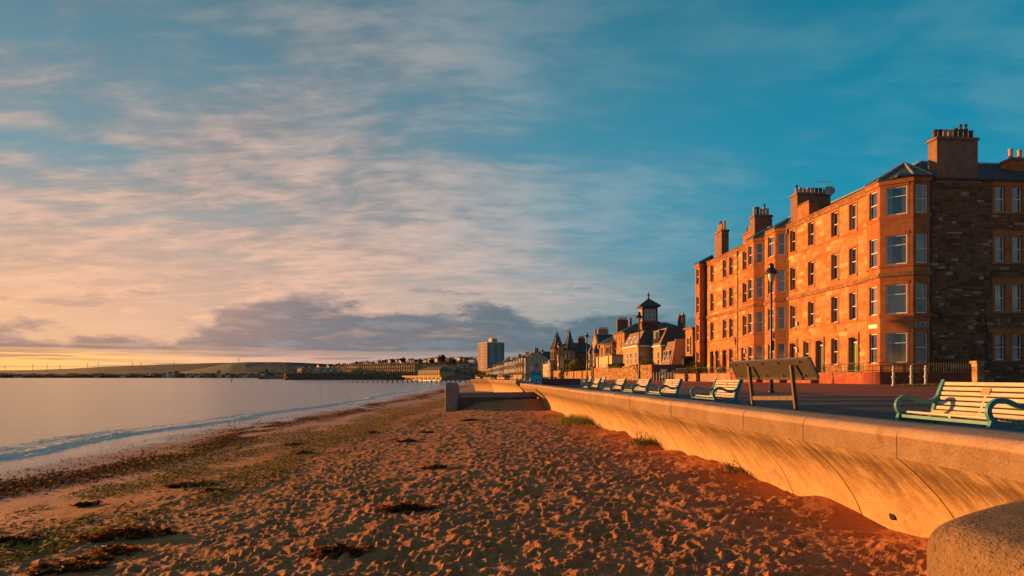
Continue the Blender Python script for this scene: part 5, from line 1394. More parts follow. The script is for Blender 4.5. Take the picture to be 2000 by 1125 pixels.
    for fr, L, tn in ((Ts, 3.05, 1), (Tw, 3.2, 0)):
        mb = MB()
        for s_ in courses(L, 14.0, 17.1, [(.4, 2.75, 14.2, 16.6)], (.24, .34), (.35, .7), 4, gap=.03): mb.ct = random.choice([0, .5, 1]); fbox(mb, fr, *s_, -.01, random.uniform(.03, .06))
        for s_ in courses(L, 11.5, 13.7, [], (.24, .34), (.35, .7), 14, gap=.03): mb.ct = random.choice([0, .5, 1]); fbox(mb, fr, *s_, .08, random.uniform(.12, .15))
        q = h.part('tower_stones', mb, RUBBLE if tn else GOLDRUBBLE); q['kind'] = 'stuff'  # light and shade put into colour: dark rubble towards camera, golden seaward
        for a in (.42, 1.22, 2.02): h.win(fr, a, a+.6, 14.2, 16.4, surr=None, fw=.1); h.part('window_arch', fbox(MB(), fr, a-.06, a+.66, 16.4, 16.6, 0, .1), COURSE)
    quadroof(h, [(tx0, ty0, 17.15), (tx1, ty0, 17.15), (tx1, ty1, 17.15), (tx0, ty1, 17.15)], [((tx0+tx1)/2, (ty0+ty1)/2, 18.75)], over=.8, name='tower_roof')
    g = MB(); g.lathe([(.22, 18.6), (.2, 19.0), (.1, 19.15), (.28, 19.35), (.3, 19.5), (.1, 19.7), (.05, 20.2), (.01, 20.3)], 8, ((tx0+tx1)/2, (ty0+ty1)/2)); h.part('finial', g, COURSE)
    p = MP(147, 4.6); h.chimney(p[0]+.8, p[1], 12.2, 15.0, 1.15, .5, DARKMORTAR, 5); p = MP(140.5, 16.2); h.chimney(p[0]-.3, p[1], 12.5, 15.4, .3, .5, DARKMORTAR, 1); h.chimney(p[0]+.55, p[1]+.3, 12.5, 15.6, .3, .5, GOLDRUBBLE, 1)
    # canted bay at the seaward corner
    bp = [MP(147, 3.2), MP(149, 1.8), MP(152.5, 1.8), MP(154.5, 3.2), MP(154.5, 7), MP(147, 7)]
    mb = MB(); mb.prism(bp, GB, 10.0); h.part('bay', mb, GOLDRUBBLE); quadroof(h, [(*p, 10.05) for p in bp], [(*MP(150.8, 5.0), 12.2)], over=.5, name='bay_roof')
    cen = MP(150.8, 5)
    for i in (0, 1, 2):
        fr = frame_pts(bp[i], bp[i+1], cen); L = (Vector(bp[i+1])-Vector(bp[i])).length; h.win(fr, L/2-.5, L/2+.5, 6.4, 9.3, surr=GOLDRUBBLE); h.win(fr, L/2-.5, L/2+.5, 3.0, 5.4)
    g = MB(); q = MP(150, 8); g.lathe([(1.0, 10.5), (.75, 12.0), (.35, 14.0), (.3, 15.0)], 6, q); h.part('turret_roof', g, COURSE); h.chimney(q[0], q[1], 14.5, 15.6, .25, .25, GOLDRUBBLE, 2, .4)
    # ---- bay villa next to the tenement
    h = House('bay_villa', 'tall sunlit sandstone bay house just left of the tenement end', (*MP(99, 3.5), GB), 'house')
    W, S = wallsM(h, 98.2, 104, 4.6, 12, GB, 9.6, SANDSTONE)
    bp = [MP(98.4, 4.7), MP(98.4, 3.5), MP(100.4, 3.2), MP(101.2, 4.7)]; mb = MB(); mb.prism(bp, GB, 9.7); h.part('bay', mb, SANDSTONE); cen = MP(100, 6)
    for i in (0, 1):
        fr = frame_pts(bp[i], bp[i+1], cen); L = (Vector(bp[i+1])-Vector(bp[i])).length
        for z in (2.9, 6.3): h.win(fr, L/2-.42, L/2+.42, z, z+2.2, surr=SANDSTONE)
    mb = MB(); mb.prism([MP(98.1, 4.9), MP(98.1, 3.3), MP(100.6, 2.9), MP(101.6, 4.9)], 9.7, 9.95); h.part('cornice', mb, COURSE)
    quadroof(h, [(*p, 9.65) for p in rectM(98.2, 104, 4.6, 12)], [(*MP(101, 7), 11), (*MP(101, 10), 11)])
    # ---- gabled stone house
    h = House('gabled_house', 'gabled stone house with slate roof, white dormer and big chimney', (*MP(158, 2), GB), 'house')
    W, S = wallsM(h, 158, 168, 3.0, 16, GB, 9.6, DARKMORTAR, 'wall', GOLDRUBBLE)
    a, b, c, d = MP(157.6, 2.6), MP(168.4, 2.6), MP(168.4, 16.2), MP(157.6, 16.2); m0, m1 = MP(163, 2.6), MP(163, 16.2)
    mb = MB(); mb.poly([(*a, 9.5), (*m0, 12.9), (*m1, 12.9), (*d, 9.5)]); mb.poly([(*b, 9.5), (*c, 9.5), (*m1, 12.9), (*m0, 12.9)]); rf = h.part('roof', mb, SLATE)
    g = MB(); g.tube([(*m0, 12.95), (*m1, 12.95)], .12, 5); h.part('lead_flashing', g, LEAD, rf)
    fr = frame_pts(MP(158, 2.95), MP(168, 2.95), MP(163, 9)); g = MB(); v = []
    gp = [(0, 9.4), (5, 13.6), (10, 9.4)]
    g.add([fr.p(x, z, .25) for x, z in gp]+[fr.p(x, z, -.2) for x, z in gp], [(0, 1, 2), (5, 4, 3), (0, 3, 4, 1), (1, 4, 5, 2), (0, 2, 5, 3)]); h.part('gable', g, GOLDRUBBLE)
    h.win(fr, 4.6, 5.4, 10.2, 11.9, fw=.08); g = MB(); g.lathe([(.25, 13.4), (.25, 14.0), (.05, 14.6)], 6, fr.p(5, 0, 0)[:2]); h.part('finial', g, GOLDRUBBLE)
    for off in (1.2, 6.6):
        bp = [fr.p(off, 0)[:2], fr.p(off+.6, 0, 1.0)[:2], fr.p(off+2.0, 0, 1.0)[:2], fr.p(off+2.6, 0)[:2]]; mb = MB(); mb.prism(bp, GB, 8.6); h.part('bay', mb, GOLDRUBBLE); q = fr.p(off+1.3, 0, .1)
        quadroof(h, [(*p, 8.65) for p in bp], [(q[0], q[1], 11.2)], over=.3, name='bay_roof')
        for i in (0, 1):
            f2 = frame_pts(bp[i], bp[i+1], MP(163, 9)); L = (Vector(bp[i+1])-Vector(bp[i])).length
            for z in (2.9, 5.9): h.win(f2, L/2-.4, L/2+.4, z, z+2.3, fw=.08)
    f2 = frame_pts(MP(158, 3), MP(158, 16), MP(163, 9))
    for a_ in (2.0, 6.0, 9.5): h.win(f2, a_, a_+1, 6.0, 8.2, surr=GOLDRUBBLE); h.win(f2, a_, a_+1, 2.8, 5.0, surr=GOLDRUBBLE)
    g = MB(); fbox(g, f2, .2, 2.0, GB, 9.6, 0, .9); h.part('porch', g, GOLDRUBBLE)
    g = MB(); g.add([f2.p(5.2, 9.4, .1), f2.p(7.0, 9.4, .1), f2.p(7.0, 10.8, .1), f2.p(6.1, 12.0, .1), f2.p(5.2, 10.8, .1), f2.p(5.2, 9.4, -2.5), f2.p(7.0, 9.4, -2.5), f2.p(7.0, 10.8, -2.5), f2.p(6.1, 12.0, -2.5), f2.p(5.2, 10.8, -2.5)],
                  [(0,1,2,3,4), (1,6,7,2), (2,7,8,3), (3,8,9,4), (4,9,5,0)]); dm = h.part('dormer', g, WHITE); 
    g = MB(); fbox(g, f2, 5.7, 6.5, 9.7, 11.0, .1, .13); h.part('pane', g, FARGLASS, dm)
    p = MP(166, 5.4); h.chimney(p[0], p[1], 11.4, 14.2, 1.25, .5, GOLDRUBBLE, 6)
    # ---- spired house
    h = House('spired_house', 'stone house with two tall slate spires and arched gothic windows', (*MP(188, 0), GB), 'house')
    for (cx, cy, r, z1, zt, top) in ((12.55, 191, 1.85, 10.6, 15.6, .03), (15.7, 187.5, 1.65, 10.8, 15.2, .35)):
        mb = MB(); mb.lathe([(r, GB), (r, z1)], 8, (cx, cy), .39); tw = h.part('turret', mb, GOLDRUBBLE if top < .1 else RUBBLE)
        mb = MB(); prof = [(r+.45, z1-.05), (r*.95, z1+.75), (r*.66, z1+(zt-z1)*.42), (r*.40, z1+(zt-z1)*.68), (top+.12, zt-.35), (top, zt)]; mb.lathe(prof, 8, (cx, cy), .39); sp = h.part('spire', mb, SLATE)
        g = MB()
        for k in range(8):
            a_ = .39+k*math.pi/4; g.tube([(cx+(q+.02)*math.cos(a_), cy+(q+.02)*math.sin(a_), z) for q, z in prof], .05, 4)
        h.part('lead_flashing', g, LEAD, sp)
        g = MB(); g.tube([(cx, cy, zt-.1), (cx, cy, zt+1.2)], [.07, .02], 5)
        if top > .1: g.tube([(cx-.3, cy, zt-.1), (cx-.3, cy, zt+.8)], [.06, .02], 5); g.tube([(cx+.3, cy, zt-.1), (cx+.3, cy, zt+.8)], [.06, .02], 5)
        h.part('finial', g, IRON, sp)
        for k in range(8):
            a0, a1 = .39+k*math.pi/4, .39+(k+1)*math.pi/4; am = (a0+a1)/2
            if math.sin(am) > .5: continue
            fr = frame_pts((cx+r*math.cos(a0), cy+r*math.sin(a0)), (cx+r*math.cos(a1), cy+r*math.sin(a1)), (cx, cy)); L = 2*r*math.sin(math.pi/8)
            for z in (4.0, 7.6): h.win(fr, L/2-.38, L/2+.38, z, z+2.2, surr=GOLDRUBBLE if top < .1 else None)
    mb = MB(); mb.prism([(12.6, 187.3), (12.2, 192.5), (14.4, 192.5), (14.8, 186.8)][::-1], GB, 9.0); h.part('wall', mb, GOLDRUBBLE)
    fr = frame_pts((12.9, 187.4), (14.6, 186.6), (14, 192)); L = 1.88
    g = MB(); gp = [(-.2, 8.9), (L/2, 11.9), (L+.2, 8.9)]; g.add([fr.p(x, z, .2) for x, z in gp]+[fr.p(x, z, -2.0) for x, z in gp], [(0, 1, 2), (5, 4, 3), (0, 3, 4, 1), (1, 4, 5, 2)]); h.part('gable', g, GOLDRUBBLE)
    g = MB(); ar = [(.35, 5.2), (.35, 7.8), (L/2, 9.3), (L-.35, 7.8), (L-.35, 5.2)]; g.poly([fr.p(x, z, .22) for x, z in ar]); h.part('arched_window', g, FARGLASS)
    mb = MB(); mb.prism([(15.2, 189), (12, 196), (24, 198), (25, 189)][::-1], GB, 9.6); h.part('rear_wing', mb, RUBBLE)
    quadroof(h, [(15.2, 189, 9.65), (25, 189, 9.65), (24, 198, 9.65), (12, 196, 9.65)], [(17, 193, 12.4), (21, 193, 12.4)]); h.chimney(19.5, 192, 11.5, 13.6, 1.0, .4, DARKMORTAR, 5, .7)
    mb = MB(); mb.prism([(10.6, 189), (10.3, 192), (11.2, 192), (11.6, 189)][::-1], GB, 6.8); bw = h.part('bay', mb, GOLDRUBBLE)
    g = MB(); g.lathe([(.95, 6.8), (.8, 7.3), (.4, 7.6), (.05, 7.7)], 8, (10.95, 190.4)); h.part('bay_roof', g, LEAD)
    fr = frame_pts((11.6, 189), (10.6, 189), (11, 191)); h.win(fr, .2, .8, 4.0, 6.3); fr = frame_pts((10.6, 189), (10.3, 192), (11.5, 190.5)); h.win(fr, .3, 1.1, 4.0, 6.3); h.win(fr, 1.6, 2.4, 4.0, 6.3)
    # ---- low house
    h = House('low_house', 'low pale house with crow stepped roof left of the spired house', (*MP(222, 0), GB), 'house')
    W, S = wallsM(h, 215, 240, .5, 9, GB, 7.2, CREAMHARL)
    for a_ in (1, 3.5, 6, 9, 12, 16, 20): h.win(W, a_, a_+1.1, 4.2, 6.5)
    quadroof(h, [(*p, 7.3) for p in rectM(215, 240, .5, 9)], [(*MP(219, 5), 10.6), (*MP(236, 5), 10.6)]); p = MP(216, 5); h.chimney(p[0], p[1], 8.5, 11.5, .8, .5, GOLDRUBBLE, 4); p = MP(232, 3); h.chimney(p[0], p[1], 8.5, 11.0, .5, .8, GOLDRUBBLE, 4)
mid_buildings()
# ---- rubble wall along the promenade, lane wall, fences
def rubble_walls():
    a = Vector((27.9-.0857*96, 96)); b = Vector((27.9-.0857*136, 136)); fr = frame_pts(a, b, (60, 110)); L = (b-a).length
    t = empty('rubble_wall', (*a, GB)); tag(t, 'sunlit golden rubble stone wall in front of the flats', 'wall'); inv = Matrix.Translation((-a.x, -a.y, -GB)); before = set(bpy.data.objects)
    fbox(MB(), fr, 0, L, GB-.2, 4.35, -.5, 0).build('wall', MORTAR, t); fbox(MB(), fr, -.02, L, 4.35, 4.52, -.55, .05).build('coping', COURSE, t)
    lay_stones(t, fr, courses(L, GB, 4.35, [], (.2, .34), (.3, .8), 23, gap=.03), GOLDRUBBLE, 'rubble_stone', 150, lambda s: -s[0], [0, .4, .8, 1, 1.4, 2], (.03, .07))
    mb = MB(); c = fr.p(L, GB); mb.box(c[0]-.3, c[1]-.3, GB, c[0]+.5, c[1]+.4, 4.9); mb.build('end_pier', GOLDRUBBLE, t)
    for o in set(bpy.data.objects)-before:
        if o.parent is t: o.matrix_parent_inverse = inv
    t = empty('lane_wall', (*a, GB)); tag(t, 'dark lane wall in shade behind the bollards and the car', 'wall')
    mb = MB(); mb.box(.02, .02, 0, 14, .5, 2.15); mb.build('wall', DARKMORTAR, t); mb = MB(); mb.box(.0, -.04, 2.15, 14, .56, 2.3); mb.build('coping', DARKCON, t)
    s = MB().box(1.2, -.05, 1.15, 2.05, -.02, 1.65).build('notice', WHITE, t); s = MB().box(4.1, -.4, 0, 5.0, -.05, 1.35).build('meter_cabinet', LEAD, t)
    # timber fence panels, boards picked out
    runs = [(137, 146, 'timber fence panel beside the rubble wall', 1.9), (147, 156, 'middle timber fence panel below the gabled house', 1.9), (157, 170, 'long timber fence below the yellow green shrub', 1.9), (176, 200, 'tall pale timber fence left of the white gate', 2.3)]
    for Y0, Y1, lab, hh in runs:
        a = Vector((27.6-.0857*Y0, Y0)); b = Vector((27.6-.0857*Y1, Y1)); fr = frame_pts(a, b, (60, Y0)); L = (b-a).length
        t = empty('timber_fence', (*a, GB)); tag(t, lab, 'fence', 'timber fences along the promenade'); inv = Matrix.Translation((-a.x, -a.y, -GB)); kids = []
        n = int(L/.42)
        bm = {}
        for k in range(n): kids.append(fbox(MB(), fr, k*L/n+.008, (k+1)*L/n-.008, GB, GB+hh+random.uniform(-.04, .04), -.03, random.uniform(0, .02)).build('board', TIMBER, t))
        for k in range(0, int(L/3)+1): kids.append(fbox(MB(), fr, min(k*3, L-.2), min(k*3, L-.2)+.18, GB, GB+hh+.12, -.08, .08).build('post', TIMBER, t))
        kids.append(fbox(MB(), fr, 0, L, GB, GB+.35, -.05, .06).build('kerb_board', GREYWALL, t))
        for o in kids: o.matrix_parent_inverse = inv
    p = Vector((27.6-.0857*173, 173)); t = empty('garden_gate', (*p, GB), math.atan2(1, -.0857)); tag(t, 'small pale slatted garden gate between the timber fences', 'gate')
    for k in range(7): MB().box(-1.5+k*.45, -.04, .1, -1.25+k*.45, .0, 1.15).build('slat', WHITE, t)
    MB().box(-1.6, 0, .3, 1.6, .05, .42).build('rail', WHITE, t); MB().box(-1.6, 0, .85, 1.6, .051, .97).build('rail', WHITE, t)
rubble_walls()
shrub((15.6, 166, GB), 4.6, 2.9, 'bright yellow green shrub in front of the spired house', LEAF_YEL, 1500, .26, 3)
shrub((13.5, 172, GB), 3.3, 2.0, 'dark green shrub left of the yellow green one', LEAF_MID, 900, .22, 4)
shrub((*MP(104, -1.2), GB+.6), 3.3, 2.9, 'spreading bush above the dark lane wall', LEAF_MID, 1600, .17, 5)
def hedge(a, b, z0, z1, wid, label, n, seed):
    g = np.random.default_rng(seed); t = g.random(n); a, b = np.array(a), np.array(b); d = (b-a)/np.linalg.norm(b-a); q = np.array([-d[1], d[0]])
    ang = g.random(n)*math.pi; off = np.cos(ang)*wid*.5*(.8+.3*g.random(n)); zz = z0+(z1-z0)*np.maximum(np.sin(ang)**.5, g.random(n))*(.85+.2*g.random(n))
    c = np.concatenate([a+np.outer(t, b-a)+np.outer(off, q), zz[:, None]], 1)
    u = g.normal(size=(n, 3)); u /= np.linalg.norm(u, axis=1)[:, None]; v_ = np.cross(u, g.normal(size=(n, 3))); v_ /= np.linalg.norm(v_, axis=1)[:, None]; s = (.12+.12*g.random(n))[:, None]
    v = np.stack([c-u*s, c+v_*s*.6, c+u*s, c-v_*s*.6], 1)
    t_ = empty('hedge', (float(a[0]), float(a[1]), z0)); tag(t_, label, 'hedge')
    o = link('foliage', tri_soup('foliage', v.reshape(-1, 3), np.arange(4*n).reshape(-1, 4), LEAF_MID, g.random(n)), t_); o.matrix_parent_inverse = Matrix.Translation(-Vector(t_.location))
    core = MB(); L = float(np.linalg.norm(b-a)); core.box(0, -wid*.36, 0, L, wid*.36, (z1-z0)*.86); o = core.build('stems', BARK, t_); o.rotation_euler = (0, 0, math.atan2(d[1], d[0]))
hedge((24.2, 96.8), (27.5, 97.0), 4.3, 5.6, 1.4, 'clipped dark hedge above the lane wall by the tenement', 1400, 8)
hedge((18.2, 113), (17.6, 122), 4.3, 5.0, 1.0, 'low hedge on top of the golden rubble wall', 700, 9)
shrub((TP(32.6, -2.2)[0], TP(32.6, -2.2)[1], 2.3), 2.9, 1.5, 'flowering shrub in front of the far tenement doors', LEAF_MID, 900, .10, 12)
shrub((TP(36.3, -1.9)[0], TP(36.3, -1.9)[1], 3.0), 1.2, .5, 'small potted plant at the far tenement bay', LEAF_YEL, 200, .08, 13, cat='plant')
# ---- parked car
def car():
    X, Y = 20.9, 94.2; t = empty('parked_car', (X, Y, ground_z(X, Y)), R(3)); tag(t, 'silver blue hatchback parked in the lane behind the bollards', 'car')
    PAINT = pmat('silver_blue_paint', (.34, .42, .48), None, rough=.25, metal=.4, spec=.6); TYRE = pmat('tyre_rubber', (.012, .012, .012), None, rough=.9); GL = FARGLASS
    prof = [(0, .35), (.02, .62), (.12, .78), (.85, .93), (1.45, 1.42), (1.75, 1.50), (3.0, 1.50), (3.55, 1.40), (3.85, 1.0), (3.95, .7), (3.93, .35), (3.6, .30), (3.55, .52), (3.32, .66), (3.05, .52), (3.0, .28), (1.08, .28), (1.03, .52), (.8, .66), (.57, .52), (.52, .30)]
    def ins(z): return .0 if z < .95 else (z-.95)*.32
    mb = MB(); n = len(prof); v = [(x, ins(z), z) for x, z in prof]+[(x, 1.7-ins(z), z) for x, z in prof]
    mb.add(v, [tuple(range(n)), tuple(range(2*n-1, n-1, -1))]+[(i, n+i, n+(i+1) % n, (i+1) % n) for i in range(n)]); b = mb.build('body', PAINT, t)
    for pts in ([(1.02, .97), (1.50, 1.37), (2.1, 1.40), (2.1, .97)], [(2.18, .97), (2.18, 1.40), (2.95, 1.40), (3.35, 1.30), (3.5, .97)]):
        for sd in (0, 1):
            f = lambda z: (ins(z)-.006) if sd == 0 else (1.7-ins(z)+.006)
            g = MB(); g.poly([(x, f(z), z) for x, z in pts]); g.build('side_window', GL, b)
    g = MB(); g.poly([(.88, .16, .955), (.88, 1.54, .955), (1.43, 1.42, 1.40), (1.43, .28, 1.40)]); 
    for k in range(len(g.v)): x, y, z = g.v[k]; g.v[k] = (x-.012, y, z+.012)
    g.build('windscreen', GL, b)
    LIGHT = pmat('headlight_lens', (.8, .78, .7), None, rough=.1, spec=1.0)
    for y in (.08, 1.34): MB().box(-.012, y, .60, .10, y+.28, .76).build('headlight', LIGHT, t)
    MB().box(-.02, .2, .36, .05, 1.5, .50).build('bumper', PAINT, t); MB().box(.95, -.12, .95, 1.12, .0, 1.08).build('mirror', PAINT, t)
    MB().box(.0, .02, .66, 0.02, .05, .68).build('indicator', pmat('red_lens', (.5, .02, .02), None, rough=.2), t)
    for x in (.8, 3.3):
        for y in (.0, 1.52):
            g = MB(); g.lathe([(.2, 0), (.30, 0), (.305, .02), (.305, .16), (.30, .18), (.2, .18)], 16); w_ = g.build('wheel', TYRE, t); w_.location = (x, y+.18, .30); w_.rotation_euler = (R(90), 0, 0)
            g = MB(); g.lathe([(.05, -.006), (.2, -.004), (.2, .184), (.05, .186)], 10); g.build('rim', STEELTRIM, w_)
car()
# ---- things on the tenement roof
def roof_things():
    q = TP(12.6, 2.4); zb = 17.45
    t = empty('satellite_dish', (q[0], q[1], zb)); tag(t, 'grey satellite dish beside the tenement chimney', 'satellite dish')
    MB().tube([(0, 0, 0), (0, 0, 1.5)], .03, 6).build('mast', STEELTRIM, t)
    mb = MB(); mb.lathe([(.02, 0), (.25, .03), (.45, .10), (.46, .12), (.25, .05), (.02, .02)], 16); o = mb.build('dish', LEAD, t); o.location = (0, -.05, 1.5); o.rotation_euler = (R(70), 0, R(-15))
    MB().tube([(0, -.1, 1.25), (.05, -.55, 1.45)], .015, 5).build('arm', STEELTRIM, t)
    q = TP(13.9, 2.6); t = empty('television_aerial', (q[0], q[1], 18.9)); tag(t, 'thin television aerial rising from the tenement chimney', 'aerial')
    MB().tube([(0, 0, 0), (0, 0, 1.7)], .02, 5).build('mast', STEELTRIM, t)
    mb = MB(); mb.tube([(-.9, 0, 1.3), (.9, .2, 1.3)], .015, 4)
    for k in range(7): x = -.8+k*.26; mb.tube([(x, x*.1-.05, 1.3-.22), (x+.05, x*.1+.1, 1.3+.22)], .010, 4)
    mb.build('yagi', STEELTRIM, t)
    BIRD = pmat('dark_feathers', (.03, .03, .032), None, rough=.6)
    for i, (a, lab) in enumerate(((2.5, 'left one of two dark birds perched on the corner chimney pots'), (3.15, 'right one of two dark birds perched on the corner chimney pots'))):
        gq = Frame(TP(0, 2.15), TWI, -TU).p(.72+a*.86, 20.02, -.86); t = empty('bird', gq, R(40+60*i)); tag(t, lab, 'bird', 'birds on the chimney')
        mb = MB(); mb.tube([(-.26, 0, .06), (-.12, 0, .11), (0, 0, .16), (.09, 0, .21), (.13, 0, .27), (.17, 0, .27), (.23, 0, .26)], [.012, .05, .075, .06, .045, .035, .004], 8); mb.build('body', BIRD, t, smooth=True)
        mb = MB(); mb.tube([(0, .02, .1), (.01, .02, 0)], .008, 4); mb.tube([(0, -.02, .1), (.01, -.02, 0)], .008, 4); mb.build('legs', BIRD, t)
roof_things()

# ================================================================ the far shore and the town on its hill
def pxX(px, Y): return (px-1000)/F*Y
def hillmat(name, c1, c2, c3, sc):
    return pmat(name, c1, c2, sc, .95, 0, 5, 'Position', stretch=(1, .35, 1), dirt=c3, dscale=sc*1.7, damt=.7)
def far_hills():
    # the two long ridges across the bay; greyed colours stand in for haze
    def ridge(name, prof, Y0, Y1, mat, seed, steps=24):
        pxs = np.linspace(prof[0][0], prof[-1][0], 220); top = np.interp(pxs, [p[0] for p in prof], [p[1] for p in prof])
        rows = np.linspace(0, 1, steps); PX, RR = np.meshgrid(pxs, rows); Y = Y0+(Y1-Y0)*RR
        zt = CAMZ+(737-top)/F*Y1; zt = np.tile(zt, (steps, 1))
        shape = np.where(RR < .85, (RR/.85)**1.25, 1-(RR-.85)*.6)
        Z = -2+(zt+2)*shape*(1+.05*(fbm(PX*.02, RR*5, seed, 3)-.5)); X = (PX-1000)/F*Y
        tag(link(name, grid_mesh(name, X, Y, Z, mat)), kind='structure')
    ridge('hill', [(-900, 716), (-400, 722), (-100, 724), (60, 723), (130, 721), (200, 717), (330, 712.5), (430, 709.5), (520, 709), (600, 712), (700, 716), (900, 720), (1100, 722)], 4200, 6800,
          hillmat('brown_hillside', (.075, .061, .056), (.062, .052, .047), (.05, .043, .039), .0016), 5)
    ridge('hill', [(240, 738), (330, 731), (420, 716), (450, 709.5), (480, 708), (560, 708), (590, 709), (640, 712), (720, 716), (900, 720)], 3300, 5200,
          hillmat('green_hillside', (.058, .057, .044), (.070, .064, .049), (.046, .045, .036), .0022), 9)
    # wooded low shore along the far bay: one mass
    n = 9000; g = np.random.default_rng(5); px = -250+g.random(n)*800; Y = 3300+700*g.random(n)
    h = (3+10*fbm(px*.05, px*0+3, 3, 3))*(.3+.9*g.random(n)); X = (px-1000)/F*Y; s = 9+9*g.random(n); a = g.random(n)*3.14
    c = np.stack([X, Y, np.maximum(h*1.2-1+ (Y-3300)*.012, 1.5)], 1); u = np.stack([np.cos(a), .3*np.sin(a), .5*np.sin(a*3)], 1)*s[:, None]; v_ = np.stack([.2*np.sin(a), 0*a, 1+0*a], 1)*(s*.45)[:, None]
    v = np.stack([c-u, c+v_, c+u, c-v_], 1)
    tag(link('shore_wood', tri_soup('shore_wood', v.reshape(-1, 3), np.arange(4*n).reshape(-1, 4), leafmat('far_wood_leaves', (.10, .082, .066), (.17, .135, .10)), g.random(n))), 'dark wooded low shoreline across the bay', 'wood', kind='stuff')
far_hills()
ROOFRED = pmat('red_tile_roof', (.16, .07, .04), (.12, .05, .03), .5, .9, space='Position'); ROOFGREY = pmat('grey_tile_roof', (.075, .07, .07), (.055, .052, .052), .5, .85, space='Position')
WALLS = [pmat('far_white_render', (.62, .56, .48), None, rough=.9), pmat('far_stone', (.44, .29, .16), (.36, .23, .12), .4, .9, space='Position'), pmat('far_brick', (.26, .13, .08), (.2, .1, .06), .4, .9, space='Position'), pmat('far_cream', (.52, .40, .26), None, rough=.9)]
def simple_house(X, Y, z, L, D, hw, hr, rz, wall, roof, label, group, name='house', wins=2, storeys=2, chim=True, cat='house', bays=0, glassrow=True):
    """small gabled house: walls, roof, chimney, windows; local +x along the ridge, front = -y"""
    t = empty(name, (X, Y, z), rz); tag(t, label, cat, group)
    mb = MB(); e = .3
    mb.box(-L/2, -D/2, -4, L/2, D/2, hw); mb.add([(-L/2, -D/2, hw), (-L/2, D/2, hw), (-L/2, 0, hw+hr), (L/2, -D/2, hw), (L/2, D/2, hw), (L/2, 0, hw+hr)], [(0, 1, 2), (5, 4, 3)]); mb.build('wall', wall, t)
    mb = MB(); mb.add([(-L/2-e, -D/2-e, hw-.15), (L/2+e, -D/2-e, hw-.15), (L/2+e, 0, hw+hr+.06), (-L/2-e, 0, hw+hr+.06), (-L/2-e, D/2+e, hw-.15), (L/2+e, D/2+e, hw-.15)], [(0, 1, 2, 3), (3, 2, 5, 4)]); r = mb.build('roof', roof, t)
    if chim:
        mb = MB(); x = L*.5-.7; mb.box(x-.6, -.9, hw+hr*.4, x+.6, .9, hw+hr+1.4); mb.build('chimney', WALLS[1], r)
    if wins:
        me = MB(); me.box(-.55, -.08, -.85, .55, .06, .85)
        wm = me.mesh('window', FARGLASS)
        for s in range(storeys):
            for k in range(wins):
                zc = 1.6+s*(hw-.6)/storeys
                o = link('window', wm, t, (-L/2+L*(k+.5)/wins, -D/2, zc))
        for s in range(storeys):
            o = link('window', wm, t, (-L/2, 0, 1.6+s*(hw-.6)/storeys)); o.rotation_euler = (0, 0, R(90))
            o = link('window', wm, t, (L/2, 0, 1.6+s*(hw-.6)/storeys)); o.rotation_euler = (0, 0, R(90))
    for k in range(bays):
        x = -L/2+L*(k+.5)/bays; w_ = min(1.5, L/bays*.34)
        mb = MB(); mb.prism([(x-w_, -D/2), (x-w_*.6, -D/2-1.1), (x+w_*.6, -D/2-1.1), (x+w_, -D/2)], 0, hw+.2); b = mb.build('bay', wall, t)
        for s in range(storeys):
            zc = 1.7+s*(hw-.4)/storeys; MB().box(x-w_*.5, -D/2-1.18, zc-1.0, x+w_*.5, -D/2-1.08, zc+1.0).build('bay_window', FARGLASS, b)
        mb = MB(); q = [(x-w_-.2, -D/2, hw+.2), (x-w_*.6-.15, -D/2-1.3, hw+.2), (x+w_*.6+.15, -D/2-1.3, hw+.2), (x+w_+.2, -D/2, hw+.2)]; ap = (x, -D/2+.6, hw+1.6)
        for i in range(3): mb.poly([q[i], q[i+1], ap])
        mb.build('bay_roof', roof, b)
    return t
# ---- hillside terrain
HPX = [380, 480, 560, 600, 660, 740, 800, 880, 960, 1040, 1150, 1400]; HTOP = [739, 735, 727, 722, 717, 713, 709, 707, 707, 706, 705, 705]
def town_z(X, Y):
    px = 1000+X/Y*F; k = np.clip((Y-815)/650, 0, 1)
    top = CAMZ+(737-np.interp(px, HPX, HTOP))/F*1500
    return 6.6*np.clip((Y-792)/20, 0, 1)*np.clip((px-540)/30, .35, 1)+(np.maximum(top, 7)-6.6)*k**1.15
def town_ground():
    pxs = np.linspace(380, 1500, 160); ys = np.concatenate([[790, 800, 812], np.linspace(830, 1750, 40)]); PX, Y = np.meshgrid(pxs, ys); X = (PX-1000)/F*Y
    Z = town_z(X, Y)+.8*(fbm(X*.02, Y*.02, 4, 3)-.5)
    Z = np.where((PX < 572) & (Y < 1350), -3.0, Z); Z = np.where(PX < 500, -3.0, Z); Z = np.where(Y < 795, -1.0, Z); Z = np.where(PX > 930, np.maximum(Z, 2.0), Z)
    tag(link('hillside', grid_mesh('hillside', X, Y, Z, hillmat('town_hill', (.05, .052, .02), (.08, .06, .03), (.03, .034, .014), .01))), kind='structure')
town_ground()
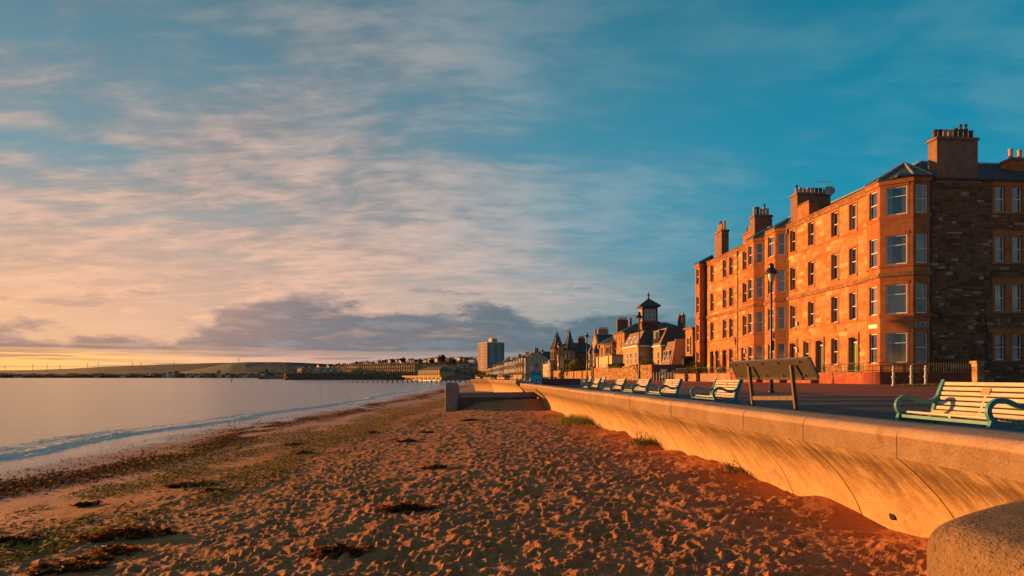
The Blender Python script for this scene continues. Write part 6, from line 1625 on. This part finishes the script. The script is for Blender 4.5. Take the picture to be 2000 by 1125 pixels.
# rock armour below the far terrace
def revetment():
    n = 9000; g = np.random.default_rng(11); px = 556+g.random(n)*250; k = g.random(n); Y = 776+26*k; X = (px-1000)/F*Y; z = -.3+7.2*k
    s = .5+.8*g.random(n); c = np.stack([X, Y, z+.6*g.normal(size=n)], 1)
    dirs = np.array([[1, 0, 0], [0, 1, 0], [-1, 0, 0], [0, -1, 0], [0, 0, .9], [0, 0, -.9]])
    v = (c[:, None, :]+dirs[None]*s[:, None, None]*(.7+.6*g.random((n, 6, 1)))); f = np.array([[0, 1, 4], [1, 2, 4], [2, 3, 4], [3, 0, 4], [1, 0, 5], [2, 1, 5], [3, 2, 5], [0, 3, 5]])
    F_ = (f[None]+np.arange(n)[:, None, None]*6).reshape(-1, 3)
    ROCK = pmat('armour_rock', (.16, .085, .05), (.24, .14, .08), .5, .95, space='Position')
    tag(link('rock_armour', tri_soup('rock_armour', v.reshape(-1, 3), F_, ROCK)), 'bank of brown armour rocks along the far waterline', 'rocks', kind='stuff')
revetment()
GTER = 'bay fronted houses of the far terrace'
k = 0
a_, b_ = Vector((pxX(664, 985), 985)), Vector((pxX(818, 858), 858)); NT_ = 18
th = math.atan2(b_.y-a_.y, b_.x-a_.x)
for i in range(NT_):                                       # long terrace, seen obliquely
    p = a_.lerp(b_, (i+.5)/NT_); L = (b_-a_).length/NT_
    simple_house(p.x, p.y, 7.2, L, 9, 11.0+random.uniform(-.4, .6), 3.2, th, WALLS[1] if i not in (3, 4) else WALLS[3], ROOFGREY, '%s house from the left in the long bay fronted terrace' % ORD[k], GTER, 'terraced_house', 0, 2, True, bays=2); k += 1
for i, (px, w_) in enumerate(((590, 13), (604, 9), (621, 12), (634, 12), (647, 12), (659, 11))):
    Y = 960; X = pxX(px, Y); simple_house(X, Y, 7.0, w_*.80, 9, 8.0, 2.2, R(-40), WALLS[0] if i > 1 else WALLS[3], ROOFRED, '%s house from the left in the bright row left of the far terrace' % ORD[i], 'bright houses left of the far terrace', 'terraced_house', 3, 2)
# upper rows on the hill
hs = [(705, 708, 9), (716, 707, 8), (727, 706, 10), (740, 704, 12), (752, 703, 14), (765, 706, 10), (776, 705, 9), (786, 706, 14), (803, 706, 11), (815, 707, 16), (832, 704, 12), (842, 706, 12), (853, 704, 14), (866, 705, 12), (876, 707, 11), (882, 706, 9), (899, 705, 12), (909, 706, 11), (923, 707, 15), (672, 711, 8), (690, 709, 8), (660, 712, 9), (644, 713, 8), (625, 713, 8), (798, 700, 8), (846, 699, 9), (890, 700, 9), (735, 699, 8)]
hs.sort()
for i, (px, yb, w_) in enumerate(hs):
    Y = 1120+(712-yb)*45+random.uniform(-40, 60); X = pxX(px, Y); z = float(town_z(np.array(X), np.array(Y)))-.3
    m = random.choice([0, 1, 3, 2, 3, 0]); L = w_*Y/F*1.12
    simple_house(X, Y, z, L, 9, 6+random.uniform(0, 2.5), 3.6, R(random.choice([-40, -50, -30, -60, 40, -45])), WALLS[m], random.choice([ROOFGREY, ROOFGREY, ROOFRED]), '%s house from the left on the far hill above the terrace' % ORD[i], 'houses on the far hill', 'hill_house', random.choice([3, 4]), 2)
# bright cream houses by the tower block
for i, (px, w_, z1) in enumerate(((890, 9, 7), (902, 10, 9), (913, 8, 9), (924, 13, 6))):
    Y = 1000; X = pxX(px, Y); z = float(town_z(np.array(X), np.array(Y))); simple_house(X, Y, z, w_*.7, 9, z1, 2.0, R(-20), WALLS[3], ROOFGREY, '%s cream house from the left just left of the tower block' % ORD[i], 'cream houses left of the tower block', 'cream_house', 3, 2)
# trees on the hill
TG = 'round trees on the far hill'
tl = [(787, 699, 15), (812, 703, 12), (821, 701, 13), (843, 701, 13), (862, 694, 22), (878, 701, 12), (885, 700, 14), (904, 698, 14), (921, 698, 18), (697, 706, 14), (708, 705, 10), (687, 709, 10), (720, 706, 9), (768, 703, 9), (753, 700, 5), (600, 716, 12), (578, 720, 9), (633, 712, 12), (664, 712, 8), (648, 714, 8), (992, 696, 16), (1004, 695, 18), (1018, 694, 18), (1030, 692, 18), (1042, 690, 20), (1056, 691, 22), (1072, 692, 20), (984, 700, 12)]
tl.sort()
for i, (px, yt, w_) in enumerate(tl):
    Y = 1400 if px < 960 else 700; X = pxX(px, Y); zt = CAMZ+(737-yt)/F*Y; r = w_/2*Y/F*1.08; zb = float(town_z(np.array(X), np.array(Y))) if px < 960 else 6.0
    h = max(r*1.7, zt-zb); tree((X, Y, zt-h), h, r, '%s round dark tree from the left on the skyline' % ORD[i], TG, LEAF_DARK, 420, r*.17, i+3, trunk=.25)
# scrub on the slopes and between the houses: one mass each
def scrub(name, n, pxr, Yr, zf, size, label, mat, seed):
    g = np.random.default_rng(seed); px = pxr[0]+(pxr[1]-pxr[0])*g.random(n); Y = Yr[0]+(Yr[1]-Yr[0])*g.random(n); X = (px-1000)/F*Y
    keep = fbm(X*.03, Y*.03, seed, 3) > .47; X, Y = X[keep], Y[keep]; n = len(X)
    c = np.stack([X, Y, zf(X, Y)+size*(.2+1.6*g.random(n))], 1); u = g.normal(size=(n, 3)); u /= np.linalg.norm(u, axis=1)[:, None]; v_ = np.cross(u, g.normal(size=(n, 3))); v_ /= np.linalg.norm(v_, axis=1)[:, None]; s = (size*(.4+.6*g.random(n)))[:, None]
    v = np.stack([c-u*s, c+v_*s*.6, c+u*s, c-v_*s*.6], 1)
    tag(link(name, tri_soup(name, v.reshape(-1, 3), np.arange(4*n).reshape(-1, 4), mat, g.random(n))), label, 'scrub', kind='stuff')
scrub('hill_scrub', 18000, (560, 1060), (845, 1350), town_z, 1.3, 'dark garden bushes and trees between the hill houses', LEAF_DARK, 31)
scrub('shore_scrub', 16000, (930, 1062), (240, 640), lambda X, Y: 2.2+1.6*fbm(X*.2, Y*.1, 7, 2), .42, 'low green and yellow bushes below the tower block', LEAF_MID, 33)
# ---- tower block
def tower_block():
    Y0 = 900; c = Vector((pxX(951.5, Y0), Y0)); wd = Vector((-.45, .89)).normalized(); sd = Vector((.89, .45)).normalized()
    LW, LS = 30.0, 25.2; z0, z1 = 4.0, 48.5; cen = c+wd*8+sd*12
    a = c+wd*LW; b = c+sd*LS
    h = House('tower_block', 'tall brick tower block with blue panel columns', (*c, z0), 'tower block')
    BRICK = pmat('tower_brick', (.27, .185, .145), (.23, .155, .12), .15, .92, space='Position'); GREYP = pmat('tower_grey_panel', (.36, .33, .31), (.30, .28, .265), .15, .9, space='Position'); BLUEP = pmat('tower_blue_panel', (.015, .30, .46), (.012, .25, .40), .2, .5, space='Position')
    mb = MB(); mb.prism([tuple(c), tuple(a), tuple(a+sd*LS), tuple(b)][::-1], z0, z1); h.part('wall', mb, BRICK)
    W = frame_pts(c, a, cen); S = frame_pts(c, b, cen)
    mb = MB(); fbox(mb, W, -.1, LW, z1, z1+.8, -.4, .1); fbox(mb, S, -.1, LS, z1, z1+.8, -.4, .1); h.part('parapet', mb, WALLS[3])
    h.part('panel_face', fbox(MB(), S, .05, LS-.05, z0+3, z1-.1, 0, .12), GREYP)
    rows = 10; dz = (z1-8)/rows
    wm = MB().box(-.75, -.1, -.8, .75, .1, .8).mesh('window', FARGLASS); fm = MB().box(-.95, -.08, -1.0, .95, .08, 1.0).mesh('window_frame', WHITE)
    def tw(fr, s_, z):
        o = link('window', fm, h.t, fr.p(s_, z, .12)); o.rotation_euler = (0, 0, math.atan2(fr.u.y, fr.u.x)); o.matrix_parent_inverse = h.inv
        link('pane', wm, o, (0, 0, 0))
    for r in range(rows):
        z = 8.6+r*dz
        for s_ in (13.0, 18.6): tw(W, s_, z)
        for s_ in (.4, 11.0, 21.2):
            h.part('blue_panel', fbox(MB(), S, s_, s_+3.4, z-1.9, z+.1, .1, .3), BLUEP)
            g = MB(); fbox(g, S, s_+.2, s_+3.2, z+.1, z+1.6, .1, .16); h.part('balcony_window', g, FARGLASS)
        for s_ in (6.2, 8.9, 16.6, 19.2): tw(S, s_, z)
    q = [tuple(c+sd*p+wd*w_) for p, w_ in ((8, 3), (16, 3), (16, 13), (8, 13))]; mb = MB(); mb.prism(q, z1, z1+6.0); h.part('plant_room', mb, WALLS[3])
    g = MB(); g.tube([(*(c+sd*13+wd*6), z1+6), (*(c+sd*13+wd*6), z1+8.5)], .15, 5); h.part('aerial', g, IRON)
tower_block()
# ---- shore pavilion
def pavilion():
    Y = 690; sc = Y/F; h = House('shore_pavilion', 'long sunlit pavilion with columns and hipped roof above the water', (pxX(830, Y), Y, 0), 'building')
    GOLD = pmat('pavilion_stone', (.56, .38, .19), (.48, .31, .15), .3, .9, space='Position'); RF = pmat('pavilion_roof', (.15, .105, .085), (.12, .085, .07), .3, .8, space='Position')
    def X(px): return pxX(px, Y)
    rot = lambda px, d: (X(px)+d*.0, Y+d)
    dp = lambda px: (857-px)*.95                             # the front runs away to the left, facing the sunrise
    q = lambda px, d=0.0: ((px-1000)/F*(Y+dp(px)+d), Y+dp(px)+d)
    mb = MB(); mb.prism([q(789), q(862), (X(905), Y+24), (X(905), Y+110), q(789, 60)], -2, 3.2); h.part('sea_terrace', mb, GOLD)
    mb = MB(); mb.prism([q(785, -3), q(860, -3), (X(906), Y+22), (X(906), Y+110), q(785, 60)], 3.2, 4.6); h.part('deck', mb, GOLD)
    fr = frame_pts(q(789), q(862), q(840, 40)); L = (Vector(q(862))-Vector(q(789))).length
    for k in range(9): g = MB(); fbox(g, fr, 2+k*L/9.2, 2+k*L/9.2+5, .7, 2.4, 0, .12); h.part('terrace_window', g, FARGLASS)
    mb = MB(); hp = [q(817, 9), q(858, 9), (X(882), Y+30), q(838, 60)]; mb.prism(hp, 4.6, 10.2); h.part('hall', mb, GOLD)
    fr = frame_pts(hp[0], hp[1], hp[2]); L = (Vector(hp[1])-Vector(hp[0])).length
    for k in range(10):
        a = .8+k*(L-1)/10; g = MB(); fbox(g, fr, a+1.2, a+3.4, 5.2, 8.8, 0, .1); h.part('window', g, FARGLASS)
        g = MB(); fbox(g, fr, a-.3, a+.5, 4.6, 9.8, 0, .5); h.part('column', g, GOLD)
    cc = Vector((0, 0)); 
    pts = [(p[0], p[1], 10.2) for p in hp]; m0 = (Vector(hp[0])+Vector(hp[3]))/2; m1 = (Vector(hp[1])+Vector(hp[2]))/2; a0 = m0.lerp(m1, .22); a1 = m0.lerp(m1, .80)
    quadroof(h, pts, [(a0.x, a0.y, 14.2), (a1.x, a1.y, 14.2)], RF, over=2.0, flash=False)
    # bandstand roof beside it
    h2 = House('bandstand', 'small open shelter with pyramid roof beside the pavilion', (X(891), Y+4, 4.6), 'shelter')
    for k in range(6):
        a = k*math.pi/3; g = MB(); g.box(X(891)+3.3*math.cos(a)-.2, Y+4+3.3*math.sin(a)-.2, 4.6, X(891)+3.3*math.cos(a)+.2, Y+4+3.3*math.sin(a)+.2, 8.6); h2.part('column', g, GOLD)
    g = MB(); g.lathe([(5.0, 8.5), (4.8, 8.8), (1.6, 11.6), (.2, 13.2)], 8, (X(891), Y+4)); h2.part('roof', g, SLATE)
    mb = MB(); mb.prism([(X(862), Y-4), (X(902), Y-10), (X(925), Y+10), (X(905), Y+22)], -1, 4.2, top=[(X(874), Y+2), (X(902), Y-2), (X(925), Y+12), (X(905), Y+22)]); o = mb.build('slipway', WALLS[2]); tag(o, 'dark sloping slipway right of the pavilion', 'slipway')
pavilion()
# ---- terrace receding beyond the spired house
for i in range(9):
    Y = 300+i*36; X = 31-.0857*Y-1.5; simple_house(X+5, Y, 2.3, 33, 9.5, 7.6+random.uniform(-.4, 1.0), 2.8, math.atan2(1, -.0857)+math.pi, WALLS[0] if i % 3 else WALLS[3], ROOFGREY, '%s pale seafront house beyond the spired house, counting away' % ORD[i], 'pale seafront houses beyond the spired house', 'seafront_house', 7, 2, True, bays=4)
for i in range(5):
    Y = 330+i*60; X = pxX(1022-i*2+14*(i % 2), Y)+16; simple_house(X, Y, 4.5, 16, 9, 7.5, 3.2, R(4), WALLS[2], ROOFGREY, '%s dark stone house behind the seafront row near the tower block' % ORD[i], 'dark houses behind the seafront row', 'rear_house', 4, 2)
# ---- sunlit low walls along the far promenade
for i, (Y, lab) in enumerate(((205, 'low sunlit wall just left of the blue poster bin'), (255, 'low sunlit wall beyond the far benches'), (320, 'low sunlit wall below the seafront bushes'), (420, 'farthest low sunlit wall below the tower block'))):
    mb = MB(); L = 44 if i < 2 else 80; mb.box(0, 0, 0, .5, L, 1.35+.2*i); mb.box(-.06, -.05, 1.35+.2*i, .56, L+.05, 1.5+.2*i); o = mb.build('seafront_wall', GREYWALL, None, (20.5-.0857*Y-i*1.5, Y, 2.0), math.atan2(.0857, 1)); tag(o, lab, 'wall', 'low walls along the far promenade')
# ---- harbour wall and houses on the point
def harbour():
    Y = 1080; h = House('harbour_wall', 'long sunlit harbour wall with square towers on the point', (pxX(530, Y), Y, 0), 'wall')
    G = WALLS[1]
    mb = MB(); mb.box(pxX(507, Y), Y, -1, pxX(560, Y), Y+6, 4.6); h.part('wall', mb, G)
    for px in (508, 562, 602): mb = MB(); mb.box(pxX(px-2.2, Y), Y-3, -1, pxX(px+2.2, Y), Y+5, 6.0); h.part('pier_tower', mb, G)
    mb = MB(); mb.prism([(pxX(560, Y), Y+2), (pxX(604, Y), Y-30), (pxX(604, Y), Y+40), (pxX(500, Y), Y+60)], -1, 3.5); h.part('quay', mb, WALLS[2])
    sp = [(516, 9, 8, 0), (530, 15, 6, 2), (545, 10, 6, 1), (565, 12, 7, 3), (573, 8, 5, 1), (589, 10, 4, 0), (478, 9, 5, 0), (492, 8, 5, 1), (455, 10, 4, 2), (444, 8, 5, 0)]
    sp.sort()
    for i, (px, w_, hh, m) in enumerate(sp):
        Yh = 1150 if px > 500 else 2400; k = Yh/F; simple_house(pxX(px, Yh), Yh, 4.5, w_*k*.9, 9*max(1, k*.6), hh*.8*k, 2.6*k, R(random.uniform(-15, 15)), WALLS[m], random.choice([ROOFGREY, ROOFRED]), '%s house from the left by the harbour point' % ORD[i], 'houses by the harbour point', 'harbour_house', 3, 2)
    for i, (px, yt, w_) in enumerate(((521, 718, 9), (576, 723, 12), (590, 725, 8), (505, 727, 7), (552, 727, 8))):
        Yh = 1170; X = pxX(px, Yh); zt = CAMZ+(737-yt)/F*Yh; tree((X, Yh, 3), zt-3, w_/2*Yh/F, '%s tree of those beside the harbour houses, as listed from the big left one' % ORD[i] if False else ['tree behind the white harbour house', 'large tree left of the bright row', 'low tree below the bright row', 'small tree at the harbour end', 'tree between harbour houses'][i], 'trees at the harbour', LEAF_DARK, 260, w_/2*Yh/F*.2, 60+i, trunk=.2)
harbour()
# far shore buildings across the bay
fs = [(310, 12, 13), (322, 8, 16), (334, 9, 22), (345, 7, 26), (356, 10, 16), (368, 8, 13), (384, 10, 12), (405, 14, 13), (418, 8, 15), (428, 6, 30), (165, 9, 11), (190, 8, 12), (35, 14, 7), (95, 10, 9), (240, 9, 10), (275, 8, 9), (447, 9, 18), (470, 8, 14)]
fs.sort()
for i, (px, w_, hh) in enumerate(fs):
    Y = 3250; simple_house(pxX(px, Y), Y, 1.5, w_*2.2, 20, hh, 5, R(random.uniform(-10, 10)), WALLS[i % 4], ROOFGREY, '%s building from the left on the far shore of the bay' % ORD[i], 'buildings on the far shore', 'shore_building', 0, 1, False)
# ---- pylons on the ridge
def pylon(px, yt, i):
    Y = 6000 if px < 440 else 5000; X = pxX(px, Y); zt = CAMZ+(737-yt)/F*Y; h = 62
    t = empty('pylon', (X, Y, zt-h)); tag(t, '%s pylon from the left along the far ridge' % ORD[i], 'pylon', 'pylons on the far ridge'); mb = MB()
    for sx_ in (-1, 1):
        for sy_ in (-1, 1): mb.tube([(sx_*5, sy_*5, -8), (sx_*.8, sy_*.8, h)], .35, 4)
    mb.build('tower', IRON, t); mb = MB()
    for z, w_ in ((h*.68, 9), (h*.8, 11), (h*.92, 8)): mb.tube([(-w_, 0, z), (w_, 0, z)], .35, 4)
    mb.build('cross_arm', IRON, t)
for i, (px, yt) in enumerate(((10, 714), (64, 711), (92, 712), (117, 712), (171, 708), (192, 707), (259, 707), (275, 707), (340, 706), (466, 699))): pylon(px, yt, i)
# ---- channel marker in the bay
def marker():
    Y = 400; X = pxX(452.5, Y); t = empty('channel_marker', (X, Y, 0)); tag(t, 'small channel marker with a ring top standing in the calm water', 'marker')
    MB().tube([(0, 0, -2), (0, 0, 1.0)], [.35, .22], 8).build('post', IRON, t); mb = MB(); mb.tube([(math.cos(a)*.62, 0, 1.75+.85*math.sin(a)) for a in np.linspace(0, 6.2832, 19)], .12, 5); mb.build('ring', IRON, t)
marker()

# ================================================================ seaweed and small plants on the beach
def leaf_bits(name, pts, size, mat, curl, label, seed, asp=(.35, .6), lift=.6, tonef=None):
    """bent two-quad scraps lying on the sand"""
    g = np.random.default_rng(seed); n = len(pts); p = np.asarray(pts, dtype=float)
    a = g.random(n)*6.283; s = size*(.35+1.0*g.random(n)**2.0); w_ = s*(asp[0]+(asp[1]-asp[0])*g.random(n))
    d = np.stack([np.cos(a), np.sin(a), 0*a], 1); q = np.stack([-np.sin(a), np.cos(a), 0*a], 1)
    up = np.zeros((n, 3)); z0 = s*.12*g.random(n); zm = z0+s*curl*g.random(n); z1 = z0+s*lift*curl*g.random(n); tw = g.normal(size=n)*.6*w_
    def pt(k, m, z): r = p+d*(s*k)[:, None]+q*(w_*m)[:, None]; r[:, 2] += z; return r
    v = np.stack([pt(-.5, -.35, z0), pt(-.5, .35, z0+tw*.3), pt(0, .6, zm+np.abs(tw)*.5), pt(0, -.6, zm), pt(.5, .3, z1+tw*.4), pt(.5, -.3, z1)], 1)
    f = np.array([[0, 3, 2, 1], [3, 5, 4, 2]]); F_ = (f[None]+np.arange(n)[:, None, None]*6).reshape(-1, 4)
    tone = np.repeat(tonef(g, n) if tonef else g.random(n)**1.5, 2)
    return tag(link(name, tri_soup(name, v.reshape(-1, 3), F_, mat, tone)), label, 'seaweed', kind='stuff')
def seaweed():
    g = np.random.default_rng(77)
    # tide line of brown kelp
    n = 60000; Y = 9*np.exp(g.random(n)*3.1); cl = -11.2-.05*(Y-15)*np.clip(1-(Y-15)/90, .2, 1)-.9*np.sin(Y*.21)
    x = cl+g.normal(size=n)*(.55+.35*fbm(Y*.3, Y*0, 5, 2)); x = np.where(g.random(n) < .10, x-g.random(n)*3.2, x)
    keep = fbm(x*.9, Y*.30, 15, 3) > .35; x, Y = x[keep], Y[keep]
    pts = np.stack([x, Y, np.maximum(sand_h(x, Y), .02)+.01], 1)
    leaf_bits('kelp_tide_line', pts, .085, KELP, .30, 'dense tide line of brown kelp scraps near the water', 3, tonef=lambda q, m: q.random(m)**2.0)
    # green weed spread over the middle beach in drifts
    n = 95000; Y = 6*np.exp(g.random(n)*2.9); x = -11.5+7.5*g.random(n)**1.1
    band = .60*np.exp(-((x+9.0-.03*Y)/1.5)**2)+.48*np.exp(-((x+6.3)/1.1)**2)
    dn = fbm(x*1.15, Y*.26, 25, 4)
    keep = dn*.85+.36*band > .53; x, Y = x[keep], Y[keep]
    pts = np.stack([x, Y, sand_h(x, Y)+.014], 1)
    leaf_bits('green_weed', pts, .085, WEED, .34, 'scattered dark green and yellow weed over the middle of the beach', 4, asp=(.2, .5), tonef=lambda q, m: q.random(m)**1.5)
    # specks and shells over the dry sand
    n = 2600; Y = 6*np.exp(g.random(n)*2.2); x = -9+12.5*g.random(n); ok = x < 4.2-.061*Y; x, Y = x[ok], Y[ok]
    leaf_bits('beach_litter', np.stack([x, Y, sand_h(x, Y)+.004], 1), .035, KELP, .4, 'tiny scraps of dried weed scattered on the dry sand', 6)
    # larger heaps of kelp, one by one
    hp = [(20, 1060, .55, 'kelp heap at the left edge near the bottom'), (240, 1048, .85, 'long brown kelp heap in the left foreground'), (225, 1078, .35, 'small kelp scrap below the long foreground heap'), (135, 1112, .50, 'orange kelp heap at the very bottom left'), (365, 950, .62, 'dark kelp clump left of the middle beach'),
          (415, 957, .22, 'small kelp knot right of the dark clump'), (168, 988, .22, 'small kelp scrap on the smooth wet sand'), (795, 996, .50, 'kelp clump on the trampled middle sand'), (655, 1080, .42, 'dark flat kelp clump low in the picture centre'), (850, 915, .32, 'kelp clump on the sand right of the weed drift'),
          (793, 863, .42, 'orange brown kelp tuft in the middle distance'), (590, 886, .40, 'kelp tuft amid the green weed'), (573, 870, .40, 'kelp tuft left of the weed drift'), (725, 846, .34, 'orange kelp tuft by the far weed drift'), (835, 845, .34, 'far dark kelp tuft on dry sand'), (918, 823, .5, 'dark patch of weed before the groyne post'), (185, 1093, .2, 'small forked kelp stalk in the left foreground')]
    for i, (px, py, r, lab) in enumerate(hp):
        Y = 1.9*F/(py-737)
        for _ in range(6):
            X = (px-1000)/F*Y; z = float(sand_h(X, Y)); Y = (CAMZ-z)*F/(py-737)
        X = (px-1000)/F*Y; z = float(sand_h(X, Y, False)); t = empty('kelp_heap', (X, Y, z)); tag(t, lab, 'seaweed', 'kelp heaps on the beach')
        gg = np.random.default_rng(100+i); r = r*.8; nb = int(50+r*190); mb = MB(); tn = []
        for k in range(nb):
            a = gg.random()*6.283; rr = r*gg.random()**.8; cx, cy = math.cos(a)*rr+.05*gg.normal(), math.sin(a)*rr*.40+.04*gg.normal(); L = (.06+.22*gg.random()**1.5)*(.6+r*.6); w_ = .010+.030*gg.random()**2; b = gg.random()*6.283
            base = float(sand_h(X+cx, Y+cy))-z+.005; top = .16*r*(1-rr/r)*gg.random()+.004; pth = []
            for m in range(5):
                u = m/4; pth.append((cx+math.cos(b)*L*(u-.5)+.03*gg.normal(), cy+math.sin(b)*L*(u-.5)*.7+.02*gg.normal(), base+top+.30*L*math.sin(u*3.1)*gg.random()))
            mb.ct = float(gg.random()**1.1*.95+.05)
            for m in range(4):
                p, q = Vector(pth[m]), Vector(pth[m+1]); d = (q-p).normalized(); s = d.cross(Vector((gg.normal()*.3, gg.normal()*.3, 1))).normalized()*w_*(.5+.5*math.sin((m+.5)/4*3.14))
                mb.poly([p-s, q-s*.95+Vector((0, 0, .02*gg.random())), q+s, p+s*.9])
            if k % 5 == 0: mb.tube([pth[0], pth[2], pth[4]], .012+.012*gg.random(), 5)
        mb.build('fronds', KELP, t, smooth=True)
seaweed()
# plants at the foot of the wall
def wall_plant(Y, off, h, r, n, mat, label, seed, tall=0):
    w = 4.0-.061*Y+.70-off; z = float(sand_h(w, Y, False)); t = empty('beach_plant', (w, Y, z-.02)); tag(t, label, 'plant', 'plants at the foot of the sea wall')
    pts = np.stack([np.random.default_rng(seed).normal(size=n)*r*.45, np.random.default_rng(seed+1).normal(size=n)*r*.8, np.zeros(n)], 1)
    blades('foliage', pts, h, mat, lambda m: rng.random(m), t, wid=.012, lean=1.0)
    if tall:
        mb = MB(); g = np.random.default_rng(seed+4)
        for k in range(tall):
            x, y = g.normal()*.08, g.normal()*r*.5; H = h*(1.3+.9*g.random()); lx, ly = g.normal()*.12, g.normal()*.15
            mb.ct = .2; mb.tube([(x, y, 0), (x+lx*.5, y+ly*.5, H*.6), (x+lx, y+ly, H)], [.006, .005, .003], 4)
            for m in range(9):
                u = .25+.75*m/9; a = g.random()*6.28; p = Vector((x+lx*u, y+ly*u, H*u)); d = Vector((math.cos(a), math.sin(a), .3))*(.05+.05*g.random()); s = Vector((-math.sin(a), math.cos(a), 0))*.016
                mb.ct = float(.1+.7*g.random()); mb.poly([p, p+d*.5+s, p+d, p+d*.5-s])
        mb.build('stems', mat, t)
wall_plant(27.5, .35, .38, .95, 1100, GRASSMAT, 'thick tuft of grass at the foot of the sea wall, far one', 40)
wall_plant(24.9, .12, .20, .6, 200, GRASSMAT, 'low trailing grass right of the far tuft', 42)
wall_plant(17.6, .20, .17, .42, 300, LEAF_MID, 'leafy weed with tall stems at the foot of the sea wall', 44, 11)
wall_plant(11.9, .15, .09, .28, 110, LEAF_MID, 'small thistle like weed at the foot of the near sea wall', 46, 4)
wall_plant(68, .5, .55, .8, 300, GRASSMAT, 'grass tuft by the far sea wall beyond the groyne', 48)
